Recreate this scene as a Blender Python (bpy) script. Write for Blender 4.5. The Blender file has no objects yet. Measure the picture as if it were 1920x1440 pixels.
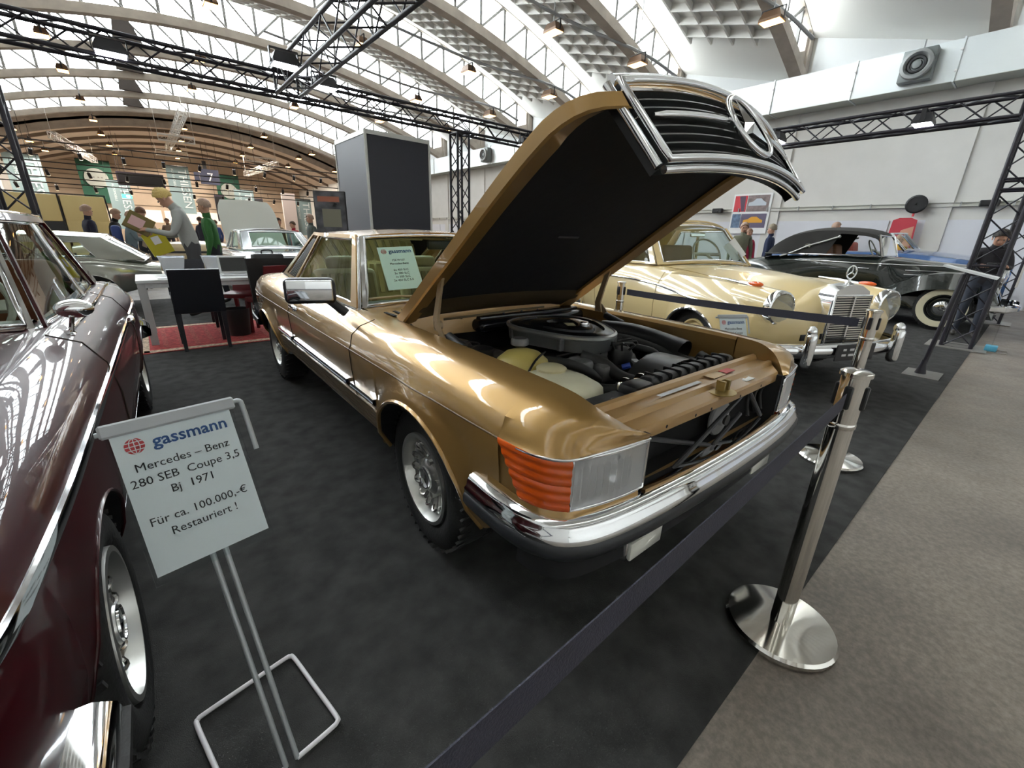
import bpy, bmesh, math, random
from mathutils import Vector, Matrix, Euler
PI = math.pi
random.seed(7)
scene = bpy.context.scene
COL = scene.collection

# ---------------------------------------------------------------- camera
# World axes: x runs towards the long white side wall, y towards the far end wall of the hall.
F, PITCH, ROLL, CAMH, TH = 790.0, 0.3335, -0.0295, 1.31, math.radians(40.4)
def cam_matrix():
    cp, sp = math.cos(PITCH), math.sin(PITCH)
    right, down, fwd = Vector((1, 0, 0)), Vector((0, -sp, -cp)), Vector((0, cp, -sp))
    cr, sr = math.cos(ROLL), math.sin(ROLL)
    r2 = right * cr + down * sr
    d2 = down * cr - right * sr
    rz = Matrix.Rotation(-TH, 3, 'Z')
    r2, d2, fwd = rz @ r2, rz @ d2, rz @ fwd
    m = Matrix((r2, -d2, -fwd)).transposed().to_4x4()
    m.translation = (0, 0, CAMH)
    return m
cam_data = bpy.data.cameras.new('camera')
cam_data.sensor_fit = 'HORIZONTAL'
cam_data.sensor_width = 36.0
cam_data.lens = 36.0 * F / 1920.0
cam_data.clip_start, cam_data.clip_end = 0.02, 300
cam = bpy.data.objects.new('camera', cam_data)
COL.objects.link(cam)
cam.matrix_world = cam_matrix()
scene.camera = cam

# ---------------------------------------------------------------- sky, portals, exposure
scene.view_settings.view_transform = 'Standard'
scene.view_settings.look = 'None'
scene.view_settings.gamma = 1.0
scene.view_settings.use_curve_mapping = False
scene.view_settings.exposure = 0.85
world = bpy.data.worlds.new('overcast_sky')
scene.world = world
world.use_nodes = True
wn = world.node_tree
wbg = wn.nodes['Background']
wbg.inputs['Color'].default_value = (0.92, 0.97, 1.0, 1)
wbg.inputs['Strength'].default_value = 12.0
scene.cycles.max_bounces = 8
scene.cycles.diffuse_bounces = 4
scene.cycles.glossy_bounces = 4
scene.cycles.transparent_max_bounces = 12
scene.cycles.sample_clamp_indirect = 6.0

# hall roof: shed bays, each with an arched beam at y = ARCH_Y0 + 4k
ARCH_Y0, BAY = 5.9, 4.0
K0, K1 = -4, 9
XL, XR = -7.0, 16.0
YB, YS, YE = ARCH_Y0 + BAY * K0 - BAY, ARCH_Y0 + BAY * K1, 60.0   # back wall, end of the skylights, far end wall
GLZ = 1.05
def arch_z(x):
    return 8.45 - 0.0186 * (x - 4.5) ** 2
for k in range(K0, K1):
    ld = bpy.data.lights.new('skylight_portal', 'AREA')
    ld.shape = 'RECTANGLE'
    ld.size, ld.size_y = XR - XL - 0.4, 3.1
    ld.cycles.is_portal = True
    lo = bpy.data.objects.new('skylight_portal', ld)
    COL.objects.link(lo)
    lo.location = ((XL + XR) / 2, ARCH_Y0 + BAY * k + 0.08, 7.8)
    lo.rotation_euler = (math.radians(-90), 0, 0)   # faces the inside of the hall, -y

# ---------------------------------------------------------------- materials
MATS = {}
def mat(name, col, rough=0.5, metal=0.0, coat=0.0, emit=None, estr=0.0, noise=0.0, nscale=20.0, bump=0.0, bscale=60.0,
        spec=0.5, trans=0.0, sheen=0.0, alpha=1.0, coat_rough=0.03, flake=0.0):
    if name in MATS:
        return MATS[name]
    m = bpy.data.materials.new(name)
    m.use_nodes = True
    nt = m.node_tree
    b = nt.nodes['Principled BSDF']
    b.inputs['Base Color'].default_value = (*col, 1)
    b.inputs['Roughness'].default_value = rough
    b.inputs['Metallic'].default_value = metal
    b.inputs['Coat Weight'].default_value = coat
    b.inputs['Coat Roughness'].default_value = coat_rough
    b.inputs['Specular IOR Level'].default_value = spec
    b.inputs['Transmission Weight'].default_value = trans
    b.inputs['Sheen Weight'].default_value = sheen
    if emit:
        b.inputs['Emission Color'].default_value = (*emit, 1)
        b.inputs['Emission Strength'].default_value = estr
    tc = None
    if noise or bump or flake:
        tc = nt.nodes.new('ShaderNodeTexCoord')
    if noise:
        n = nt.nodes.new('ShaderNodeTexNoise')
        n.inputs['Scale'].default_value = nscale
        n.inputs['Detail'].default_value = 6
        nt.links.new(tc.outputs['Object'], n.inputs['Vector'])
        r = nt.nodes.new('ShaderNodeMapRange')
        r.inputs['From Min'].default_value = 0.3
        r.inputs['From Max'].default_value = 0.7
        r.inputs['To Min'].default_value = 1 - noise
        r.inputs['To Max'].default_value = 1 + noise
        nt.links.new(n.outputs['Fac'], r.inputs['Value'])
        mx = nt.nodes.new('ShaderNodeMix')
        mx.data_type = 'RGBA'
        mx.blend_type = 'MULTIPLY'
        mx.inputs['Factor'].default_value = 1.0
        mx.inputs['A'].default_value = (*col, 1)
        nt.links.new(r.outputs['Result'], mx.inputs['B'])
        nt.links.new(mx.outputs['Result'], b.inputs['Base Color'])
    if bump:
        n2 = nt.nodes.new('ShaderNodeTexNoise')
        n2.inputs['Scale'].default_value = bscale
        n2.inputs['Detail'].default_value = 3
        nt.links.new(tc.outputs['Object'], n2.inputs['Vector'])
        bp = nt.nodes.new('ShaderNodeBump')
        bp.inputs['Strength'].default_value = bump
        bp.inputs['Distance'].default_value = 0.02
        nt.links.new(n2.outputs['Fac'], bp.inputs['Height'])
        nt.links.new(bp.outputs['Normal'], b.inputs['Normal'])
    MATS[name] = m
    return m

def glass_mat(name, tint=(0.8, 0.9, 0.87), refl=0.12, haze=0.0):
    """thin pane: see-through with a reflection, lets shadow rays pass"""
    if name in MATS:
        return MATS[name]
    m = bpy.data.materials.new(name)
    m.use_nodes = True
    nt = m.node_tree
    nt.nodes.clear()
    out = nt.nodes.new('ShaderNodeOutputMaterial')
    tr = nt.nodes.new('ShaderNodeBsdfTransparent')
    tr.inputs['Color'].default_value = (*tint, 1)
    gl = nt.nodes.new('ShaderNodeBsdfGlossy')
    gl.inputs['Roughness'].default_value = 0.02
    gl.inputs['Color'].default_value = (1, 1, 1, 1)
    fr = nt.nodes.new('ShaderNodeLayerWeight')
    fr.inputs['Blend'].default_value = refl
    mx = nt.nodes.new('ShaderNodeMixShader')
    nt.links.new(fr.outputs['Fresnel'], mx.inputs['Fac'])
    nt.links.new(tr.outputs['BSDF'], mx.inputs[1])
    nt.links.new(gl.outputs['BSDF'], mx.inputs[2])
    last = mx
    if haze:
        df = nt.nodes.new('ShaderNodeBsdfDiffuse')
        df.inputs['Color'].default_value = (0.9, 0.9, 0.9, 1)
        m2 = nt.nodes.new('ShaderNodeMixShader')
        m2.inputs['Fac'].default_value = haze
        nt.links.new(mx.outputs['Shader'], m2.inputs[1])
        nt.links.new(df.outputs['BSDF'], m2.inputs[2])
        last = m2
    nt.links.new(last.outputs['Shader'], out.inputs['Surface'])
    MATS[name] = m
    return m

CHROME = mat('chrome', (0.82, 0.83, 0.85), 0.06, 1.0)
STEEL = mat('polished_steel', (0.72, 0.70, 0.66), 0.09, 1.0)
ALU = mat('cast_aluminium', (0.62, 0.62, 0.60), 0.34, 1.0)
BLACK = mat('black_plastic', (0.012, 0.012, 0.014), 0.4)
BLACKM = mat('matt_black', (0.008, 0.008, 0.010), 0.85)
RUBBER = mat('tyre_rubber', (0.014, 0.014, 0.014), 0.6, bump=0.15, bscale=90)
TRUSSM = mat('black_truss_paint', (0.012, 0.010, 0.018), 0.42)
WHITE = mat('white_plastic', (0.78, 0.79, 0.80), 0.4)
PAPER = mat('white_paper', (0.90, 0.92, 0.95), 0.6)
GREYPL = mat('grey_plastic', (0.35, 0.36, 0.37), 0.45)
AMBER = mat('amber_lens', (0.85, 0.12, 0.01), 0.12, 0.0, 0.6, trans=0.25)
REDL = mat('red_lens', (0.45, 0.01, 0.015), 0.15, 0, 0.6)
GLASS = glass_mat('car_glass', (0.80, 0.88, 0.84), 0.16)
GLASSG = glass_mat('green_car_glass', (0.78, 0.92, 0.85), 0.14)
LENSG = glass_mat('fluted_lens_glass', (0.90, 0.93, 0.95), 0.25, 0.42)
LAMPG = glass_mat('lamp_glass', (0.86, 0.9, 0.92), 0.22, 0.12)
SKYG = glass_mat('roof_glass', (0.94, 0.97, 0.98), 0.04)
ACRYL = glass_mat('clear_acrylic', (0.93, 0.95, 0.95), 0.12)
INK = mat('black_ink', (0.03, 0.03, 0.035), 0.7)
BLUEINK = mat('blue_ink', (0.035, 0.10, 0.30), 0.6)
REDINK = mat('red_ink', (0.62, 0.06, 0.07), 0.6)

# ---------------------------------------------------------------- mesh helpers
def empty(name, loc=(0, 0, 0), rz=0.0, parent=None, scale=1.0):
    o = bpy.data.objects.new(name, None)
    o.empty_display_size = 0.1
    COL.objects.link(o)
    o.location = loc
    o.rotation_euler = (0, 0, rz)
    o.scale = (scale,) * 3
    if parent:
        o.parent = parent
    return o

def tag(o, label, cat, group=None, kind=None):
    o['label'] = label
    o['category'] = cat
    if group:
        o['group'] = group
    if kind:
        o['kind'] = kind
    return o

def struct(o, label=None):
    o['kind'] = 'structure'
    if label:
        o['label'] = label
    return o

def link_mesh(name, me, parent=None):
    o = bpy.data.objects.new(name, me)
    COL.objects.link(o)
    if parent:
        o.parent = parent
    return o

def frame_of(d):
    d = Vector(d).normalized()
    up = Vector((0, 0, 1)) if abs(d.z) < 0.95 else Vector((1, 0, 0))
    s = d.cross(up).normalized()
    u = s.cross(d).normalized()
    return s, u

class B:
    """collects geometry, then links it as ONE mesh object"""
    def __init__(self):
        self.v, self.f, self.mi = [], [], []
        self.cur = 0
    def add(self, vs, fs):
        n = len(self.v)
        self.v += [tuple(p) for p in vs]
        self.f += [tuple(i + n for i in f) for f in fs]
        self.mi += [self.cur] * len(fs)
        return self
    def box(self, c, s, rz=0.0, m=None):
        x, y, z = s[0] / 2, s[1] / 2, s[2] / 2
        vs = [Vector((a * x, b * y, d * z)) for d in (-1, 1) for a, b in ((-1, -1), (1, -1), (1, 1), (-1, 1))]
        if rz:
            r = Matrix.Rotation(rz, 3, 'Z')
            vs = [r @ p for p in vs]
        if m is not None:
            vs = [m @ p for p in vs]
        c = Vector(c)
        return self.add([p + c for p in vs], [(0, 3, 2, 1), (4, 5, 6, 7), (0, 1, 5, 4), (1, 2, 6, 5), (2, 3, 7, 6), (3, 0, 4, 7)])
    def rbox(self, c, s, r=0.01, seg=2, rz=0.0, m=None):
        bm = bmesh.new()
        bmesh.ops.create_cube(bm, size=1.0)
        bmesh.ops.scale(bm, vec=s, verts=bm.verts)
        bmesh.ops.bevel(bm, geom=bm.edges[:], offset=min(r, min(s) * 0.49), segments=seg, affect='EDGES', profile=0.5)
        mm = Matrix.Rotation(rz, 3, 'Z')
        if m is not None:
            mm = m @ mm
        c = Vector(c)
        bm.verts.index_update()
        self.add([mm @ p.co + c for p in bm.verts], [[q.index for q in f.verts] for f in bm.faces])
        bm.free()
        return self
    def cyl(self, p0, p1, r, seg=10, r1=None, caps=True):
        p0, p1 = Vector(p0), Vector(p1)
        r1 = r if r1 is None else r1
        s, u = frame_of(p1 - p0)
        vs = []
        for p, rr in ((p0, r), (p1, r1)):
            for i in range(seg):
                a = 2 * PI * i / seg
                vs.append(p + (s * math.cos(a) + u * math.sin(a)) * rr)
        fs = [(i, (i + 1) % seg, seg + (i + 1) % seg, seg + i) for i in range(seg)]
        if caps:
            fs += [tuple(reversed(range(seg))), tuple(range(seg, 2 * seg))]
        return self.add(vs, fs)
    def tube(self, path, r, seg=8, closed=False, caps=True):
        P = [Vector(p) for p in path]
        n = len(P)
        rs = r if isinstance(r, (list, tuple)) else [r] * n
        rings = []
        prev = None
        for i in range(n):
            a = P[(i - 1) % n] if (closed or i > 0) else P[i]
            b = P[(i + 1) % n] if (closed or i < n - 1) else P[i]
            t = (b - a).normalized()
            if prev is None:
                s, u = frame_of(t)
            else:
                s = (prev - t * prev.dot(t))
                if s.length < 1e-6:
                    s, u = frame_of(t)
                s.normalize()
                u = s.cross(t)
                u = -u if False else u
            prev = s
            u = t.cross(s)
            rings.append([P[i] + (s * math.cos(2 * PI * j / seg) + u * math.sin(2 * PI * j / seg)) * rs[i] for j in range(seg)])
        vs = [q for rg in rings for q in rg]
        fs = []
        for i in range(n if closed else n - 1):
            i2 = (i + 1) % n
            for j in range(seg):
                j2 = (j + 1) % seg
                fs.append((i * seg + j, i * seg + j2, i2 * seg + j2, i2 * seg + j))
        if caps and not closed:
            fs += [tuple(reversed(range(seg))), tuple((n - 1) * seg + j for j in range(seg))]
        return self.add(vs, fs)
    def lathe(self, prof, c=(0, 0, 0), ax='z', seg=24, m=None, closed=False):
        """prof: list of (radius, height along axis)"""
        c = Vector(c)
        vs = []
        for r, h in prof:
            for i in range(seg):
                a = 2 * PI * i / seg
                p = Vector((r * math.cos(a), r * math.sin(a), h))
                if ax == 'y':
                    p = Vector((p.x, p.z, -p.y))
                elif ax == 'x':
                    p = Vector((p.z, p.x, p.y))
                if m is not None:
                    p = m @ p
                vs.append(p + c)
        fs = []
        n = len(prof)
        for k in range(n if closed else n - 1):
            k2 = (k + 1) % n
            for i in range(seg):
                i2 = (i + 1) % seg
                fs.append((k * seg + i, k * seg + i2, k2 * seg + i2, k2 * seg + i))
        return self.add(vs, fs)
    def disc(self, c, r, ax='z', seg=20, m=None):
        c = Vector(c)
        vs = []
        for i in range(seg):
            a = 2 * PI * i / seg
            p = Vector((r * math.cos(a), r * math.sin(a), 0))
            if ax == 'y':
                p = Vector((p.x, 0, p.y))
            elif ax == 'x':
                p = Vector((0, p.x, p.y))
            if m is not None:
                p = m @ p
            vs.append(p + c)
        return self.add(vs, [tuple(range(seg))])
    def grid(self, G, flip=False, close_u=False):
        n, m = len(G), len(G[0])
        vs = [p for row in G for p in row]
        fs = []
        for i in range(n if close_u else n - 1):
            i2 = (i + 1) % n
            for j in range(m - 1):
                q = (i * m + j, i2 * m + j, i2 * m + j + 1, i * m + j + 1)
                fs.append(q[::-1] if flip else q)
        return self.add(vs, fs)
    def slab(self, G, thick):
        """grid surface given thickness along its normal"""
        n, m = len(G), len(G[0])
        N = []
        for i in range(n):
            row = []
            for j in range(m):
                a = Vector(G[min(i + 1, n - 1)][j]) - Vector(G[max(i - 1, 0)][j])
                b = Vector(G[i][min(j + 1, m - 1)]) - Vector(G[i][max(j - 1, 0)])
                nn = a.cross(b)
                row.append(nn.normalized() if nn.length > 1e-9 else Vector((0, 0, 1)))
            N.append(row)
        G2 = [[Vector(G[i][j]) + N[i][j] * thick for j in range(m)] for i in range(n)]
        self.grid(G, flip=thick > 0)
        self.grid(G2, flip=thick < 0)
        ring = [(0, j) for j in range(m)] + [(i, m - 1) for i in range(1, n)] + [(n - 1, j) for j in range(m - 2, -1, -1)] + [(i, 0) for i in range(n - 2, 0, -1)]
        A = [G[i][j] for i, j in ring]
        C = [G2[i][j] for i, j in ring]
        self.grid([A + [A[0]], C + [C[0]]], flip=thick < 0)
        return self
    def prism(self, poly, h0, h1, ax='z', m=None, c=(0, 0, 0)):
        """poly: 2D points; extruded along the axis from h0 to h1"""
        def to3(p, h):
            q = Vector((p[0], p[1], h)) if ax == 'z' else (Vector((p[0], h, p[1])) if ax == 'y' else Vector((h, p[0], p[1])))
            if m is not None:
                q = m @ q
            return q + Vector(c)
        n = len(poly)
        vs = [to3(p, h0) for p in poly] + [to3(p, h1) for p in poly]
        fs = [tuple(reversed(range(n))), tuple(range(n, 2 * n))] + [(i, (i + 1) % n, n + (i + 1) % n, n + i) for i in range(n)]
        return self.add(vs, fs)
    def ball(self, c, r, seg=12, rings=8, m=None):
        if not isinstance(r, (tuple, list)):
            r = (r, r, r)
        vs, fs = [], []
        for k in range(rings + 1):
            t = PI * k / rings
            for i in range(seg):
                a = 2 * PI * i / seg
                p = Vector((r[0] * math.sin(t) * math.cos(a), r[1] * math.sin(t) * math.sin(a), r[2] * math.cos(t)))
                if m is not None:
                    p = m @ p
                vs.append(p + Vector(c))
        for k in range(rings):
            for i in range(seg):
                i2 = (i + 1) % seg
                fs.append((k * seg + i, (k + 1) * seg + i, (k + 1) * seg + i2, k * seg + i2))
        return self.add(vs, fs)
    def mesh(self, name, mats, smooth=None):
        me = bpy.data.meshes.new(name)
        me.from_pydata(self.v, [], self.f)
        if not isinstance(mats, (list, tuple)):
            mats = [mats]
        for m in mats:
            me.materials.append(m)
        if len(mats) > 1:
            me.polygons.foreach_set('material_index', self.mi)
        bm = bmesh.new()
        bm.from_mesh(me)
        bmesh.ops.remove_doubles(bm, verts=bm.verts[:], dist=1e-5)
        bmesh.ops.recalc_face_normals(bm, faces=bm.faces[:])
        bm.to_mesh(me)
        bm.free()
        if smooth is not None:
            me.shade_smooth()
            me.set_sharp_from_angle(angle=math.radians(smooth))
        me.update()
        return me
    def build(self, name, mats, parent=None, smooth=None, loc=None, rz=None):
        o = link_mesh(name, self.mesh(name, mats, smooth), parent)
        if loc is not None:
            o.location = loc
        if rz is not None:
            o.rotation_euler = (0, 0, rz)
        return o

def one(name, m, parent, fn, smooth=None):
    """one-off helper: fn(builder) then build"""
    b = B()
    fn(b)
    return b.build(name, m, parent, smooth)

def copy_tree(o, parent=None, loc=None, rz=None):
    c = o.copy()
    COL.objects.link(c)
    if parent is not None:
        c.parent = parent
    if loc is not None:
        c.location = loc
    if rz is not None:
        c.rotation_euler = (0, 0, rz)
    for ch in list(o.children):
        copy_tree(ch, c)
    return c

def lerp(a, b, t):
    return a + (b - a) * t

def hermite(xs, ys, x):
    """smooth 1-D interpolation through (xs ascending, ys), slopes limited so it does not overshoot"""
    n = len(xs)
    if x <= xs[0]:
        return ys[0]
    if x >= xs[-1]:
        return ys[-1]
    i = 0
    while xs[i + 1] < x:
        i += 1
    def d(j):
        return (ys[j + 1] - ys[j]) / (xs[j + 1] - xs[j])
    def slope(j):
        if j == 0:
            return d(0)
        if j == n - 1:
            return d(n - 2)
        a, b = d(j - 1), d(j)
        if a * b <= 0:
            return 0.0
        return 2 * a * b / (a + b)
    h = xs[i + 1] - xs[i]
    t = (x - xs[i]) / h
    m0, m1 = slope(i), slope(i + 1)
    t2, t3 = t * t, t * t * t
    return (2 * t3 - 3 * t2 + 1) * ys[i] + (t3 - 2 * t2 + t) * h * m0 + (-2 * t3 + 3 * t2) * ys[i + 1] + (t3 - t2) * h * m1

def curve3(pts, n):
    """Catmull-Rom through 3-D points, n samples"""
    P = [Vector(p) for p in pts]
    out = []
    m = len(P) - 1
    for k in range(n):
        s = k / (n - 1) * m
        i = min(int(s), m - 1)
        t = s - i
        p1, p2 = P[i], P[i + 1]
        p0 = P[i - 1] if i > 0 else p1 * 2 - p2
        p3 = P[i + 2] if i + 2 <= m else p2 * 2 - p1
        out.append(0.5 * ((2 * p1) + (p2 - p0) * t + (2 * p0 - 5 * p1 + 4 * p2 - p3) * t * t + (3 * p1 - p0 - 3 * p2 + p3) * t ** 3))
    return out

def text_mesh(name, body, size, m, parent, mtx, extrude=0.0004, bold=0.0, align='CENTER', shear=0.0):
    """flat lettering as a mesh, laid out in the local x-y plane of mtx"""
    cu = bpy.data.curves.new(name, 'FONT')
    cu.body = body
    cu.size = size
    cu.extrude = extrude
    cu.offset = bold
    cu.shear = shear
    cu.align_x = align
    cu.resolution_u = 2
    tmp = bpy.data.objects.new('tmp_text', cu)
    COL.objects.link(tmp)
    dg = bpy.context.evaluated_depsgraph_get()
    me = bpy.data.meshes.new_from_object(tmp.evaluated_get(dg))
    bpy.data.objects.remove(tmp)
    bpy.data.curves.remove(cu)
    me.name = name
    me.materials.clear()
    me.materials.append(m)
    o = link_mesh(name, me, parent)
    o.matrix_local = mtx
    return o
# ================================================================ THE HALL
CONC = mat('polished_concrete', (0.195, 0.165, 0.138), 0.42, noise=0.28, nscale=1.6, bump=0.04, bscale=30)
def floor_detail():
    """concrete: finer mottling and pale scuffs on top of the broad clouds"""
    nt = CONC.node_tree
    b = nt.nodes['Principled BSDF']
    tc = nt.nodes.new('ShaderNodeTexCoord')
    n = nt.nodes.new('ShaderNodeTexNoise')
    n.inputs['Scale'].default_value = 38
    n.inputs['Detail'].default_value = 8
    n.inputs['Roughness'].default_value = 0.7
    nt.links.new(tc.outputs['Object'], n.inputs['Vector'])
    cr = nt.nodes.new('ShaderNodeValToRGB')
    cr.color_ramp.elements[0].position = 0.40
    cr.color_ramp.elements[0].color = (0.8, 0.8, 0.8, 1)
    cr.color_ramp.elements[1].position = 0.68
    cr.color_ramp.elements[1].color = (1.35, 1.35, 1.36, 1)
    nt.links.new(n.outputs['Fac'], cr.inputs['Fac'])
    old = b.inputs['Base Color'].links[0].from_socket
    mx = nt.nodes.new('ShaderNodeMix')
    mx.data_type = 'RGBA'
    mx.blend_type = 'MULTIPLY'
    mx.inputs['Factor'].default_value = 1
    nt.links.new(old, mx.inputs['A'])
    nt.links.new(cr.outputs['Color'], mx.inputs['B'])
    nt.links.new(mx.outputs['Result'], b.inputs['Base Color'])
    n3 = nt.nodes.new('ShaderNodeTexNoise')
    n3.inputs['Scale'].default_value = 5
    nt.links.new(tc.outputs['Object'], n3.inputs['Vector'])
    r = nt.nodes.new('ShaderNodeMapRange')
    r.inputs['To Min'].default_value = 0.28
    r.inputs['To Max'].default_value = 0.55
    nt.links.new(n3.outputs['Fac'], r.inputs['Value'])
    nt.links.new(r.outputs['Result'], b.inputs['Roughness'])
floor_detail()
CARPET = mat('charcoal_carpet', (0.048, 0.048, 0.047), 0.95, noise=0.35, nscale=9, bump=0.5, bscale=420, spec=0.25)
WALLW = mat('white_wall_paint', (0.60, 0.59, 0.565), 0.8, noise=0.03, nscale=2)
PANELW = mat('pale_wall_panel', (0.62, 0.63, 0.68), 0.7, noise=0.02, nscale=3)
UPPERW = mat('upper_white_panel', (0.60, 0.61, 0.61), 0.7)
TANW = mat('tan_end_wall', (0.52, 0.41, 0.31), 0.85, noise=0.06, nscale=1.5)
BROWNW = mat('brown_gable', (0.155, 0.115, 0.085), 0.9, noise=0.08, nscale=1)
SLABM = mat('white_coffered_slab', (0.74, 0.73, 0.70), 0.85)
BEAMM = mat('aged_concrete_beam', (0.42, 0.37, 0.32), 0.9, noise=0.12, nscale=3)
BARM = mat('glazing_bar_grey', (0.16, 0.155, 0.15), 0.6)
ROOFTOP = mat('roof_membrane', (0.75, 0.77, 0.78), 0.8)
DUCTM = mat('duct_sheet_metal', (0.66, 0.70, 0.71), 0.38, 0.55)

fl = B().box(((XL + XR) / 2, (YB + YE) / 2, -0.1), (XR - XL, YE - YB, 0.2)).build('floor', CONC)
struct(fl)
# booth carpet: everything behind the aisle edge y = 0.247
cp = B().box((6.3, 5.45, 0.003), (15.6, 10.4, 0.006)).build('carpet', CARPET)
tag(cp, 'charcoal needle-felt carpet laid under the show cars', 'carpet')

# side wall with columns, lower panels and joints
w = B().box((XR + 0.1, (YB + YE) / 2, 3.9), (0.2, YE - YB, 7.8)).build('wall_right', WALLW)
struct(w)
pn = 0
y = YB + 2
while y < YS - 3:
    b = B().box((XR - 0.012, y + 1.48, 1.03), (0.024, 2.94, 2.06))
    b.build('wall_panel', PANELW, w)
    y += 3.0
w2 = B().box((XL - 0.1, (YB + YE) / 2, 3.9), (0.2, YE - YB, 7.8)).build('wall_left', WALLW)
struct(w2)
w3 = B().box(((XL + XR) / 2, YB - 0.1, 5), (XR - XL, 0.2, 10)).build('wall_back', WALLW)
struct(w3)
for k in range(K0, K1):
    yy = ARCH_Y0 + BAY * k
    B().box((XR - 0.14, yy + 0.05, 6.75), (0.26, 0.3, 1.6)).build('column', BEAMM, w)
    B().box((XR - 0.03, yy + 1.95, 6.55), (0.05, 3.7, 2.4)).build('upper_panel', UPPERW, w)
    B().box((XR - 0.02, yy + 0.05, 2.55), (0.06, 0.42, 5.1)).build('pilaster', WALLW, w)

# cable rail along the side wall with clamps and small black junction boxes
rl = empty('wall_rail', (XR, 10, 2.42))
tag(rl, 'pale cable rail with clamps running along the white side wall', 'rail')
B().box((-0.05, 0, 0.045), (0.06, 50, 0.012)).box((-0.05, 0, -0.045), (0.06, 50, 0.012)).box((-0.03, 0, 0), (0.02, 50, 0.09)).build('channel', mat('rail_grey', (0.55, 0.55, 0.50), 0.5), rl)
for i in range(34):
    B().box((-0.09, -12 + i * 0.9, 0), (0.03, 0.03, 0.12)).build('clamp', GREYPL, rl)
for yy, lb in ((1.2, 'small black junction box on the wall rail beside the hose reel'), (7.8, 'small black junction box on the wall rail next to the car poster'), (11.9, 'small black junction box on the wall rail far along the white wall')):
    jb = B().rbox((0, 0, 0), (0.12, 0.34, 0.15), 0.02).box((-0.07, 0.02, -0.02), (0.02, 0.14, 0.05)).build('junction_box', BLACK)
    jb.location = (XR - 0.16, yy - 0.1, 2.42)
    tag(jb, lb, 'junction box', 'black junction boxes on the wall rail')
# black cable reel on the rail
cr_ = empty('cable_reel', (XR - 0.18, 2.42, 2.44))
tag(cr_, 'round black hose reel hanging from the wall rail', 'reel')
B().lathe([(0.02, -0.05), (0.19, -0.05), (0.2, -0.03), (0.2, 0.03), (0.19, 0.05), (0.02, 0.05)], ax='x').build('drum', BLACK, cr_, 30)
B().lathe([(0.19, -0.07), (0.225, -0.06), (0.225, -0.03), (0.19, -0.05)], ax='x', closed=True).build('flange', BLACK, cr_, 30)
B().cyl((-0.03, 0, -0.2), (-0.03, 0, -0.3), 0.025).build('nozzle', REDINK, cr_)

# ventilation duct: segments with flange joints
DX, DZ0, DZ1 = 15.35, 5.08, 5.92
dct = empty('air_duct', (DX, 10, DZ0))
struct(dct, 'long square sheet-metal air duct fixed high on the white side wall')
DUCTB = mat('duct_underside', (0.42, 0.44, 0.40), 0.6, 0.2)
yy = YB - 10 + 0.5
while yy < 31:
    B().box((0.32, yy + 1.0, (DZ1 - DZ0) / 2), (0.64, 1.985, DZ1 - DZ0)).build('duct_segment', DUCTM, dct)
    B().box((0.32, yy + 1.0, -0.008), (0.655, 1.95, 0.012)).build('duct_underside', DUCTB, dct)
    B().box((0.30, yy, (DZ1 - DZ0) / 2), (0.66, 0.035, DZ1 - DZ0 + 0.05)).build('duct_flange', DUCTM, dct)
    for zz in (0.2, 0.62):
        B().lathe([(0.0, -0.02), (0.028, -0.015), (0.03, 0.0)], (-0.04, yy, zz), 'x', 8).build('bolt_cap', mat('bolt_cap', (0.8, 0.8, 0.8), 0.3), dct)
    yy += 2.0
def jet_nozzle(y, label):
    e = empty('jet_diffuser', (DX - 0.02, y, 5.5))
    tag(e, label, 'air diffuser', 'round jet diffusers on the air duct')
    GM = mat('diffuser_grey', (0.20, 0.22, 0.22), 0.5, 0.3)
    B().rbox((-0.13, 0, 0), (0.26, 0.62, 0.66), 0.02).build('housing', GM, e, 30)
    B().lathe([(0.30, -0.24), (0.315, -0.30), (0.30, -0.36), (0.24, -0.37), (0.2, -0.33), (0.19, -0.26)], (0, 0, 0), 'x', 28).build('nozzle_ring', mat('diffuser_ring', (0.28, 0.29, 0.29), 0.45, 0.4), e, 40)
    B().lathe([(0.185, -0.27), (0.17, -0.31), (0.13, -0.31), (0.12, -0.265)], (0, 0, 0), 'x', 28).build('guide_vane', BLACK, e, 40)
    B().lathe([(0.1, -0.265), (0.085, -0.31), (0.04, -0.32), (0.0, -0.32)], (0, 0, 0), 'x', 20).build('core_cone', GM, e, 40)
    B().cyl((-0.05, 0, 0.33), (-0.05, 0, 0.55), 0.02).build('hanger', GREYPL, e)
for yv, lb in ((3.1, 'grey round jet diffuser on the air duct above the side wall truss'), (16.4, 'grey round jet diffuser on the air duct behind the raised gold bonnet'), (20.6, 'grey round jet diffuser on the air duct just past the truss tower')):
    jet_nozzle(yv, lb)

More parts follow.
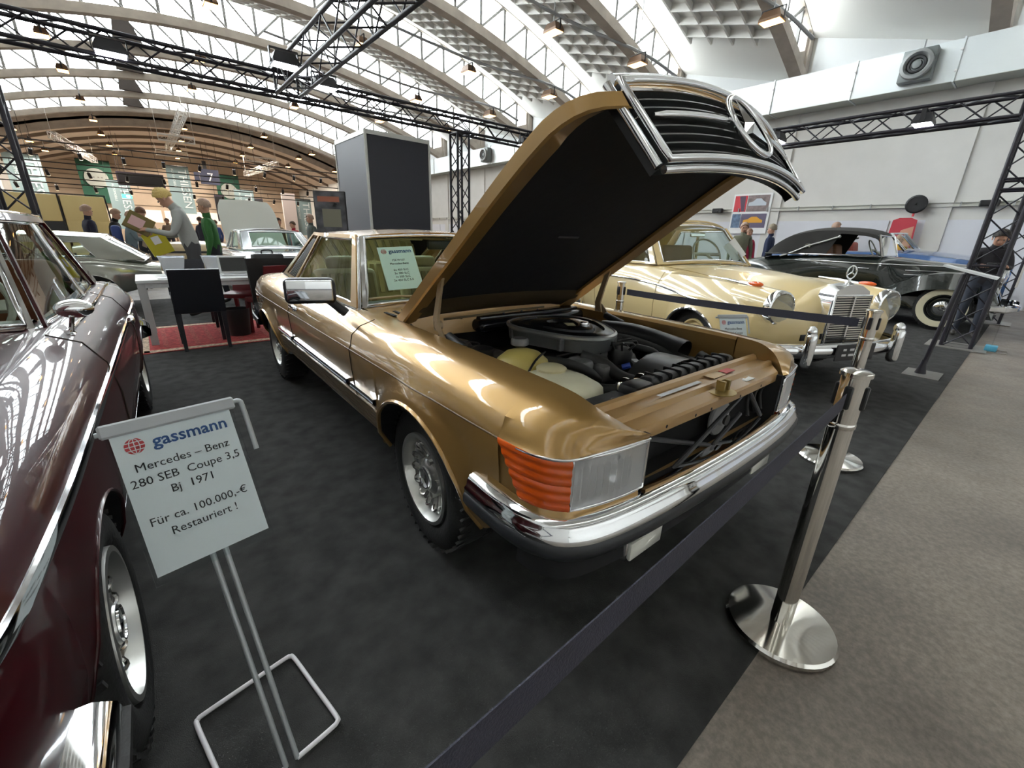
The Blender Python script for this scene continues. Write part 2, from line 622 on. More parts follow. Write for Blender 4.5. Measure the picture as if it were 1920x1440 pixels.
# ------------------------------------------------------------ roof bays
NSEG = 23
def roof_bay(k):
    yk = ARCH_Y0 + BAY * k
    root = empty('ceiling', (0, 0, 0))
    struct(root)
    dx = (XR - XL) / NSEG
    xs = [XL + dx * i for i in range(NSEG + 1)]
    # arched beam (bottom chord)
    G = []
    for sgn in range(1):
        prof = [(-0.16, -0.02), (0.16, -0.02), (0.16, -0.30), (-0.16, -0.30)]
        G = [[(x, yk + p[0], arch_z(x) + p[1]) for p in prof + prof[:1]] for x in xs]
    B().grid(G).build('arch_beam', BEAMM, root, 30)
    # top chord
    prof = [(-0.10, 0.12), (0.10, 0.12), (0.10, -0.10), (-0.10, -0.10)]
    G = [[(x, yk + p[0], arch_z(x) + GLZ + p[1]) for p in prof + prof[:1]] for x in xs]
    B().grid(G).build('top_chord', BEAMM, root, 30)
    # slab: from this top chord down to the foot of the next beam towards -y
    ny = 5
    G = [[(x, yk - BAY * j / ny, arch_z(x) + lerp(GLZ + 0.08, 0.0, j / ny) ) for j in range(ny + 1)] for x in xs]
    B().slab(G, 0.12).build('roof_slab', SLABM, root, 20)
    # coffers: cross ribs and long ribs under the slab
    b = B()
    for i in range(5, 2 * NSEG - 3):
        x = XL + dx * i * 0.5
        zf = lambda t: arch_z(x) + lerp(GLZ + 0.08, 0.0, t)
        P = []
        for t in (0.30, 0.97):
            P.append((yk - BAY * t, zf(t)))
        (ya, za), (yb_, zb_) = P
        vs = []
        for (yq, zq) in P:
            for sx in (-0.05, 0.05):
                vs += [(x + sx, yq, zq - 0.0), (x + sx * 0.6, yq, zq - 0.30)]
        b.add(vs, [(0, 1, 3, 2), (4, 6, 7, 5), (0, 4, 5, 1), (2, 3, 7, 6), (1, 5, 7, 3)])
    b.build('coffer_cross_rib', SLABM, root)
    b = B()
    for t in (0.12, 0.30, 0.47, 0.64, 0.81):
        lo, hi = (XL + 2.2, XR - 1.7)
        n = 20
        G = []
        for i in range(n + 1):
            x = lerp(lo, hi, i / n)
            z = arch_z(x) + lerp(GLZ + 0.08, 0.0, t)
            yq = yk - BAY * t
            dep = 0.30 if t > 0.2 else 0.10
            G.append([(x, yq - 0.04, z), (x, yq - 0.025, z - dep), (x, yq + 0.025, z - dep), (x, yq + 0.04, z)])
        b.grid(G)
    b.build('coffer_long_rib', SLABM, root, 20)
    # panes, posts and diagonals
    post = B().box((0, 0, 0), (0.09, 0.08, GLZ)).mesh('glazing_post', BARM)
    for i in range(1, NSEG):
        o = link_mesh('glazing_post', post, root)
        o.location = (xs[i], yk, arch_z(xs[i]) + GLZ / 2)
    for i in range(1, NSEG - 1):
        x0, x1 = xs[i], xs[i + 1]
        z0, z1 = arch_z(x0), arch_z(x1)
        a, c = ((x0, z0 + GLZ), (x1, z1)) if x0 < 4.5 else ((x0, z0), (x1, z1 + GLZ))
        if i % 1 == 0:
            B().cyl((a[0], yk - 0.05, a[1]), (c[0], yk - 0.05, c[1]), 0.042, 5).build('glazing_diagonal', BARM, root)
        B().add([(x0, yk + 0.04, z0), (x1, yk + 0.04, z1), (x1, yk + 0.04, z1 + GLZ), (x0, yk + 0.04, z0 + GLZ)], [(0, 1, 2, 3)]).build('pane', SKYG, root)
    # closing gusset at the wall end and the solid infill panels
    for xa, xb in ((xs[0], xs[1]), (xs[-2], xs[-1])):
        za, zb = arch_z(xa), arch_z(xb)
        inn, outx = (xb, xa) if xa < 0 else (xa, xb)
        zi, zo = arch_z(inn), arch_z(outx)
        B().add([(inn, yk, zi), (lerp(inn, outx, .6), yk, lerp(zi, zo, .6) + 0.45), (lerp(inn, outx, .6), yk, lerp(zi, zo, .6) + GLZ), (inn, yk, zi + GLZ)], [(0, 1, 2, 3)]).build('pane', SKYG, root)
        B().prism([(inn, zi), (lerp(inn, outx, .62), lerp(zi, zo, .6) + 0.45), (lerp(inn, outx, .62), lerp(zi, zo, .6) + GLZ), (outx, zo + GLZ), (outx, zo)], yk - 0.03, yk + 0.06, 'y').build('gusset', BEAMM, root)
    return root
BAYS = {}
for k in range(K0, K1):
    r = BAYS[k] = roof_bay(k)
    if k in (5, 6, 7, 8):
        x0 = 0.9 if k < 8 else 1.0
        z0 = arch_z(x0)
        B().prism([(x0 - 0.25, z0), (x0 + 0.75, z0), (x0 + 0.28, z0 + GLZ), (x0 - 0.1, z0 + GLZ)], ARCH_Y0 + BAY * k - 0.3, ARCH_Y0 + BAY * k - 0.05, 'y').build('roof_pier', mat('dark_pier', (0.10, 0.085, 0.08), 0.9), r)
# last slab over the end bay, then a closed brown vault to the far end wall
xs_ = [XL + (XR - XL) * i / 20 for i in range(21)]
es = empty('ceiling')
struct(es)
G = [[(x, YS, arch_z(x) + GLZ + 0.1), (x, YS - BAY, arch_z(x) + 0.0)] for x in xs_]
B().slab(G, 0.12).build('roof_slab', SLABM, es, 20)
B().grid([[(x, YS, arch_z(x) + GLZ + 0.2), (x, YS, arch_z(x) - 0.45)] for x in xs_]).build('end_fascia', BEAMM, es, 20)
B().slab([[(x, YS, arch_z(x)), (x, (YS + YE) / 2, arch_z(x)), (x, YE + 0.2, arch_z(x))] for x in xs_], 0.15).build('vault', mat('brown_vault', (0.62, 0.51, 0.41), 0.9, noise=0.06, nscale=1), es, 20)
for q in range(1, 5):
    y = YS + (YE - YS) * q / 5
    B().grid([[(x, y - .1, arch_z(x) + .01), (x, y - .1, arch_z(x) - .2), (x, y + .1, arch_z(x) - .2), (x, y + .1, arch_z(x) + .01)] for x in xs_]).build('vault_rib', BROWNW, es, 20)
we = B().box(((XL + XR) / 2, YE + 0.1, 4.2), (XR - XL, 0.2, 8.6)).build('wall_far', TANW)
struct(we)
for z in (3.4, 4.6, 5.8, 7.0):
    B().box(((XL + XR) / 2, YE - 0.03, z), (XR - XL, 0.06, 0.05)).build('wall_joint', BROWNW, we)
# ================================================================ CAR TOOLKIT (local frame: x forward from front axle, y to the car's left, z up)
def profile_at(stations, x):
    xs = [s[0] for s in stations]
    n = len(stations[0][1])
    return [(hermite(xs, [s[1][i][0] for s in stations], x), hermite(xs, [s[1][i][1] for s in stations], x)) for i in range(n)]

def side_columns(stations, arches, k, nx=60, flare=0.0, fw=0.10):
    """columns of (x,y,z) for the half body; rows 0..k are squeezed above the wheel arches"""
    x0, x1 = stations[0][0], stations[-1][0]
    xs = set(round(x0 + (x1 - x0) * i / nx, 4) for i in range(nx + 1)) | set(round(s[0], 4) for s in stations)
    for (xc, zc, rx, rz) in arches:
        xs = {x for x in xs if not (xc - rx * 1.02 < x < xc + rx * 1.02)}
        for i in range(25):
            xs.add(round(xc - rx * math.cos(PI * i / 24), 4))
    cols = []
    for x in sorted(q for q in xs if x0 <= q <= x1):
        p = profile_at(stations, x)
        zb = None
        for (xc, zc, rx, rz) in arches:
            u = (x - xc) / rx
            if abs(u) <= 1.0001:
                zb = zc + rz * math.sqrt(max(0, 1 - u * u))
        if zb is not None and zb > p[0][1]:
            zk = p[k][1]
            low = []
            for i in range(k):
                z = lerp(zb, zk, i / k)
                y = p[0][0]
                for a, c in zip(p[:k], p[1:k + 1]):
                    if a[1] <= z <= c[1]:
                        y = lerp(a[0], c[0], (z - a[1]) / max(1e-6, c[1] - a[1]))
                low.append((y, z))
            p = low + p[k:]
        q = []
        for (y, z) in p:
            dy = 0.0
            for (xc, zc, rx, rz) in arches:
                if z > zc - 0.05 and y > 0.3:
                    d = math.hypot((x - xc) / rx, (z - zc) / rz) - 1
                    d *= rx
                    if -0.02 < d < fw:
                        t = max(0.0, min(1.0, 1 - d / fw))
                        dy = max(dy, flare * t * t * (3 - 2 * t))
            q.append((x, y + dy, z))
        cols.append(q)
    return cols

def mirror_pts(cols):
    return [[(p[0], -p[1], p[2]) for p in c] for c in cols]

def both(name, m, parent, make, smooth=35):
    """make(builder, side) for side=+1 (car's left) and -1; two separate parts"""
    out = []
    for s in (1, -1):
        b = B()
        make(b, s)
        out.append(b.build(name, m, parent, smooth))
    return out

def cap_end(b, col):
    L = col
    R = [(p[0], -p[1], p[2]) for p in col]
    b.grid([L, R])

def patch(c00, c10, c11, c01, nu=8, nv=6, bulge=(0, 0, 0), bu=1.0):
    """curved quad; bulge is a vector added at the centre"""
    c00, c10, c11, c01 = map(Vector, (c00, c10, c11, c01))
    bl = Vector(bulge)
    G = []
    for i in range(nu + 1):
        u = i / nu
        row = []
        for j in range(nv + 1):
            v = j / nv
            p = c00 * (1 - u) * (1 - v) + c10 * u * (1 - v) + c11 * u * v + c01 * (1 - u) * v
            p = p + bl * (4 * u * (1 - u)) * (bu + (1 - bu) * 4 * v * (1 - v))
            row.append(p)
        G.append(row)
    return G

def sub(G, u0, u1, v0, v1, nu=8, nv=6, off=0.0):
    """resample a rectangular part of a patch grid"""
    n, m = len(G) - 1, len(G[0]) - 1
    def at(u, v):
        a, c = u * n, v * m
        i, j = min(int(a), n - 1), min(int(c), m - 1)
        s, t = a - i, c - j
        return (G[i][j] * (1 - s) + G[i + 1][j] * s) * (1 - t) + (G[i][j + 1] * (1 - s) + G[i + 1][j + 1] * s) * t
    out = [[at(lerp(u0, u1, i / nu), lerp(v0, v1, j / nv)) for j in range(nv + 1)] for i in range(nu + 1)]
    if off:
        c = (out[-1][0] - out[0][0]).cross(out[0][-1] - out[0][0]).normalized()
        out = [[p + c * off for p in r] for r in out]
    return out

def ring_of(G):
    n, m = len(G), len(G[0])
    return [G[0][j] for j in range(m)] + [G[i][m - 1] for i in range(1, n)] + [G[n - 1][j] for j in range(m - 2, -1, -1)] + [G[i][0] for i in range(n - 2, 0, -1)]

def framed_window(parent, G, u0, u1, v0, v1, body, glass, trim=None, thick=0.02, tr=0.008, names=('window_frame', 'window', 'window_trim')):
    """pillar frame around an opening in patch G, with a pane and a chrome bead"""
    b = B()
    for (a, c, d, e) in ((0, u0, 0, 1), (u1, 1, 0, 1), (u0, u1, 0, v0), (u0, u1, v1, 1)):
        if c - a > 1e-4 and e - d > 1e-4:
            b.slab(sub(G, a, c, d, e, 4, 4), thick)
    if b.v:
        b.build(names[0], body, parent, 40)
    S = sub(G, u0, u1, v0, v1, 10, 6)
    w = B().grid(S).build(names[1], glass, parent, 60)
    if trim:
        B().tube(ring_of(S), tr, 6, closed=True).build(names[2], trim, w, 60)
    return w

def tyre_profile(r, w, rim):
    h = w / 2
    return [(rim, -h * 0.80), (rim + 0.02, -h * 0.95), ((r + rim) / 2, -h * 1.03), (r - 0.03, -h * 0.95), (r - 0.008, -h * 0.80), (r, -h * 0.6), (r, h * 0.6), (r - 0.008, h * 0.80), (r - 0.03, h * 0.95),
            ((r + rim) / 2, h * 1.03), (rim + 0.02, h * 0.95), (rim, h * 0.80)]

def wheel_mesh_tyre(r, w, rim, grooves=True, white=None):
    b = B()
    b.lathe(tyre_profile(r, w, rim), ax='y', seg=40)
    if grooves:
        for i in range(44):
            a = 2 * PI * i / 44
            for s in (-1, 1):
                m = Matrix.Rotation(a, 3, 'Y')
                b.box(m @ Vector((0, s * w * 0.33, r - 0.004)), (0.016, w * 0.26, 0.013), m=m @ Matrix.Rotation(s * 0.35, 3, 'Z'))
    return b

def add_wheel(car, pos, r, w, rim_r, style, side, steer=0.0, mats=(None, None), hub_col=None):
    """wheel = tyre part with rim sub-parts; side +1 car's left, -1 its right; axle along y, outer face towards side"""
    key = (style, r, w)
    if key not in WHEELS:
        WHEELS[key] = make_wheel_meshes(style, r, w, rim_r, hub_col)
    ms = WHEELS[key]
    t = link_mesh('wheel', ms[0][1], car)
    t.location = pos
    t.rotation_euler = (0, random.uniform(-0.3, 0.3), steer + (0 if side > 0 else PI))
    for nm, me in ms[1:]:
        link_mesh(nm, me, t)
    return t
WHEELS = {}
def make_wheel_meshes(style, r, w, rim, hub_col):
    out = [('wheel', wheel_mesh_tyre(r, w, rim).mesh('wheel', RUBBER, 40))]
    h = w / 2
    if style == 'bundt':
        out.append(('rim', B().lathe([(rim, -h), (rim + 0.006, h * 0.86), (rim + 0.004, h * 0.98), (rim - 0.012, h * 0.99), (rim - 0.02, h * 0.8), (rim - 0.03, h * 0.35), (rim - 0.04, h * 0.12)], ax='y', seg=40).mesh('rim', ALU, 35)))
        out.append(('rim_disc', B().lathe([(rim - 0.04, h * 0.12), (rim * 0.55, h * 0.20), (0.072, h * 0.40), (0.0, h * 0.4)], ax='y', seg=40).mesh('rim_disc', mat('recess_shade_cast', (.13, .13, .125), .45, .8), 35)))  # disc colour darkened like shade in the recess, so the fins stand out
        b = B()
        for i in range(15):
            a = 2 * PI * i / 15
            m = Matrix.Rotation(a, 3, 'Y')
            r0, r1 = 0.085, rim - 0.045
            pts = [(-0.008, r0, h * 0.42), (0.008, r0, h * 0.42), (0.011, r1, h * 0.62), (-0.011, r1, h * 0.62)]
            top = [m @ Vector((p[0], p[2], p[1])) for p in pts]
            bot = [m @ Vector((p[0] * 1.9, h * 0.12, p[1])) for p in pts]
            b.add(top + bot, [(0, 1, 2, 3), (0, 4, 5, 1), (1, 5, 6, 2), (2, 6, 7, 3), (3, 7, 4, 0)])
            # petal tip: a curled scoop between fins
            mm = Matrix.Rotation(a + PI / 15, 3, 'Y')
            arc = [mm @ Vector((0.021 * math.cos(q), h * (0.50 + 0.16 * math.sin(q)), r1 - 0.012 + 0.02 * math.sin(q))) for q in [PI * j / 6 for j in range(7)]]
            b.tube(arc, 0.006, 5)
        out.append(('spoke_ring', b.mesh('spoke_ring', mat('bright_cast_spoke', (.72, .72, .70), .25, 1.0), 30)))
        b = B().lathe([(0.085, h * 0.3), (0.078, h * 0.62), (0.066, h * 0.72), (0.052, h * 0.78), (0.05, h * 0.84), (0.0, h * 0.85)], ax='y', seg=24)
        for i in range(5):
            m = Matrix.Rotation(2 * PI * i / 5, 3, 'Y')
            b.cyl(m @ Vector((0, h * 0.35, 0.079)), m @ Vector((0, h * 0.72, 0.079)), 0.014, 8)
        out.append(('hub', b.mesh('hub', ALU, 30)))
        b = B().lathe([(0.047, h * 0.85), (0.046, h * 0.90), (0.041, h * 0.90), (0.040, h * 0.855)], ax='y', seg=24)
        for i in range(3):
            m = Matrix.Rotation(2 * PI * i / 3, 3, 'Y')
            b.add([m @ Vector(q) for q in ((-0.006, h * 0.86, 0), (0, h * 0.9, 0), (0.006, h * 0.86, 0), (0, h * 0.87, 0.043))], [(0, 1, 3), (1, 2, 3)])
        out.append(('hub_star', b.mesh('hub_star', CHROME, 30)))
    else:
        HC = mat('hubcap_' + style, hub_col or (0.6, 0.5, 0.35), 0.2, 0, 0.8)
        out.append(('rim', B().lathe([(rim, -h), (rim + 0.006, h * 0.86), (rim + 0.004, h * 0.97), (rim - 0.012, h * 0.97), (rim - 0.025, h * 0.6), (rim - 0.05, h * 0.45), (0.0, h * 0.5)], ax='y', seg=32).mesh('rim', HC if style != 'bare' else ALU, 35)))
        R = rim - 0.03
        out.append(('hubcap', B().lathe([(R, h * 0.55), (R - 0.01, h * 0.72), (R * 0.75, h * 0.78), (R * 0.62, h * 0.70)], ax='y', seg=32).mesh('hubcap', HC, 35)))
        out.append(('hubcap_chrome', B().lathe([(R * 0.64, h * 0.70), (R * 0.55, h * 0.86), (R * 0.3, h * 0.95), (0, h * 0.97)], ax='y', seg=28).mesh('hubcap_chrome', CHROME, 35)))
        if style == 'whitewall':
            out.append(('whitewall', B().lathe([(rim + 0.012, h * 0.95), ((r + rim) / 2, h * 1.06), (r - 0.045, h * 1.03)], ax='y', seg=40).mesh('whitewall', mat('whitewall', (0.72, 0.66, 0.47), 0.6), 60)))
            b = B()
            for i in range(3):
                m = Matrix.Rotation(2 * PI * i / 3, 3, 'Y')
                b.add([m @ Vector(q) for q in ((-0.006, h * 0.98, 0), (0, h * 1.03, 0), (0.006, h * 0.98, 0), (0, h * 0.96, 0.035))], [(0, 1, 3), (1, 2, 3)])
            b.lathe([(0.04, h * 0.95), (0.036, h * 1.0), (0.032, h * 0.95)], ax='y', seg=20)
            out.append(('hub_star', b.mesh('hub_star', mat('dark_chrome', (0.1, 0.1, 0.1), 0.2, 1), 30)))
    return out

def wheel_well(b, cols_side, arch, side, depth=0.32):
    """dark liner going inwards from the arch edge"""
    xc, zc, rx, rz = arch
    E = [(x, y, z) for (x, y, z) in cols_side if abs(x - xc) <= rx * 1.001]
    G = [[(x, side * (y - 0.004), z), (x, side * (y - depth), z)] for (x, y, z) in E]
    b.grid(G)
    return E

def arch_lip(parent, cols_side, arch, side, m, r=0.012, name='arch_lip'):
    xc, zc, rx, rz = arch
    E = [(x, side * y, z) for (x, y, z) in cols_side if abs(x - xc) <= rx * 1.001]
    return B().tube(E, r, 6).build(name, m, parent, 60)

def strip_along(cols, row, side, x0, x1, off=0.006, dz0=-0.01, dz1=0.01, z=None):
    """flat moulding following the body side between x0 and x1, at row or height z"""
    G = []
    for c in cols:
        x = c[0][0]
        if x0 - 1e-6 <= x <= x1 + 1e-6:
            def ypos(zz):
                for a, d in zip(c, c[1:]):
                    if a[2] <= zz <= d[2] and d[2] > a[2]:
                        return lerp(a[1], d[1], (zz - a[2]) / (d[2] - a[2]))
                return c[0][1]
            zc = z if z is not None else c[row][2]
            y0, ym, y1 = ypos(zc + dz0), ypos(zc), ypos(zc + dz1)
            G.append([(x, side * (y0 - 0.004), zc + dz0), (x, side * (y0 + off * 0.8), zc + dz0 * 0.9), (x, side * (ym + off), zc), (x, side * (y1 + off * 0.8), zc + dz1 * 0.9), (x, side * (y1 - 0.004), zc + dz1)])
    return G
# ================================================================ GOLD COUPE WITH RAISED BONNET
GOLD = mat('gold_metallic_paint', (0.40, 0.235, 0.075), 0.32, 0.55, 1.0)
GOLDIN = mat('gold_inner_paint', (0.42, 0.25, 0.095), 0.38, 0.35, 0.5)
BEIGE = mat('beige_leather', (0.62, 0.52, 0.30), 0.55, bump=0.1, bscale=40)
BEIGE2 = mat('beige_plaid_cloth', (0.44, 0.35, 0.19), 0.9)
gold = empty('car', (1.5387, 1.406, .006), math.radians(-90.99))
tag(gold, 'gold metallic coupe with its bonnet raised and engine on show', 'car')

GST = [  # x, rows from sill to inner top edge (y, z)
    (-3.80, [(.60, .42), (.66, .48), (.70, .56), (.71, .66), (.71, .74), (.70, .755), (.69, .80), (.65, .845), (.60, .86), (.55, .865), (.54, .86), (.53, .85)]),
    (-3.55, [(.70, .36), (.76, .43), (.795, .55), (.805, .66), (.805, .750), (.797, .765), (.78, .82), (.73, .875), (.67, .895), (.60, .90), (.59, .89), (.58, .88)]),
    (-2.82, [(.76, .335), (.81, .42), (.838, .55), (.846, .66), (.850, .755), (.842, .772), (.828, .83), (.79, .89), (.72, .925), (.64, .945), (.63, .93), (.62, .90)]),
    (-2.00, [(.765, .335), (.815, .42), (.842, .55), (.850, .66), (.855, .757), (.846, .774), (.834, .83), (.80, .875), (.745, .905), (.68, .915), (.66, .90), (.65, .80)]),
    (-1.00, [(.765, .335), (.815, .42), (.842, .55), (.850, .66), (.855, .757), (.846, .774), (.834, .83), (.80, .870), (.745, .898), (.68, .905), (.66, .89), (.65, .80)]),
    (-0.60, [(.765, .335), (.815, .42), (.842, .55), (.850, .66), (.855, .757), (.846, .774), (.834, .83), (.79, .868), (.71, .893), (.62, .895), (.605, .88), (.603, .72)]),
    (0.00, [(.765, .335), (.815, .42), (.840, .55), (.848, .66), (.853, .757), (.844, .774), (.830, .83), (.785, .866), (.71, .888), (.62, .890), (.605, .876), (.603, .70)]),
    (0.40, [(.765, .335), (.815, .42), (.838, .55), (.845, .66), (.850, .757), (.841, .774), (.826, .825), (.78, .860), (.71, .882), (.62, .885), (.605, .870), (.603, .70)]),
    (0.56, [(.765, .42), (.81, .48), (.832, .55), (.840, .66), (.845, .757), (.836, .773), (.820, .820), (.775, .855), (.70, .876), (.62, .880), (.605, .866), (.603, .70)]),
]
GAR = [(0.03, 0.31, 0.385, 0.375), (-2.79, 0.31, 0.375, 0.345)]
gcols = side_columns(GST, [(0.03, 0.335, 0.385, 0.35), (-2.79, 0.335, 0.375, 0.315)], 4, 70, flare=0.034, fw=0.105)
gm = mirror_pts(gcols)
both('side_panel', GOLD, gold, lambda b, s: b.grid(gcols if s > 0 else gm), 38)
for ai, ar in enumerate([(0.03, 0.335, 0.385, 0.35), (-2.79, 0.335, 0.375, 0.315)]):
    for s in (1, -1):
        b = B()
        wheel_well(b, [c[0] for c in gcols], ar, s, 0.27)
        b.build('wheel_well', BLACKM, gold)
        arch_lip(gold, [c[0] for c in gcols], ar, s, GOLD, 0.010)

# front corner cap: fender top in front of the side panel, down to the lamp line
OUTC = [(.56, .845, .757), (.66, .838, .760), (.735, .818, .764), (.785, .775, .768), (.805, .70, .770), (.820, .60, .770), (.832, .50, .770)]
INNC = [(.56, .62, .880), (.64, .62, .874), (.69, .617, .862), (.735, .602, .842), (.772, .572, .818), (.802, .535, .793), (.826, .502, .774)]
CROWS = GST[-1][1][4:10]
def corner(b, s):
    n = 18
    O, I = curve3(OUTC, n), curve3(INNC, n)
    m = len(CROWS) - 1
    G = []
    for i in range(n):
        t = i / (n - 1)
        row = []
        for j, (y, z) in enumerate(CROWS):
            v = (CROWS[0][0] - y) / (CROWS[0][0] - CROWS[m][0])
            v = lerp(v, j / m, t)
            base = O[0].lerp(I[0], (CROWS[0][0] - y) / (CROWS[0][0] - CROWS[m][0]))
            d = z - base.z
            p = O[i].lerp(I[i], v)
            row.append(Vector((p.x + .3 * d * t, s * p.y, p.z + d * (1 - .80 * t))))
        G.append(row)
    b.grid(G)
    b.grid([[Vector((q.x, s * q.y, q.z)), Vector((q.x, s * (q.y - .012), q.z - .10))] for q in I])
both('fender_corner', GOLD, gold, corner, 32)
# chrome line above the lamps
both('lamp_trim', CHROME, gold, lambda b, s: b.tube([(p.x + .004, s * p.y, p.z - .003) for p in curve3(OUTC, 24)], 0.0045, 6), 60)
LAMPC = curve3([(.56, .842, 0), (.66, .836, 0), (.735, .816, 0), (.785, .773, 0)], 14)
def indicator(b, s):
    G = []
    nz = 27
    for i, p in enumerate(LAMPC):
        u = i / (len(LAMPC) - 1)
        row = []
        for j in range(nz):
            v = j / (nz - 1)
            z = lerp(.605, .762, v)
            xs_ = p.x + (1 - u) * (1 - v) * 0.105          # slanted rear edge
            yy = p.y if p.x > .60 else .84
            q = Vector((xs_, 0, 0))
            # keep on the plan curve for the shifted x
            yb = None
            for a, c in zip(LAMPC, LAMPC[1:]):
                if a.x <= xs_ <= c.x + 1e-9:
                    yb = lerp(a.y, c.y, (xs_ - a.x) / max(1e-6, c.x - a.x))
            if yb is None:
                yb = p.y
            rib = 0.006 * abs(math.sin(v * PI * 6)) + 0.004
            row.append(Vector((xs_ + rib * u, s * (yb + rib * (1 - .5 * u)), z)))
        G.append(row)
    b.grid(G)
both('indicator', AMBER, gold, indicator, 50)
def filler(b, s):
    C = curve3([(.545, .838, 0), (.62, .834, 0), (.70, .820, 0), (.75, .798, 0)], 10)
    b.grid([[(p.x, s * (p.y - .004), z) for z in (.44, .52, .60, .68, .757)] for p in C])
both('fender_front', GOLD, gold, filler, 40)
REFL = mat('lamp_reflector', (0.75, 0.76, 0.78), 0.16, 1.0)
def lamp_face(s, off, n=46, amp=0.0):
    G = []
    for i in range(n + 1):
        u = i / n
        x = lerp(.787, .832, u) + off - .012 * (2 * u - 1) ** 2 + .012
        y = lerp(.770, .505, u)
        fl = amp * (abs((i % 4) - 2) / 2 - .5) if 0.08 < u < 0.75 else 0
        G.append([Vector((x + (fl if 0.15 < v < .85 else 0), s * y, lerp(.608, .762, v))) for v in (0, .15, .2, .5, .8, .85, 1)])
    return G
both('headlamp_lens', LENSG, gold, lambda b, s: b.grid(lamp_face(s, 0.0, 46, 0.008)), 25)
def reflector(b, s):
    b.grid(lamp_face(s, -0.05, 10))
both('headlamp_reflector', REFL, gold, reflector, 40)
both('headlamp_bulb_hole', BLACK, gold, lambda b, s: b.cyl((.745, s * .70, .70), (.772, s * .70, .70), .018, 12), 40)
both('headlamp_inner_side', mat('lamp_housing', (.30, .31, .33), .4, .5), gold, lambda b, s: b.slab([[(.835, s * .502, .608), (.835, s * .502, .765)], [(.70, s * .500, .608), (.70, s * .500, .765)]], .004))
both('lamp_frame', CHROME, gold, lambda b, s: b.tube(ring_of(lamp_face(s, 0.002, 12)), .005, 6, True), 60)
# apron strip below lamps and lower valance
APR = [(.50, .838, 0), (.66, .836, 0), (.735, .818, 0), (.785, .775, 0), (.806, .70, 0), (.822, .60, 0), (.835, .50, 0), (.845, .30, 0), (.850, .0, 0)]
def apron(b, s):
    C = curve3(APR, 30)
    b.grid([[(p.x + .004, s * (p.y), .607), (p.x + .010, s * (p.y + .006), .592), (p.x + .004, s * p.y, .56), (p.x - .03, s * (p.y - .03), .50)] for p in C if p.y > .49])
both('apron', GOLD, gold, apron, 40)
# bumper: chrome blade over black rubber
BMP = [(.44, .872, 0), (.58, .874, 0), (.70, .862, 0), (.785, .825, 0), (.835, .76, 0), (.862, .66, 0), (.880, .50, 0), (.893, .25, 0), (.897, 0, 0)]
bc = curve3(BMP, 34)
bfull = [Vector((p.x, p.y, 0)) for p in bc] + [Vector((p.x, -p.y, 0)) for p in reversed(bc[:-1])]
def sweep_plan(prof, path):
    """prof: (outward offset, z); path: plan curve going from car's left round the nose to its right"""
    G = []
    n = len(path)
    for i, p in enumerate(path):
        t = (path[min(i + 1, n - 1)] - path[max(i - 1, 0)]).normalized()
        o = Vector((-t.y, t.x, 0))
        if o.dot(Vector((p.x + 1.2, p.y, 0))) < 0:
            o = -o
        G.append([p + o * a + Vector((0, 0, z)) for a, z in prof])
    return G
B().grid(sweep_plan([(-.085, .592), (-.03, .590), (-.008, .583), (.0, .570), (.004, .553), (.012, .545), (.012, .528), (-.02, .520)], bfull)).build('front_bumper', CHROME, gold, 50)
B().grid(sweep_plan([(-.02, .540), (.010, .530), (.018, .518), (.018, .496), (.006, .474), (-.02, .462), (-.07, .455)], bfull)).build('bumper_rubber', mat('bumper_rubber', (.022, .024, .028), .42), gold, 50)
B().grid(sweep_plan([(-.06, .47), (-.05, .36), (-.14, .30), (-.5, .28)], bfull[6:-6])).build('valance', BLACKM, gold, 40)
def fog(b, s):
    b.rbox((.80, s * .44, .375), (.07, .20, .085), .015, 2)
both('fog_lamp', CHROME, gold, fog, 40)
both('fog_lamp_lens', mat('fog_glass', (.72, .72, .66), .12, 0, .8), gold, lambda b, s: b.rbox((.838, s * .44, .375), (.012, .175, .066), .012, 2), 40)
both('fog_bracket', BLACK, gold, lambda b, s: b.box((.77, s * .44, .45), (.03, .05, .09)))
# side mouldings
both('rub_strip', CHROME, gold, lambda b, s: [b.grid(strip_along(gcols, None, s, a, c, .016, -.017, .017, .562)) for a, c in ((-2.40, -1.90), (-1.885, -.72), (-.705, -.36))], 40)
both('rub_strip_inlay', mat('dark_inlay', (.03, .04, .09), .35), gold, lambda b, s: [b.grid(strip_along(gcols, None, s, a, c, .0185, -.004, .004, .560)) for a, c in ((-2.40, -1.90), (-1.885, -.72), (-.705, -.36))], 40)
CLAD = mat('ribbed_sill_cladding', (.155, .10, .045), .4, .3, .5)
def clad(b, s):
    for z in (.375, .40, .425, .45, .475, .50):
        b.grid(strip_along(gcols, None, s, -2.40, -.37, .007, -.011, .011, z))
both('sill_cladding', CLAD, gold, clad, 40)
both('sill_trim', CHROME, gold, lambda b, s: b.grid(strip_along(gcols, None, s, -2.41, -.36, .020, -.012, .014, .350)), 40)
both('underbody', BLACKM, gold, lambda b, s: b.grid([[(-3.5, s * .70, .36), (-3.5, s * .6, .22), (-3.5, 0, .22)], [(-2.3, s * .74, .345), (-2.3, s * .66, .2), (-2.3, 0, .2)], [(-.38, s * .74, .345), (-.38, s * .66, .2), (-.38, 0, .2)], [(.70, s * .55, .42), (.70, s * .5, .26), (.70, 0, .26)]]))
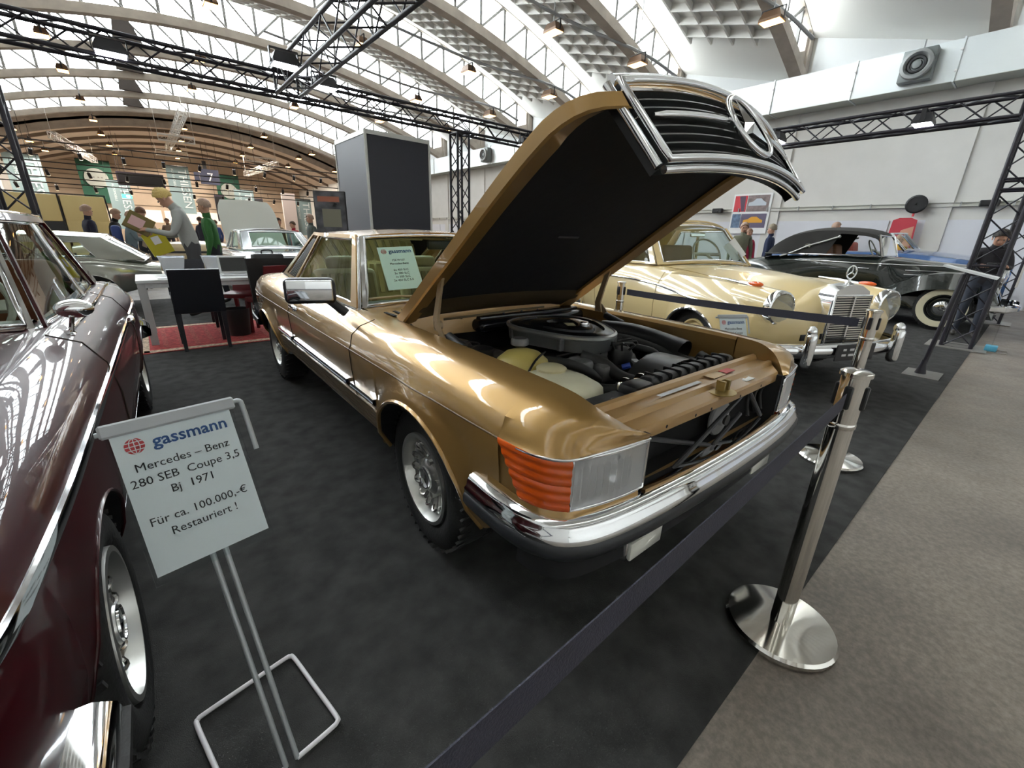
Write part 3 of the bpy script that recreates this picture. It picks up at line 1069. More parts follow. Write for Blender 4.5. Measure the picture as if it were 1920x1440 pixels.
# shut lines and handle
SHUT = mat('shut_line', (.03, .02, .012), .8)
for x, tilt in ((-.66, .02), (-1.93, -.04)):
    pr = profile_at(GST, x)
    both('door_gap', SHUT, gold, lambda b, s: b.tube([(x + tilt * (z - .6), s * (y + .0015), z) for (y, z) in pr[1:9]], .0020, 5), 60)
both('crease_line', mat('crease_brown', (.12, .065, .02), .5), gold, lambda b, s: b.grid(strip_along(gcols, 4, s, -3.5, .56, .0025, -.003, .003)), 60)  # thin brown strip, darker than the gold, along the body crease
def handle(b, s):
    b.rbox((-1.72, s * .862, .818), (.20, .022, .028), .01, 2)
    b.rbox((-1.66, s * .866, .820), (.05, .03, .036), .012, 2)
both('door_handle', CHROME, gold, handle, 40)
# mirror on the visible door and its twin
def mir(b, s):
    m = Matrix.Rotation(s * .30, 3, 'Z')
    b.rbox((-.84, s * .955, 1.03), (.075, .235, .125), .028, 3, m=m)
    b.cyl((-.82, s * .80, .91), (-.83, s * .875, .985), .024, 8)
mo = both('door_mirror', BLACK, gold, mir, 45)
for o, s in zip(mo, (1, -1)):
    m = Matrix.Rotation(s * .30, 3, 'Z')
    B().rbox(Vector((-.84, s * .955, 1.033)) + m @ Vector((.036, 0, 0)), (.012, .205, .10), .02, 3, m=m).build('mirror_shell', CHROME, o, 45)

# ---- greenhouse
WSB, WST = (-.95, .665, .905), (-1.22, .548, 1.292)
RRT, RRB = (-2.06, .548, 1.300), (-2.76, .60, .965)
ws = patch((WSB[0], -WSB[1], WSB[2]), (WSB[0], WSB[1], WSB[2]), (WST[0], WST[1], WST[2]), (WST[0], -WST[1], WST[2]), 20, 10, (.085, 0, .028))
w = framed_window(gold, ws, .022, .978, .03, .965, CHROME, GLASSG, CHROME, -.02, .009, ('windscreen_frame', 'windscreen', 'windscreen_trim'))
rw = patch((RRB[0], RRB[1], RRB[2]), (RRB[0], -RRB[1], RRB[2]), (RRT[0], -RRT[1], RRT[2]), (RRT[0], RRT[1], RRT[2]), 20, 10, (-.06, 0, .02))
framed_window(gold, rw, .06, .94, .06, .93, GOLD, GLASSG, CHROME, -.02, .008, ('rear_window_frame', 'rear_window', 'rear_window_trim'))
# roof panel
G = []
for i in range(15):
    u = i / 14
    x = lerp(WST[0], RRT[0], u)
    xo = .085 * (1 - u) - .06 * u
    row = []
    for j in range(17):
        v = 2 * j / 16 - 1
        e = 1 - v * v
        z = lerp(1.292, 1.300, u) + .032 * e + .016 * math.sin(PI * u) * (.4 + .6 * e)
        yy = .548 * v
        if abs(v) > .99:
            z -= .006
        row.append(Vector((x + xo * e, yy, z)))
    G.append(row)
B().slab(G, .02).build('roof', GOLD, gold, 50)
for s in (1, -1):
    belt0, belt1 = Vector((-.93, s * .69, .905)), Vector((-2.80, s * .655, .955))
    P = patch(belt0, belt1, Vector((RRT[0] - .02, s * .556, 1.298)), Vector((WST[0] - .005, s * .556, 1.292)), 20, 10, (0, s * .03, 0))
    fr = [(.0, .045), (.70, .73), (.935, 1.0)]
    b = B()
    for a, c in fr:
        b.slab(sub(P, a, c, 0, 1, 3, 8), s * .018)
    b.slab(sub(P, 0, 1, 0, .05, 16, 1), s * .018)
    b.slab(sub(P, 0, 1, .94, 1, 16, 1), s * .018)
    b.build('side_window_frame', GOLD, gold, 40)
    S1 = sub(P, .045, .70, .05, .94, 12, 6)
    w1 = B().grid(S1).build('side_window', GLASSG, gold, 60)
    B().tube(ring_of(S1), .009, 6, True).build('window_trim', CHROME, w1, 60)
    S2 = sub(P, .735, .925, .05, .90, 8, 6)
    w2 = B().grid(S2).build('quarter_window', mat('dark_glass', (.012, .013, .015), .08, 0, .5), gold, 60)
    for q in range(6):
        L = sub(P, .745 + .028 * q, .757 + .028 * q, .06, .89, 1, 6, 0)
        B().slab([[p + Vector((0, s * .008, 0)) for p in r] for r in L], s * .004).build('louvre', BLACK, w2)
    B().tube(ring_of(sub(P, .0, .93, .0, .96, 20, 6, 0)), .010, 6, True).build('drip_rail', CHROME, gold, 60)
    B().tube([belt0 + Vector((0, s * .012, -.005)), (belt0 + belt1) / 2 + Vector((0, s * .045, -.004)), belt1 + Vector((0, s * .012, -.005))], .011, 6).build('belt_trim', CHROME, gold, 60)
# boot lid and tail
G = [[(x, hw * v, z - .02 * v * v) for v in [q / 6 - 1 for q in range(13)]] for x, hw, z in ((-2.72, .645, .965), (-3.0, .635, .955), (-3.4, .61, .925), (-3.70, .575, .885), (-3.80, .55, .85))]
B().grid(G).build('boot_lid', GOLD, gold, 40)
B().grid([gcols[0], [(-3.83, 0, p[2]) for p in gcols[0]], gm[0]]).build('tail_panel', GOLD, gold, 40)
both('tail_lamp', REDL, gold, lambda b, s: b.rbox((-3.825, s * .50, .70), (.04, .34, .16), .015, 2), 40)
RB = [Vector((-3.05, .885, 0)), Vector((-3.45, .862, 0)), Vector((-3.70, .81, 0)), Vector((-3.84, .70, 0)), Vector((-3.90, .4, 0)), Vector((-3.915, 0, 0))]
rb = curve3(RB, 24)
rbf = rb + [Vector((p.x, -p.y, 0)) for p in reversed(rb[:-1])]
def sweep_rear(prof):
    G = []
    n = len(rbf)
    for i, p in enumerate(rbf):
        t = (rbf[min(i + 1, n - 1)] - rbf[max(i - 1, 0)]).normalized()
        o = Vector((-t.y, t.x, 0))
        if o.dot(Vector((p.x + 2.6, p.y, 0))) < 0:
            o = -o
        G.append([p + o * a + Vector((0, 0, z)) for a, z in prof])
    return G
B().grid(sweep_rear([(-.08, .60), (-.01, .595), (.006, .57), (.006, .54), (-.02, .53)])).build('rear_bumper', CHROME, gold, 50)
B().grid(sweep_rear([(-.02, .545), (.014, .53), (.014, .48), (-.06, .46)])).build('rear_bumper_rubber', BLACK, gold, 50)

# ---- cabin
B().box((-1.8, 0, .40), (1.9, 1.28, .04)).build('cabin_floor', BLACKM, gold)
b = B()
b.grid([[(-.93, y, .91), (-1.02, y, .915), (-1.22, y, .90), (-1.27, y, .84), (-1.22, y, .55)] for y in (-.64, -.3, 0, .3, .64)])
b.build('dashboard', mat('tan_dashboard', (.10, .075, .045), .7), gold, 40)
def seat(b, yc, x, back=.62, w=.50):
    b.rbox((x, yc, .60), (.52, w, .18), .06, 3)
    m = Matrix.Rotation(-.24, 3, 'Y')
    b.rbox((x - .33, yc, .60 + back / 2), (.15, w, back), .06, 3, m=m)
for yc in (.36, -.36):
    b = B()
    seat(b, yc, -1.78, .44)
    st = b.build('front_seat', BEIGE, gold, 40)
    B().rbox((-2.19, yc, 1.075), (.08, .25, .11), .04, 3).build('headrest', BEIGE, st, 40)
    for q in range(-3, 4):
        m = Matrix.Rotation(-.24, 3, 'Y')
        B().rbox((-2.025, yc + q * .06, .84), (.012, .045, .34), .006, 1, m=m).build('seat_pleat', BEIGE2, st, 40)
b = B()
seat(b, 0, -2.42, .44, 1.16)
rs = b.build('rear_seat', BEIGE, gold, 40)
for q in range(-7, 8):
    B().rbox((-2.655, q * .075, .90), (.012, .055, .28), .006, 1, m=Matrix.Rotation(-.24, 3, 'Y')).build('seat_pleat', BEIGE2, rs, 40)
ring = [Vector((0, .19 * math.cos(2 * PI * i / 24), .19 * math.sin(2 * PI * i / 24))) for i in range(24)]
mst = Matrix.Rotation(-.5, 3, 'Y')
b = B().tube([mst @ p + Vector((-1.40, .36, .93)) for p in ring], .014, 6, True)
b.cyl((-1.40, .36, .93), (-1.22, .36, .84), .02)
b.box((-1.40, .36, .93), (.03, .34, .05), m=mst)
b.build('steering_wheel', BLACK, gold, 40)
B().rbox((-1.22, .02, 1.245), (.03, .24, .06), .015, 2).build('rear_view_mirror', BLACK, gold, 40)
both('sun_visor', BEIGE, gold, lambda b, s: b.rbox((-1.31, s * .30, 1.278), (.14, .36, .014), .005, 1), 40)

# ---- cowl with air slots and wipers
G = [[(x, y, z + .035 * (1 - (y / .66) ** 2)) for y in [-.66 + .11 * i for i in range(13)]] for x, z in ((-.60, .885), (-.75, .893), (-.90, .902), (-.985, .906))]
G = [[(p[0] + .075 * (1 - (p[1] / .66) ** 2), p[1], p[2]) for p in r] for r in G]
cowl = B().grid(G).build('cowl', GOLD, gold, 40)
b = B()
for i in range(27):
    y = -.60 + .0462 * i
    e = 1 - (y / .66) ** 2
    z = .8915 + .035 * e
    b.box((-.735 + .075 * e, y, z + .004), (.13, .018, .004))
b.build('air_slot', BLACKM, cowl)
B().slab([[(-.60 + .075 * (1 - (y / .66) ** 2), y, .886 + .035 * (1 - (y / .66) ** 2)), (-.585 + .075 * (1 - (y / .66) ** 2), y, .80)] for y in [-.62 + .124 * i for i in range(11)]], .006).build('cowl_edge', GOLDIN, cowl, 40)
for i in range(9):
    y = -.56 + .14 * i
    B().lathe([(.0, .006), (.007, .004), (.008, 0)], (-.583 + .075 * (1 - (y / .66) ** 2), y, .855 + .035 * (1 - (y / .66) ** 2)), 'x', 6).build('screw', BLACK, cowl)
for (y0, y1) in ((.10, -.30), (-.30, -.62)):
    b = B().tube([(-.83, y0, .945), (-.86, y0 - .05, .965), (-.92, (y0 + y1) / 2, .965), (-.95, y1, .955)], .007, 6)
    b.cyl((-.82, y0, .925), (-.82, y0, .955), .014, 8)
    b.build('wiper', mat('wiper_champagne', (.42, .35, .22), .35, .7), gold, 40)
# ---- wheels of the gold coupe
for (x, st) in ((0.0, 1), (-2.82, 0)):
    for s in (1, -1):
        add_wheel(gold, (x, s * .715, .328), .318, .205, .196, 'bundt', s, steer=-.03 if st else 0)

# ---- engine bay
DARKM = mat('engine_dark_metal', (.05, .05, .05), .5, .5, noise=.3, nscale=25)
GREYM = mat('engine_grey_metal', (.20, .20, .20), .45, .7, noise=.3, nscale=20)
HOSE = mat('rubber_hose', (.018, .018, .018), .55)
bay = B().box((.05, 0, .42), (1.30, 1.16, .03)).build('engine_bay_floor', BLACKM, gold)
b = B()
for s in (1, -1):
    b.box((.05, s * .575, .59), (1.34, .03, .30))
b.box((-.585, 0, .64), (.03, 1.18, .44))
b.build('engine_bay_wall', BLACKM, gold)
# firewall tray
b = B().rbox((-.50, .22, .835), (.14, .86, .07), .03, 3)
b.rbox((-.53, .22, .87), (.09, .80, .03), .012, 2)
b.build('firewall_tray', mat('glossy_black_tray', (.010, .011, .018), .18), gold, 40)
# strut towers
for s in (1, -1):
    b = B().lathe([(.13, 0), (.125, .10), (.09, .15), (.04, .16), (.0, .16)], (-.33, s * .46, .66), 'z', 20)
    b.build('strut_tower', GREYM, gold, 40)
# engine block mass, cylinder covers
b = B().rbox((-.05, .03, .60), (.70, .50, .28), .05, 2)
b.build('engine_block', DARKM, gold, 40)
for s in (1, -1):
    B().rbox((-.07, .03 + s * .25, .70), (.56, .15, .10), .04, 3, m=Matrix.Rotation(s * .4, 3, 'X')).build('cylinder_cover', GREYM, gold, 40)
# air filter: rounded-triangle pan with concentric steps
def filt(sc, n=40):
    P = []
    for i in range(n):
        a = 2 * PI * i / n
        r = .255 + .022 * math.cos(3 * a + .6) + .012 * math.cos(2 * a)
        P.append((r * 1.10 * math.cos(a) * sc, r * math.sin(a) * sc))
    return P
FC = Vector((-.09, .07, 0))
def filter_rings(spec):
    return [[Vector((p[0], p[1], z)) + FC for p in filt(sc)] + [Vector((filt(sc)[0][0], filt(sc)[0][1], z)) + FC for _ in (0,)] for sc, z in spec]
pan = B().grid(filter_rings([(.80, .795), (.97, .805), (1.0, .865)])).build('air_filter', mat('filter_pan_aluminium', (.45, .46, .46), .30, .9), gold, 40)
B().grid(filter_rings([(1.0, .862), (1.03, .870), (1.03, .882), (.99, .888), (.97, .884)])).build('filter_rim', mat('filter_rim_grey', (.55, .56, .56), .3, .8), pan, 40)
B().grid(filter_rings([(.98, .882), (.90, .889), (.80, .892), (.78, .882), (.62, .880), (.60, .892), (.56, .895), (.30, .897), (.28, .885), (.14, .885), (.12, .897), (.0, .899)])).build('filter_lid', mat('filter_lid_black', (.014, .016, .020), .20, .2), pan, 35)
B().add([FC + Vector(q) for q in ((.02, -.02, .900), (.09, -.06, .900), (.11, -.02, .900), (.05, .02, .900))], [(0, 1, 2, 3)]).build('filter_sticker', mat('cream_sticker', (.62, .55, .30), .5), pan)
for a in (.3, 1.6, 2.9, 4.2, 5.4):
    p = FC + Vector((.285 * math.cos(a), .255 * math.sin(a), .84))
    B().rbox(p, (.03, .03, .06), .006, 1).build('filter_clip', GREYM, pan)
B().lathe([(.022, 0), (.024, .01), (.02, .018), (.0, .02)], FC + Vector((.10, .05, .893)), 'z', 14).build('filter_nut', CHROME, pan, 40)
# intake snorkel on the far side
B().tube(curve3([(-.10, .40, .82), (.05, .47, .82), (.22, .50, .80), (.36, .50, .77)], 14), [.055] * 10 + [.058, .062, .066, .068], 14, caps=False).build('intake_snorkel', BLACK, gold, 50)
# expansion tank (yellowed)
b = B().lathe([(.0, -.075), (.085, -.07), (.115, -.03), (.120, .01), (.110, .045), (.075, .075), (.035, .088), (.0, .09)], (.10, -.365, .765), 'z', 26)
tk = b.build('expansion_tank', mat('yellowed_plastic', (.52, .42, .12), .35), gold, 60)
B().lathe([(.0, .03), (.034, .028), (.04, .018), (.04, 0), (.03, -.006)], (.055, -.345, .865), 'z', 16).build('tank_cap', GREYM, tk, 40)
B().tube(curve3([(.17, -.30, .85), (.20, -.38, .83), (.215, -.44, .78), (.20, -.47, .73)], 10), .005, 5).build('tank_strap', BLACK, tk, 40)
# washer bottle (off-white)
P_ = [(.205, -.47), (.30, -.495), (.46, -.50), (.52, -.47), (.53, -.38), (.50, -.30), (.38, -.265), (.26, -.27), (.20, -.33)]
cx_, cy_ = .37, -.385
def wb(sc, z):
    return [Vector((cx_ + (p[0] - cx_) * sc, cy_ + (p[1] - cy_) * sc, z)) for p in P_ + P_[:1]]
b = B().grid([wb(.92, .60), wb(1.0, .64), wb(1.0, .755), wb(.97, .785), wb(.86, .800), wb(.5, .806), wb(.01, .808)])
wbo = b.build('washer_bottle', mat('milky_plastic', (.66, .63, .46), .38, noise=.06, nscale=9), gold, 50)
B().lathe([(.06, 0), (.062, .012), (.05, .02), (.0, .021)], (.275, -.36, .803), 'z', 22).build('bottle_cap', mat('milky_plastic2', (.60, .54, .33), .4), wbo, 40)
# brackets by the bottle
b = B().rbox((.56, -.30, .66), (.10, .16, .12), .02, 2)
b.lathe([(.045, -.02), (.05, 0), (.03, .01)], (.56, -.40, .70), 'z', 14)
b.build('fuel_vent_canister', mat('olive_metal', (.22, .21, .13), .5, .2), gold, 40)
# radiator with ribbed top tank and fan shroud
B().box((.615, .10, .58), (.06, .92, .36)).build('radiator', BLACKM, gold)
rt = B().rbox((.598, .13, .80), (.075, .66, .06), .026, 3).build('radiator_tank', BLACK, gold, 40)
for i in range(9):
    B().rbox((.598, -.14 + i * .065, .805), (.081, .010, .062), .004, 1).build('tank_rib', BLACK, rt)
B().rbox((.60, -.245, .785), (.085, .12, .08), .02, 2).build('radiator_end', BLACK, gold, 40)
B().rbox((.60, -.40, .73), (.11, .20, .13), .02, 2).build('battery_box', DARKM, gold, 40)
G = []
for i in range(15):
    a = PI * i / 14
    G.append([(.40, .16 + .235 * math.cos(a), .665 + .165 * math.sin(a)), (.55, .16 + .245 * math.cos(a), .665 + .165 * math.sin(a))])
sh = B().grid(G)
sh.grid([[g[0], (.40, .16, .66)] for g in G])
sh.build('fan_shroud', mat('shroud_plastic', (.03, .03, .03), .35), gold, 50)
# hoses, pipes, distributor, leads
for path, r in (([(.10, -.24, .76), (.22, -.18, .735), (.34, -.20, .72), (.45, -.18, .735), (.545, -.20, .78)], .024),
                ([(.18, -.08, .80), (.26, -.02, .775), (.36, -.02, .74), (.50, -.06, .755), (.56, -.10, .79)], .028),
                ([(.14, -.26, .80), (.24, -.22, .80), (.30, -.16, .77), (.31, -.10, .72)], .020),
                ([(.20, .30, .80), (.30, .34, .78), (.36, .28, .72), (.34, .18, .70)], .016),
                ([(-.02, .36, .80), (.12, .42, .79), (.30, .45, .76), (.45, .46, .74), (.54, .47, .76)], .028),
                ([(.44, .50, .77), (.50, .50, .75), (.56, .50, .72)], .034)):
    B().tube(curve3(path, 16), r, 10).build('hose', HOSE, gold, 60)
for y in (-.20, -.10):
    B().lathe([(.034, -.012), (.036, 0), (.034, .012)], (.52, y, .775), 'x', 14).build('hose_clamp', STEEL, gold, 40)
dist = B().lathe([(.055, 0), (.06, .05), (.05, .075), (.0, .085)], (.22, .16, .74), 'z', 18).build('distributor', DARKM, gold, 40)
for i in range(8):
    a = 2 * PI * i / 8
    p0 = Vector((.22 + .045 * math.cos(a), .16 + .045 * math.sin(a), .81))
    p3 = Vector((.05 + .02 * i, -.10 + .055 * i, .77))
    B().tube(curve3([p0, p0 + Vector((.02 * math.cos(a), .03 * math.sin(a), .04)), (p0 + p3) / 2 + Vector((0, 0, .03)), p3], 10), .006, 5).build('ignition_lead', HOSE, dist, 60)
B().rbox((.20, -.12, .75), (.12, .12, .10), .03, 2).rbox((.28, -.03, .74), (.08, .10, .08), .02, 2).build('pump_housing', GREYM, gold, 40)
B().rbox((-.12, -.42, .70), (.10, .10, .14), .03, 2).lathe([(.05, .0), (.05, .05), (.02, .06), (0, .06)], (-.12, -.42, .77), 'z', 16).build('brake_reservoir', BLACK, gold, 40)
B().rbox((.02, -.47, .74), (.045, .045, .05), .01, 2).build('red_terminal', REDINK, gold, 40)
B().lathe([(.05, .0), (.055, .004), (.05, .008)], (-.22, -.43, .815), 'z', 20, closed=True).build('filler_ring', DARKM, gold, 40)
B().cyl((.27, .12, .735), (.30, .14, .75), .014, 8).build('blue_connector', mat('blue_plastic', (.02, .08, .5), .4), gold)
for (x, y, z, dx, dy, dz) in [(random.uniform(-.25, .45), random.uniform(-.2, .5), random.uniform(.66, .74), random.uniform(.03, .09), random.uniform(.03, .09), random.uniform(.03, .08)) for _ in range(26)]:
    B().rbox((x, y, z), (dx, dy, dz), .008, 1, rz=random.uniform(0, 1)).build('engine_fitting', random.choice((DARKM, DARKM, GREYM, BLACK)), gold, 40)
# ---- radiator support (lock panel)
G = []
prof = [(.635, .775), (.640, .812), (.652, .818), (.664, .812), (.672, .795), (.715, .795), (.725, .806), (.742, .806), (.752, .790), (.800, .783), (.806, .775), (.806, .745)]
for i in range(21):
    tq = -1 + .1 * i
    e = 1 - tq * tq
    G.append([(x + .018 * e, tq * hermite([.63, .69, .74, .806], [.606, .604, .585, .502], x), z + .012 * e) for x, z in prof])
sup = B().grid(G).build('lock_panel', GOLDIN, gold, 35)
B().slab([[(.69 + .016, -.28 + q * .03, .8135), (.708 + .016, -.28 + q * .03, .8135)] for q in range(10)], .0015).build('data_strip', mat('faded_white_label', (.66, .68, .72), .4), sup)
B().box((.705, .225, .8125), (.034, .075, .002)).build('red_label', mat('red_label', (.55, .04, .04), .5), sup)
B().box((.708, .12, .813), (.045, .10, .002)).build('type_plate', mat('brass_plate', (.40, .27, .12), .35, .5), sup)
B().box((.785, .235, .797), (.03, .075, .002)).box((.785, .215, .7985), (.02, .022, .001)).build('paint_plate', ALU, sup)
b = B().lathe([(.055, 0), (.055, .004), (.0, .004)], (.795, -.01, .797), 'z', 20)
b.box((.795, -.01, .815), (.03, .012, .045)).box((.795, .025, .815), (.03, .012, .045)).box((.785, .008, .833), (.012, .05, .012))
b.build('bonnet_latch', mat('zinc_yellow', (.36, .26, .09), .4, .6), sup, 40)
for y in (-.38, -.22, -.12, .1, .3):
    B().disc((.8265 - .02 * (y / .5) ** 2 + .0, y, .765), .006, 'x', 8).build('panel_hole', BLACKM, sup)
# grille cavity: dark back, floor strip, cross braces, horn
B().box((.715, 0, .67), (.02, .98, .20)).build('cavity_back', BLACKM, gold)
B().box((.765, 0, .575), (.12, .98, .012)).build('cavity_floor', BLACKM, gold)
both('cavity_side', BLACKM, gold, lambda b, s: b.box((.765, s * .492, .675), (.13, .012, .20)))
G = [[(.785, y, .584), (.812 + .040 * (1 - (y / .5) ** 2), y, .586), (.845 + .02 * (1 - (y / .5) ** 2), y, .600), (.850 + .02 * (1 - (y / .5) ** 2), y, .57)] for y in [-.5 + .1 * i for i in range(11)]]
B().grid(G).build('front_panel', GOLDIN, gold, 40)
brm = mat('black_brace', (.022, .022, .026), .42)
for p0, p1 in (((.80, -.47, .745), (.80, -.02, .585)), ((.815, -.30, .585), (.80, .22, .76)), ((.80, .24, .75), (.80, .42, .60)), ((.80, .20, .66), (.81, -.02, .585))):
    B().cyl(p0, p1, .009, 8).build('cross_brace', brm, gold, 40)
B().lathe([(.0, -.02), (.07, -.02), (.074, -.012), (.07, -.004), (.03, .0), (.025, .012), (.0, .014)], (.775, .10, .655), 'x', 28).build('horn', mat('grey_horn', (.30, .30, .30), .55), gold, 40)
B().lathe([(.02, 0), (.022, .01), (.0, .012)], (.788, .10, .655), 'x', 14).build('horn_nut', DARKM, gold, 40)
for y in (.33, .40, .46):
    B().tube(curve3([(.78, y, .74), (.76, y + .02, .68), (.79, y - .02, .62)], 8), .008, 6).build('wiring_loom', HOSE, gold, 60)

# ---- bonnet (its own frame: x along the panel from the hinge, z out of its top)
bon_rot = math.radians(-35.5)
US = [0, .3, .6, .9, 1.1, 1.24, 1.33, 1.39, 1.43]
HW = [.615, .615, .615, .615, .612, .606, .585, .548, .505]
VE = [0, .0, -.004, -.006, -.010, -.018, -.034, -.058, -.085]
def bon(u, t):
    """t in -1..1 across"""
    hw, ve = hermite(US, HW, u), hermite(US, VE, u)
    e = 1 - t * t
    return Vector((u + .058 * e * (u / 1.43) ** 3 - .03 * e * (1 - u / 1.43) ** 6, hw * t, ve + .030 * e * (1 - .3 * (u / 1.43) ** 4)))
un = [1.43 * (1 - (1 - i / 26) ** 1.4) for i in range(27)]
ts = [math.sin(PI / 2 * (j / 12 - 1)) for j in range(25)]
skin = [[bon(u, t) for t in ts] for u in un]
bonnet = B().grid(skin).build('bonnet', GOLD, gold, 40)
bonnet.location = (-.60, 0, .908)
bonnet.rotation_euler = (0, bon_rot, 0)
edge = []
for s in (1, -1):
    G = []
    for u in un:
        p = bon(u, s)
        w_ = .075 if u < 1.2 else lerp(.075, .03, (u - 1.2) / .23)
        G.append([p, p + Vector((0, -s * .004, -.045)), p + Vector((0, -s * .012, -.052)), p + Vector((0, -s * (.012 + w_), -.040)), p + Vector((0, -s * (.014 + w_), -.026))])
    B().grid(G).build('bonnet_flange', GOLD, bonnet, 40)
G = [[bon(u, t * .97) + Vector((0, 0, -.030)) for t in ts] for u in un]
B().grid(G).build('bonnet_insulation', mat('black_insulation', (.007, .007, .011), .75, bump=.1, bscale=15), bonnet, 40)
B().box((.72, -.02, -.0145), (.012, .13, .004)).build('insulation_slit', mat('slit_grey', (.06, .06, .07), .5), bonnet)
B().slab([[bon(.02, t * .96) + Vector((0, 0, -.030)), bon(.03, t * .96) + Vector((.0, 0, -.038)), bon(.16, t * .90) + Vector((0, 0, -.05)), bon(.20, t * .88) + Vector((0, 0, -.032))] for t in ts], .003).build('bonnet_crossmember', mat('dark_gold_inner', (.06, .042, .02), .5), bonnet, 40)
B().tube(curve3([(.10, -.42, -.085), (.12, -.2, -.09), (.13, 0, -.088), (.14, .25, -.09)], 14), .006, 6).build('washer_pipe', mat('dull_brass', (.20, .15, .08), .5, .5), bonnet, 60)
# grille: frame follows the nose
def gr(y, f):
    """point on the grille front, y across, f 0 top..1 bottom"""
    e = 1 - (y / .5) ** 2
    return Vector((1.434 + .060 * e + .002 * f, y, -.046 - .008 * (1 - e) - .245 * f + .018 * e * (1 - f)))
hwf = lambda f: lerp(.498, .458, f)
top = [gr(hwf(0) * (q / 10 - 1), 0) for q in range(21)]
bot = [gr(hwf(1) * (1 - q / 10), 1) for q in range(21)]
s1 = [gr(hwf(f), f) for f in (.12, .3, .5, .7, .88)]
s2 = [gr(-hwf(f), f) for f in (.88, .7, .5, .3, .12)]
B().tube(top + s1 + bot + s2, .011, 8, True).build('grille_surround', CHROME, bonnet, 60)
B().tube([p + Vector((-.022, 0, .022)) for p in top], .017, 8).build('nose_trim', CHROME, bonnet, 60)
B().tube([p + Vector((-.025, 0, -.012)) for p in bot], .011, 8).build('grille_lower_trim', CHROME, bonnet, 60)
both('grille_side_trim', CHROME, bonnet, lambda b, s: b.tube([gr(s * (hwf(f) + .014), f) + Vector((-.024, 0, .002)) for f in (-.05, .2, .4, .6, .8, 1.02)], .013, 8), 60)
B().grid([[gr(hwf(f) * (q / 10 - 1), f) + Vector((-.060, 0, 0)) for f in (0, 1)] for q in range(21)]).build('grille_back', mat('grille_dark', (.006, .007, .007), .3), bonnet, 40)
both('grille_cheek', BLACK, bonnet, lambda b, s: b.grid([[gr(s * hwf(f), f), gr(s * hwf(f), f) + Vector((-.065, 0, 0))] for f in (0, .25, .5, .75, 1)]))
for f in (.13, .235, .34, .57, .68, .79, .90):
    B().slab([[gr((hwf(f) - .012) * (i / 12 - 1), f) + Vector((-.008, 0, 0)), gr((hwf(f) - .012) * (i / 12 - 1), f) + Vector((-.045, 0, -.003))] for i in range(25)], .005).build('grille_slat', mat('slat_dark_chrome', (.20, .205, .21), .25, .8), bonnet, 30)
for s in (1, -1):
    B().tube([gr(s * lerp(.105, .44, i / 8), .455) + Vector((.0, 0, 0)) for i in range(9)], [.010] * 8 + [.005], 8).build('grille_bar', CHROME, bonnet, 60)
sc = gr(0, .50) + Vector((.012, 0, 0))
ring = [sc + Vector((0, .105 * math.cos(2 * PI * i / 40), .105 * math.sin(2 * PI * i / 40))) for i in range(40)]
B().tube(ring, .010, 8, True).build('star_ring', CHROME, bonnet, 60)
b = B()
for i in range(3):
    m = Matrix.Rotation(2 * PI * i / 3, 3, 'X')
    b.add([sc + m @ Vector(q) for q in ((.0, -.022, .006), (.016, 0, 0), (.0, .022, .006), (.0, 0, .100), (-.012, 0, 0))], [(0, 1, 3), (1, 2, 3), (0, 3, 4), (2, 4, 3)])
b.build('star', CHROME, bonnet, 20)
both('grille_clip', STEEL, bonnet, lambda b, s: b.slab([[(1.40, s * .482, -.15), (1.40, s * .46, -.20)], [(1.44, s * .482, -.16), (1.435, s * .47, -.205)]], .003))
# hinge arms
AM = mat('hinge_arm_brown', (.34, .25, .15), .45, .3)
for s in (1, -1):
    b = B()
    b.slab([[(-.230, s * .565, 1.15), (-.198, s * .565, 1.15)], [(-.264, s * .565, 1.04), (-.230, s * .565, 1.045)], [(-.296, s * .565, .945), (-.256, s * .565, .945)], [(-.29, s * .565, .89), (-.242, s * .565, .89)]], .012)
    b.lathe([(.02, -.012), (.02, .012), (.0, .012)], (-.215, s * .565, 1.152), 'y', 12)
    b.lathe([(.02, -.014), (.02, .014), (.0, .014)], (-.268, s * .565, .915), 'y', 12)
    b.build('hinge_arm', AM, gold, 40)
    b = B().slab([[(-.275, s * .575, .925), (-.25, s * .575, .935)], [(-.20, s * .575, .84), (-.175, s * .575, .86)], [(-.16, s * .575, .76), (-.13, s * .575, .78)]], .008)
    b.build('hinge_link', AM, gold, 40)
    B().cyl((-.20, s * .55, .875), (-.07, s * .55, .845), .020, 12).build('hinge_damper', DARKM, gold, 40)
    B().cyl((-.07, s * .55, .845), (.06, s * .55, .81), .014, 10).build('damper_rod', AM, gold, 40)

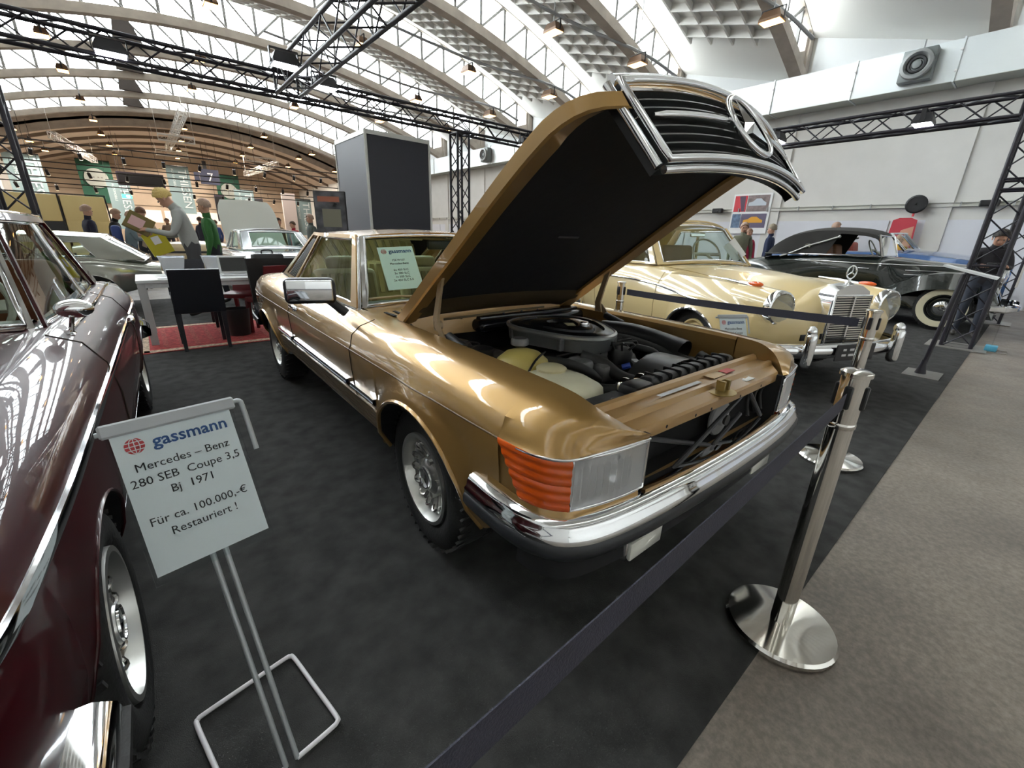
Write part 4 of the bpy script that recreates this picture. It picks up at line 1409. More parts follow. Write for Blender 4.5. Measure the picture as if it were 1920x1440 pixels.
# ---- the paper behind the windscreen
def notice(parent, mtx, w, h, lines, logo=.105, name='notice_sheet', sheet=None):
    """paper with a red globe, the blue word mark and lines of text; lies in local x-y of mtx"""
    sh = B().box((0, 0, 0), (w, h, .0012)).build(name, sheet or PAPER, parent)
    sh.matrix_local = mtx
    ly = h * .5 - logo * h * .5 - .055 * h
    gx = -w * .345
    r = .078 * w
    b = B().disc((gx, ly, .0010), r, 'z', 24)
    b.build('globe_mark', REDINK, sh)
    b = B()
    for q in (-.5, 0, .5):
        hw = math.sqrt(1 - q * q) * r
        b.box((gx, ly + q * r, .0013), (2 * hw, r * .10, .0004))
        n = 10
        b.tube([(gx + q * r * math.sqrt(max(0, 1 - (2 * i / n - 1) ** 2)), ly + r * (2 * i / n - 1), .0013) for i in range(n + 1)], r * .05, 4)
    b.build('globe_line', PAPER, sh)
    text_mesh('word_mark', 'gassmann', .170 * w, BLUEINK, sh, Matrix.Translation((w * .115, ly - .052 * w, .0012)), bold=.0030 * w)
    for (txt, fy, sz) in lines:
        text_mesh('text_line', txt, sz * w, INK, sh, Matrix.Translation((0, h * (.5 - fy), .0012)))
    return sh
wsn = (ws[10][0] * 0 + (sub(ws, .06, .24, .1, .9)[-1][0]))
A0, A1 = sub(ws, .10, .27, .22, .80, 2, 2)[0][0], sub(ws, .10, .27, .22, .80, 2, 2)[2][0]
C0 = sub(ws, .10, .27, .22, .80, 2, 2)[0][2]
xv = (A1 - A0).normalized()
nv = xv.cross(C0 - A0).normalized()
if nv.x < 0:
    nv = -nv
yv = nv.cross(xv)
ctr = sub(ws, .10, .27, .22, .80, 2, 2)[1][1] - nv * .006
mm = Matrix((xv, yv, nv)).transposed().to_4x4()
mm.translation = ctr
ns = notice(gold, mm, .215, .29, [('126 W107', .34, .085), ('Mercedes-Benz', .42, .085), ('6x 450 SLC', .57, .09), ('3x 380 SLC', .65, .09), ('1x 500 SLC', .73, .09), ('2x 450 SLC 5.0', .81, .09)])
# ================================================================ BARRIER POSTS, BELTS, SIGNS
def stanchion(x, y, label, rot=0.0):
    e = empty('barrier_post', (x, y, .006), rot)
    tag(e, label, 'barrier post', 'chrome belt barrier posts')
    B().lathe([(.0, .0), (.172, .0), (.176, .006), (.176, .020), (.168, .030), (.10, .036), (.045, .042), (.0, .043)], seg=48).build('base', STEEL, e, 35)
    B().lathe([(.033, .036), (.033, .80)], seg=28).build('pole', STEEL, e, 40)
    B().lathe([(.0335, .795), (.036, .80), (.036, .810), (.0335, .815)], seg=28).build('collar', STEEL, e, 40)
    B().lathe([(.034, .812), (.034, .955), (.040, .957), (.040, .968), (.030, .974), (.0, .975)], seg=28).build('head', STEEL, e, 35)
    for q in range(4):
        a = q * PI / 2
        bb = B().rbox((math.cos(a) * .033, math.sin(a) * .033, .895), (.016, .022, .070), .004, 1, rz=a)
        bb.build('belt_clip', BLACK, e, 40)
    return e
stanchion(1.51, .245, 'chrome barrier post with its round base half on the carpet edge by the gold car')
stanchion(3.165, .52, 'chrome barrier post standing before the cream car with a belt running back')
stanchion(3.16, 2.27, 'chrome barrier post between the gold car and the cream car door')
BELT = mat('black_belt_webbing', (.030, .030, .050), .7, bump=.3, bscale=300)
def belt(p0, p1, label, sag=.02):
    n = 16
    G = []
    p0, p1 = Vector(p0), Vector(p1)
    for i in range(n + 1):
        t = i / n
        c = p0.lerp(p1, t) + Vector((0, 0, -sag * 4 * t * (1 - t)))
        G.append([c + Vector((0, 0, -.025)), c + Vector((0, 0, .025))])
    o = B().slab(G, .0018).build('barrier_belt', BELT, None, 60)
    tag(o, label, 'belt', 'black barrier belts')
belt((1.452, .243, .895), (-1.2, .165, .895), 'black belt stretched from the barrier post along the aisle in front of the gold car', .012)
belt((3.165, .578, .895), (3.16, 2.21, .895), 'black belt stretched between two barrier posts beside the cream car', .01)
stanchion(-1.26, .165, 'chrome barrier post at the aisle in front of the maroon car')

WIRE = mat('grey_wire_rod', (.42, .45, .46), .35, .3)
def sign_stand(loc, rz, label, lines, sc=1.0, group=None):
    e = empty('sign_stand', loc, rz, scale=sc)
    tag(e, label, 'sign', group)
    # base loop on the floor, rods leaning back (towards +y)
    R = .006
    B().tube(curve3([(-.013, 0, .008), (-.10, 0, .008), (-.118, .004, .008), (-.124, .02, .008), (-.124, .14, .008), (-.124, .265, .008), (-.118, .282, .008), (-.10, .286, .008), (0, .286, .008), (.10, .286, .008), (.118, .282, .008), (.124, .265, .008), (.124, .14, .008), (.124, .02, .008), (.118, .004, .008), (.10, 0, .008), (.013, 0, .008)], 90), R, 8).build('base_loop', mat('white_wire_rod', (.80, .78, .80), .35), e, 60)
    dr = Vector((0, .40, .92)).normalized()
    sl = .87
    for s in (-1, 1):
        B().tube([(s * .013, 0, .008), Vector((s * .013, 0, .008)) + dr * sl], R, 8).build('rod', WIRE, e, 60)
    top = Vector((0, 0, .008)) + dr * .885
    sx = Vector((1, 0, 0))
    B().tube([top + sx * -.135 + dr * -.004] + curve3([top + sx * .115, top + sx * .135, top + sx * .140 - dr * .02, top + sx * .14 - dr * .13], 9), R, 8).build('arm', WIRE, e, 60)
    nrm = sx.cross(dr).normalized()
    if nrm.y > 0:
        nrm = -nrm
    yv = nrm.cross(sx)
    ctr = Vector((-.005, 0, .008)) + dr * .715 + nrm * .014
    mm = Matrix((sx, yv, nrm)).transposed().to_4x4()
    mm.translation = ctr
    sh = notice(e, mm, .222, .318, lines)
    hd = B().box((0, -.004, .0035), (.236, .345, .0015)).build('holder', ACRYL, e)
    hd.matrix_local = mm
    tb = B().rbox((0, .168, .002), (.25, .030, .012), .004, 1).build('clip_bar', mat('grey_clip_bar', (.40, .42, .44), .35), e)
    tb.matrix_local = mm
    return e
sign_stand((.045, .885, .006), math.radians(10), 'white price sheet for the maroon coupe on a bent wire stand', [('Mercedes – Benz', .285, .115), ('280 SEB  Coupe 3,5', .385, .115), ('Bj  1971', .485, .115), ('Für ca. 100.000,-€', .665, .115), ('Restauriert !', .765, .115)], 1.06)
sign_stand((3.06, 1.02, .006), math.radians(-28), 'white info sheet on a wire stand before the cream car wheel', [('Mercedes-Benz', .285, .105), ('280 SLC Coupé', .385, .105), ('1981', .485, .105)], .98)

# info board on a black pole by the aisle
ps = empty('info_lectern', (6.395, .50, .006))
tag(ps, 'slanted white info board on a black pole with flat steel foot', 'sign stand')
B().box((0, -.02, .004), (.42, .30, .008)).build('foot_plate', mat('steel_plate', (.30, .29, .27), .4, .7), ps)
B().cyl((0, 0, .008), (.06, -.06, 1.08), .022, 12).build('pole', TRUSSM, ps, 40)
B().lathe([(.05, .008), (.045, .03), (.025, .12), (.022, .16)], seg=16).build('pole_foot', TRUSSM, ps, 40)
B().box((.03, -.10, 1.11), (.30, .42, .02), m=Matrix.Rotation(math.radians(14), 3, 'X')).build('board', mat('white_board', (.75, .76, .78), .3), ps)

# ================================================================ LIGHTING TRUSS
def truss(p0, p1, label, size=.26, step=.30, each=False, up=Vector((0, 0, 1)), base=False, name='truss'):
    p0, p1 = Vector(p0), Vector(p1)
    e = empty(name, p0)
    tag(e, label, 'truss')
    d = p1 - p0
    L = d.length
    t = d.normalized()
    if abs(t.z) > .9:
        s, u = Vector((1, 0, 0)), Vector((0, 1, 0))
    else:
        s = t.cross(up).normalized()
        u = s.cross(t)
    h = size / 2
    C = [s * h + u * h, -s * h + u * h, -s * h - u * h, s * h - u * h]
    for c in C:
        B().cyl(c, c + d, .024, 10).build('chord', TRUSSM, e, 40)
    n = max(2, int(round(L / step)))
    b = B()
    for q in range(4):
        a, c = C[q], C[(q + 1) % 4]
        for i in range(n):
            f0, f1 = t * (L * i / n), t * (L * (i + 1) / n)
            pa, pb = (a + f0, c + f1) if i % 2 == 0 else (c + f0, a + f1)
            if each:
                B().cyl(pa, pb, .010, 6).build('brace', TRUSSM, e, 40)
            else:
                b.cyl(pa, pb, .010, 5, caps=False)
        for f in [0, L] if not each else [0, L / 3 - .06, L / 3 + .06, 2 * L / 3 - .06, 2 * L / 3 + .06, L]:
            B().cyl(a + t * f, c + t * f, .016, 6).build('end_bar', TRUSSM, e, 40)
    if not each:
        lt = b.build('lattice', TRUSSM, e, 40)
        lt['kind'] = 'stuff'
    if base:
        B().box((0, 0, .006), (.62, .62, .012)).build('base_plate', mat('base_plate_steel', (.34, .33, .31), .4, .6), e)
    return e
TZ = 3.33
truss((-2.6, 7.8, TZ), (8.6, 7.8, TZ), 'black square lighting truss crossing above the table and chairs')
truss((2.05, 1.2, TZ), (2.05, 7.64, TZ), 'black lighting truss running overhead from the aisle to the cross truss', .30)
truss((8.78, .62, 3.05), (8.78, 7.6, 3.05), 'black lighting truss in front of the white side wall')
truss((5.12, 7.8, .007), (5.12, 7.8, TZ - .16), 'black truss tower behind the gold car', base=True)
truss((-1.02, 7.8, .007), (-1.02, 7.8, TZ - .16), 'black truss tower behind the grey coupe', base=True)
truss((8.78, .42, .007), (8.78, .42, 3.20), 'black truss tower at the aisle beside the black cabriolet', .30, .28, True, base=True)
truss((12.42, .30, .007), (12.42, .30, 3.2), 'black truss tower between the black cabriolet and the blue roadster', .30, .30, base=True)
truss((8.78, 7.8, .007), (8.78, 7.8, TZ - .16), 'black truss tower behind the cream car', base=True)
# grey banner and glass pane at the aisle side of the tower, with blue taped foot
gb = empty('aisle_banner', (8.78, .085, .03))
tag(gb, 'translucent grey panel hanging at the aisle side of the truss tower', 'panel')
B().box((.02, 0, 2.0), (.30, .012, 2.3)).build('grey_sheet', mat('translucent_grey', (.36, .38, .39), .5), gb)
B().box((.02, 0, .42), (.30, .010, .80)).build('glass_sheet', ACRYL, gb)
B().box((.02, .0, 1.1), (.32, .02, .5)).build('printed_band', mat('pale_print', (.55, .53, .50), .6), gb)
B().rbox((.02, 0, .02), (.16, .12, .07), .01, 2).build('taped_foot', mat('blue_tape', (.10, .42, .62), .5), gb, 40)
for dx in (-.12, .12):
    B().box((.02 + dx, -.06, -.018), (.03, .2, .012)).build('foot_bar', STEEL, gb)

def floodlight(p, label, warm=True, rz=0.0, power=0.0, size=.50, tilt=.0, rod=.5, group=None, chain=True):
    e = empty('floodlight', p, rz)
    tag(e, label, 'floodlight', group)
    key = ('w' if warm else 'c') + str(size)
    if key not in FLOODS:
        HM = mat('floodlight_bronze', (.16, .09, .05), .45, .4) if warm else mat('floodlight_black', (.03, .03, .035), .45, .3)
        em = mat('warm_lamp_glow', (1, .7, .4), .5, emit=(1.0, .52, .16), estr=9) if warm else mat('white_lamp_glow', (1, 1, 1), .5, emit=(.93, .96, 1.0), estr=11)
        s = size
        hb = B().grid([[(a * s * .5 * k, b_ * s * .36 * k, z) for a, b_ in ((-1, -1), (1, -1), (1, 1), (-1, 1), (-1, -1))] for k, z in ((1, 0), (1, s * .12), (.72, s * .42), (.0, s * .42))])
        br = B().box((-s * .53, 0, s * .30), (.012, .05, s * .5)).box((s * .53, 0, s * .30), (.012, .05, s * .5)).box((0, 0, s * .55), (s * 1.08, .05, .012))
        FLOODS[key] = (hb.mesh('housing', HM), B().box((0, 0, -.004), (s * .92, s * .64, .008)).mesh('lens', em), br.mesh('bracket', BLACK),
                       B().cyl((0, 0, 0), (0, 0, 1), .014, 6).mesh('hanger', GREYPL))
    for nm, me in zip(('housing', 'lens', 'bracket'), FLOODS[key]):
        o = link_mesh(nm, me, e)
        o.rotation_euler = (tilt, 0, 0)
    if chain:
        o = link_mesh('hanger', FLOODS[key][3], e)
        o.location = (0, 0, size * .55)
        o.scale = (1, 1, rod)
    if power:
        ld = bpy.data.lights.new('lamp_light', 'SPOT')
        ld.energy = power
        ld.color = (1, .90, .78) if warm else (.95, .97, 1)
        ld.spot_size = 2.9
        ld.shadow_soft_size = .15
        lo = bpy.data.objects.new('lamp_light', ld)
        COL.objects.link(lo)
        lo.parent = e
        lo.location = (0, 0, -.05)
FLOODS = {}
LP = [(12.82, 5.7, 6.45), (12.77, 9.5, 6.45), (10.48, 10.9, 7.04), (12.92, 13.5, 6.39), (10.53, 15.4, 7.05), (10.7, 19.8, 6.99), (12.96, 17.3, 6.39), (12.93, 21.0, 6.36), (7.25, 17.2, 7.54), (7.44, 22.1, 7.56),
      (10.94, 24.3, 6.94), (2.96, 18.0, 7.65), (-1.18, 22.7, 7.09), (3.19, 23.5, 7.67), (-1.09, 27.0, 7.12), (3.33, 28.7, 7.68), (-0.95, 32.7, 7.15), (7.6, 27.4, 7.51), (-0.79, 38.0, 7.18), (7.98, 36.8, 7.47),
      (11.23, 37.4, 6.86), (-0.68, 43.4, 7.2), (-4.32, 38.5, 6.26), (-4.24, 43.3, 6.28), (-4.07, 48.3, 6.34), (-0.45, 48.8, 7.24), (-0.3, 54.6, 7.27), (3.72, 39.6, 7.69), (3.91, 45.1, 7.69), (4.06, 50.7, 7.69),
      (4.29, 56.1, 7.7), (8.06, 42.1, 7.46), (8.26, 46.9, 7.44), (8.46, 51.9, 7.41), (11.12, 40.6, 6.89), (11.47, 45.5, 6.79), (13.65, 39.8, 6.15)]
def slab_z(x, y):
    if y > YS:
        return arch_z(x)
    f = ((y - ARCH_Y0) / BAY) % 1.0
    return arch_z(x) + f * (GLZ + .08)
for (x, y, z) in LP:
    far = y > YS - .2
    floodlight((x, y, z), 'warm floodlight under the dark closed vault at the far end' if far else 'warm orange floodlight hanging under the glazed roof', True, PI / 2, power=620 if far else 0, rod=max(.1, slab_z(x, y) - z - .27), group='floodlights in the far vault' if far else 'floodlights under the glazed roof')
for (x, y, z, lb) in ((8.52, 3.35, 3.08, 'white floodlight on the side wall truss, over the cream car'), (8.52, 1.5, 3.05, 'white floodlight on the side wall truss, next to the aisle tower'),
                      (6.6, 7.55, 3.28, 'white floodlight on the cross truss past the tower'), (.15, 7.55, 3.32, 'white floodlight on the cross truss over the table'),
                      (1.78, 6.6, 3.36, 'white floodlight clamped to the overhead truss, its open side to the cross truss'), (2.34, 6.9, 3.3, 'white floodlight clamped to the overhead truss facing the gold car'),
                      (2.62, 4.35, 3.75, 'white floodlight above the overhead truss')):
    floodlight((x, y, z - .12), lb, False, 0, size=.30, chain=False)
for k in (0, 1, 2, 3, 4):     # conduit pipes that carry the lamps near the side wall
    yq = (5.7, 9.5, 13.5, 17.3, 21.0)[k]
    y2 = (7.0, 10.9, 15.4, 19.8, 24.3)[k]
    B().tube(curve3([(5.0, y2 + 1.0, 8.2 + .15), (10.5, y2, 7.5), (12.9, yq, 6.8), (14.2, yq - .5, 6.35)], 14), .045, 6).build('conduit', GREYPL, BAYS[min(k, 12)], 40)
# ================================================================ MAROON COUPE (beside the price sheet)
MAROON = mat('maroon_paint', (.036, .003, .005), .40, 0, .55, spec=.10, coat_rough=.015)
COGNAC = mat('cognac_leather', (.24, .085, .03), .5)
mar = empty('car', (-1.105, 1.30, .006), math.radians(-91.6))
tag(mar, 'dark maroon coupe with chrome trim next to the price sheet', 'car')
MST = [
    (-4.00, [(.56, .46), (.62, .50), (.66, .57), (.68, .66), (.68, .74), (.66, .79), (.60, .82), (.54, .82), (.53, .80)]),
    (-3.60, [(.72, .36), (.79, .44), (.82, .55), (.83, .67), (.82, .78), (.78, .85), (.70, .875), (.62, .87), (.61, .85)]),
    (-2.75, [(.82, .28), (.88, .40), (.905, .54), (.908, .68), (.888, .805), (.835, .885), (.74, .925), (.66, .925), (.65, .90)]),
    (-1.60, [(.82, .27), (.88, .40), (.905, .54), (.908, .68), (.890, .805), (.840, .890), (.76, .925), (.70, .925), (.69, .82)]),
    (-0.90, [(.82, .27), (.88, .40), (.905, .54), (.908, .68), (.890, .805), (.838, .890), (.75, .928), (.65, .925), (.635, .86)]),
    (0.00, [(.82, .29), (.88, .40), (.905, .54), (.908, .68), (.888, .805), (.832, .885), (.74, .920), (.63, .905), (.615, .80)]),
    (0.45, [(.80, .36), (.86, .43), (.89, .54), (.896, .67), (.876, .795), (.815, .872), (.73, .902), (.62, .885), (.605, .78)]),
    (0.72, [(.72, .40), (.79, .45), (.83, .54), (.842, .66), (.828, .775), (.775, .845), (.70, .868), (.61, .85), (.595, .76)]),
    (0.86, [(.60, .43), (.66, .47), (.70, .54), (.715, .64), (.705, .74), (.67, .80), (.62, .82), (.57, .805), (.56, .74)]),
]
MAR = [(0.0, .33, .375, .335), (-2.74, .33, .365, .29)]
mcols = side_columns(MST, MAR, 4, 70, flare=.004, fw=.09)
mmir = mirror_pts(mcols)
both('side_panel', MAROON, mar, lambda b, s: b.grid(mcols if s > 0 else mmir), 50)
for ar in MAR:
    for s in (1, -1):
        b = B()
        wheel_well(b, [c[0] for c in mcols], ar, s, .30)
        b.build('wheel_well', BLACKM, mar)
        arch_lip(mar, [c[0] for c in mcols], ar, s, MAROON, .005)
B().grid([mcols[-1], [(.89, 0, p[2]) for p in mcols[-1]], mmir[-1]]).build('nose_panel', MAROON, mar, 40)
B().grid([mcols[0], [(-4.03, 0, p[2]) for p in mcols[0]], mmir[0]]).build('tail_panel', MAROON, mar, 40)
both('side_trim', CHROME, mar, lambda b, s: b.grid(strip_along(mcols, None, s, -3.6, .72, .012, -.012, .012, .775)), 50)
both('sill_trim', CHROME, mar, lambda b, s: b.grid(strip_along(mcols, None, s, -2.37, -.38, .014, -.022, .022, .315)), 50)
both('waist_trim', CHROME, mar, lambda b, s: b.tube([(c[6][0], s * (c[6][1] + .045), c[6][2] - .010) for c in mcols if -3.5 < c[6][0] < -.95], .009, 6), 60)
both('underbody', BLACKM, mar, lambda b, s: b.grid([[(-3.6, s * .72, .38), (-3.6, 0, .24)], [(-2.3, s * .80, .29), (-2.3, 0, .2)], [(-.38, s * .80, .29), (-.38, 0, .2)], [(.70, s * .65, .42), (.70, 0, .28)]]))
# headlamps: tall ovals with chrome ring
def oval(s, r1, r2, dx, n=28):
    return [Vector((.845 + dx - .10 * abs(math.cos(2 * PI * i / n) * .5 + .5) * .35, s * (.60 + r1 * math.cos(2 * PI * i / n)), .655 + r2 * math.sin(2 * PI * i / n))) for i in range(n)]
both('headlamp_ring', CHROME, mar, lambda b, s: b.tube(oval(s, .105, .185, .03), .018, 8, True), 60)
both('headlamp_lens', LAMPG, mar, lambda b, s: b.add(oval(s, .10, .18, .045), [tuple(range(28))]))
both('headlamp_reflector', REFL, mar, lambda b, s: b.add(oval(s, .10, .18, .01), [tuple(range(28))]))
# tall radiator grille
G = [[(.90 + .02 * (1 - (y / .26) ** 2), y, z) for z in (.42, .55, .70, .84)] for y in [-.24 + .06 * i for i in range(9)]]
B().grid(G).build('grille_back', BLACK, mar)
B().tube([(.93, -.26, .40), (.93, -.26, .86), (.94, 0, .89), (.93, .26, .86), (.93, .26, .40)], .022, 8, True).build('grille_shell', CHROME, mar, 60)
for q in range(12):
    B().box((.925, 0, .44 + q * .034), (.01, .48, .008)).build('grille_bar', CHROME, mar)
# bumpers
MB_ = curve3([(.46, .925, 0), (.62, .925, 0), (.74, .90, 0), (.84, .82, 0), (.92, .66, 0), (.975, .40, 0), (.99, 0, 0)], 26)
mbf = MB_ + [Vector((p.x, -p.y, 0)) for p in reversed(MB_[:-1])]
B().grid(sweep_plan([(-.06, .555), (-.015, .55), (.012, .53), (.018, .50), (.010, .47), (-.02, .455), (-.06, .45)], mbf)).build('front_bumper', CHROME, mar, 50)
B().grid(sweep_plan([(.014, .512), (.026, .508), (.026, .492), (.014, .488)], mbf)).build('bumper_strip', RUBBER, mar, 50)
B().grid(sweep_plan([(-.04, .45), (-.01, .435), (.0, .40), (-.02, .36), (-.07, .33)], mbf)).build('lower_bumper', CHROME, mar, 50)
both('overrider', CHROME, mar, lambda b, s: b.rbox((.995, s * .42, .47), (.05, .05, .22), .022, 3), 50)
MR = curve3([(-3.20, .93, 0), (-3.6, .90, 0), (-3.92, .78, 0), (-4.06, .5, 0), (-4.09, 0, 0)], 22)
mrf = MR + [Vector((p.x, -p.y, 0)) for p in reversed(MR[:-1])]
def sweep_back(prof, path, xc=-2.6):
    G = []
    n = len(path)
    for i, p in enumerate(path):
        t = (path[min(i + 1, n - 1)] - path[max(i - 1, 0)]).normalized()
        o = Vector((-t.y, t.x, 0))
        if o.dot(Vector((p.x - xc, p.y, 0))) < 0:
            o = -o
        G.append([p + o * a + Vector((0, 0, z)) for a, z in prof])
    return G
B().grid(sweep_back([(-.06, .56), (-.01, .555), (.014, .52), (.010, .47), (-.05, .45)], mrf)).build('rear_bumper', CHROME, mar, 50)
# wheels: cast wheels in front like the photo, painted caps behind
for (x, st) in ((0.0, 1), (-2.74, 0)):
    for s in (1, -1):
        add_wheel(mar, (x, s * (.79 if st else .765), .328), .318, .205, .196, 'bundt', s, steer=.02 if st else 0)
# bonnet raised, hinged at the windscreen
mb = B()
G = []
for i in range(13):
    u = 1.62 * i / 12
    hw = hermite([0, .8, 1.3, 1.62], [.63, .62, .56, .40], u)
    G.append([Vector((u, hw * t, .05 * (1 - t * t) - .03 * (u / 1.62) ** 3)) for t in [q / 6 - 1 for q in range(13)]])
mbo = B().slab(G, -.035).build('bonnet', MAROON, mar, 40)
mbo.location = (-.86, 0, .945)
mbo.rotation_euler = (0, math.radians(-52), 0)
B().slab([[p * .985 + Vector((.01, 0, -.045)) for p in r] for r in G], .01).build('bonnet_insulation', BLACKM, mbo, 40)
# engine bay
b = B().box((-.05, 0, .50), (1.6, 1.20, .03))
b.box((-.05, .60, .68), (1.6, .02, .36)).box((-.05, -.60, .68), (1.6, .02, .36)).box((-.85, 0, .72), (.02, 1.2, .40)).box((.72, 0, .66), (.02, 1.1, .3))
b.build('engine_bay', BLACKM, mar)
B().rbox((-.15, 0, .68), (.95, .50, .22), .05, 2).build('engine_block', DARKM, mar, 40)
B().lathe([(.24, 0), (.25, .05), (.22, .07), (.0, .075)], (-.2, 0, .80), 'z', 28).build('air_filter', BLACK, mar, 40)
# cowl, cabin, glass
B().grid([[(x + .10 * (1 - (y / .7) ** 2), y, z + .02 * (1 - (y / .7) ** 2)) for y in [-.70 + .14 * i for i in range(11)]] for x, z in ((-.86, .915), (-1.12, .925))]).build('cowl', MAROON, mar, 40)
MW0, MW1 = (-1.12, .70, .925), (-1.56, .585, 1.345)
MR1, MR0 = (-2.55, .575, 1.335), (-3.02, .64, .94)
mws = patch((MW0[0], -MW0[1], MW0[2]), MW0, MW1, (MW1[0], -MW1[1], MW1[2]), 20, 10, (.13, 0, .03))
framed_window(mar, mws, .016, .984, .025, .97, CHROME, GLASS, CHROME, -.02, .010, ('windscreen_frame', 'windscreen', 'windscreen_trim'))
mrw = patch(MR0, (MR0[0], -MR0[1], MR0[2]), (MR1[0], -MR1[1], MR1[2]), MR1, 16, 8, (-.10, 0, .02))
framed_window(mar, mrw, .06, .94, .06, .94, MAROON, GLASS, CHROME, -.02, .010, ('rear_window_frame', 'rear_window', 'rear_window_trim'))
G = []
for i in range(13):
    u = i / 12
    x = lerp(MW1[0], MR1[0], u)
    xo = .13 * (1 - u) - .10 * u
    G.append([Vector((x + xo * (1 - v * v), lerp(.585, .575, u) * v, lerp(1.345, 1.335, u) + .035 * (1 - v * v) + .022 * math.sin(PI * u))) for v in [q / 8 - 1 for q in range(17)]])
B().slab(G, .02).build('roof', MAROON, mar, 50)
for s in (1, -1):
    P = patch(Vector((-1.10, s * .725, .925)), Vector((-3.05, s * .70, .93)), Vector((MR1[0] - .02, s * .585, 1.335)), Vector((MW1[0], s * .595, 1.345)), 20, 10, (0, s * .035, 0))
    # roof rail bows over the glass
    for r in P:
        r[-1] = r[-1]
    b = B()
    b.slab(sub(P, 0, .012, 0, 1, 2, 8), s * .012)
    b.slab(sub(P, .82, 1, 0, 1, 6, 8), s * .02)
    b.slab(sub(P, 0, 1, .92, 1, 16, 1), s * .02)
    b.build('roof_pillar', MAROON, mar, 40)
    S = sub(P, .012, .50, .02, .92, 12, 6)
    w1 = B().grid(S).build('side_window', GLASS, mar, 60)
    B().tube(ring_of(S), .009, 6, True).build('window_trim', CHROME, w1, 60)
    S = sub(P, .515, .82, .02, .92, 10, 6)
    w2 = B().grid(S).build('rear_side_window', GLASS, mar, 60)
    B().tube(ring_of(S), .007, 6, True).build('window_trim', CHROME, w2, 60)
    B().tube([p for p in [r[-1] + Vector((0, s * .012, .004)) for r in P]], .010, 6).build('rain_gutter', CHROME, mar, 60)
B().box((-2.05, 0, .42), (2.0, 1.36, .04)).build('cabin_floor', BLACKM, mar)
B().grid([[(-1.06, y, .93), (-1.25, y, .94), (-1.36, y, .90), (-1.36, y, .62)] for y in (-.68, -.3, 0, .3, .68)]).build('dashboard', mat('walnut_dash', (.10, .04, .015), .3, 0, .6), mar, 40)
for yc in (.37, -.37):
    b = B()
    seat(b, yc, -1.95, .52, .56)
    b.build('front_seat', COGNAC, mar, 40)
b = B()
seat(b, 0, -2.75, .44, 1.2)
b.build('rear_seat', COGNAC, mar, 40)
both('door_card', COGNAC, mar, lambda b, s: b.box((-1.9, s * .68, .74), (1.5, .02, .36)))
IVORY = mat('ivory_plastic', (.62, .60, .52), .3)
ring = [Vector((0, .205 * math.cos(2 * PI * i / 28), .205 * math.sin(2 * PI * i / 28))) for i in range(28)]
mst = Matrix.Rotation(-.55, 3, 'Y')
b = B().tube([mst @ p + Vector((-1.55, .37, .96)) for p in ring], .013, 6, True)
b.cyl((-1.55, .37, .96), (-1.32, .37, .84), .02)
b.box((-1.55, .37, .96), (.03, .38, .05), m=mst)
b.build('steering_wheel', IVORY, mar, 40)
B().grid([[(x, hw * v, z - .03 * v * v) for v in [q / 5 - 1 for q in range(11)]] for x, hw, z in ((-3.0, .66, .945), (-3.4, .65, .92), (-3.8, .60, .86), (-4.0, .55, .82))]).build('boot_lid', MAROON, mar, 40)
# door mirror, handle, shut lines
b = B()
b.ball((-1.05, .83, 1.0), (.035, .058, .036), 16, 10)
b.cyl((-1.05, .80, .90), (-1.05, .82, .98), .008, 8)
b.rbox((-1.05, .80, .905), (.06, .03, .012), .006, 1)
b.build('door_mirror', CHROME, mar, 40)
both('door_handle', CHROME, mar, lambda b, s: b.rbox((-2.12, s * .915, .79), (.20, .03, .028), .011, 2).rbox((-2.02, s * .92, .79), (.05, .035, .045), .014, 2), 40)
for x in (-.93, -2.30):
    pr = profile_at(MST, x)
    both('door_gap', SHUT, mar, lambda b, s: b.tube([(x, s * (y + .001), z) for (y, z) in pr[1:7]], .003, 5), 60)
A = sub(mws, .74, .93, .12, .62, 2, 2)
xv = (A[2][0] - A[0][0]).normalized()
nv = xv.cross(A[0][2] - A[0][0]).normalized()
nv = -nv if nv.x < 0 else nv
mm = Matrix((xv, nv.cross(xv), nv)).transposed().to_4x4()
mm.translation = A[1][1] - nv * .012
notice(mar, mm, .21, .29, [('Mercedes-Benz', .36, .09), ('280 SEB', .46, .09)])
# ================================================================ GENERIC SHELLS FOR THE OTHER CARS
def shell(car, ST, AR, k, paint, nx=50, flare=.0, smooth=50, lip=True):
    cols = side_columns(ST, AR, k, nx, flare=flare, fw=.09)
    b = B()
    b.grid(cols)
    b.grid(mirror_pts(cols))
    cap_end(b, cols[0])
    cap_end(b, cols[-1])
    b.build('body', paint, car, smooth)
    for ar in AR:
        for s in (1, -1):
            w = B()
            wheel_well(w, [c[0] for c in cols], ar, s, .28)
            w.build('wheel_well', BLACKM, car)
            if lip:
                arch_lip(car, [c[0] for c in cols], ar, s, paint, .010)
    return cols

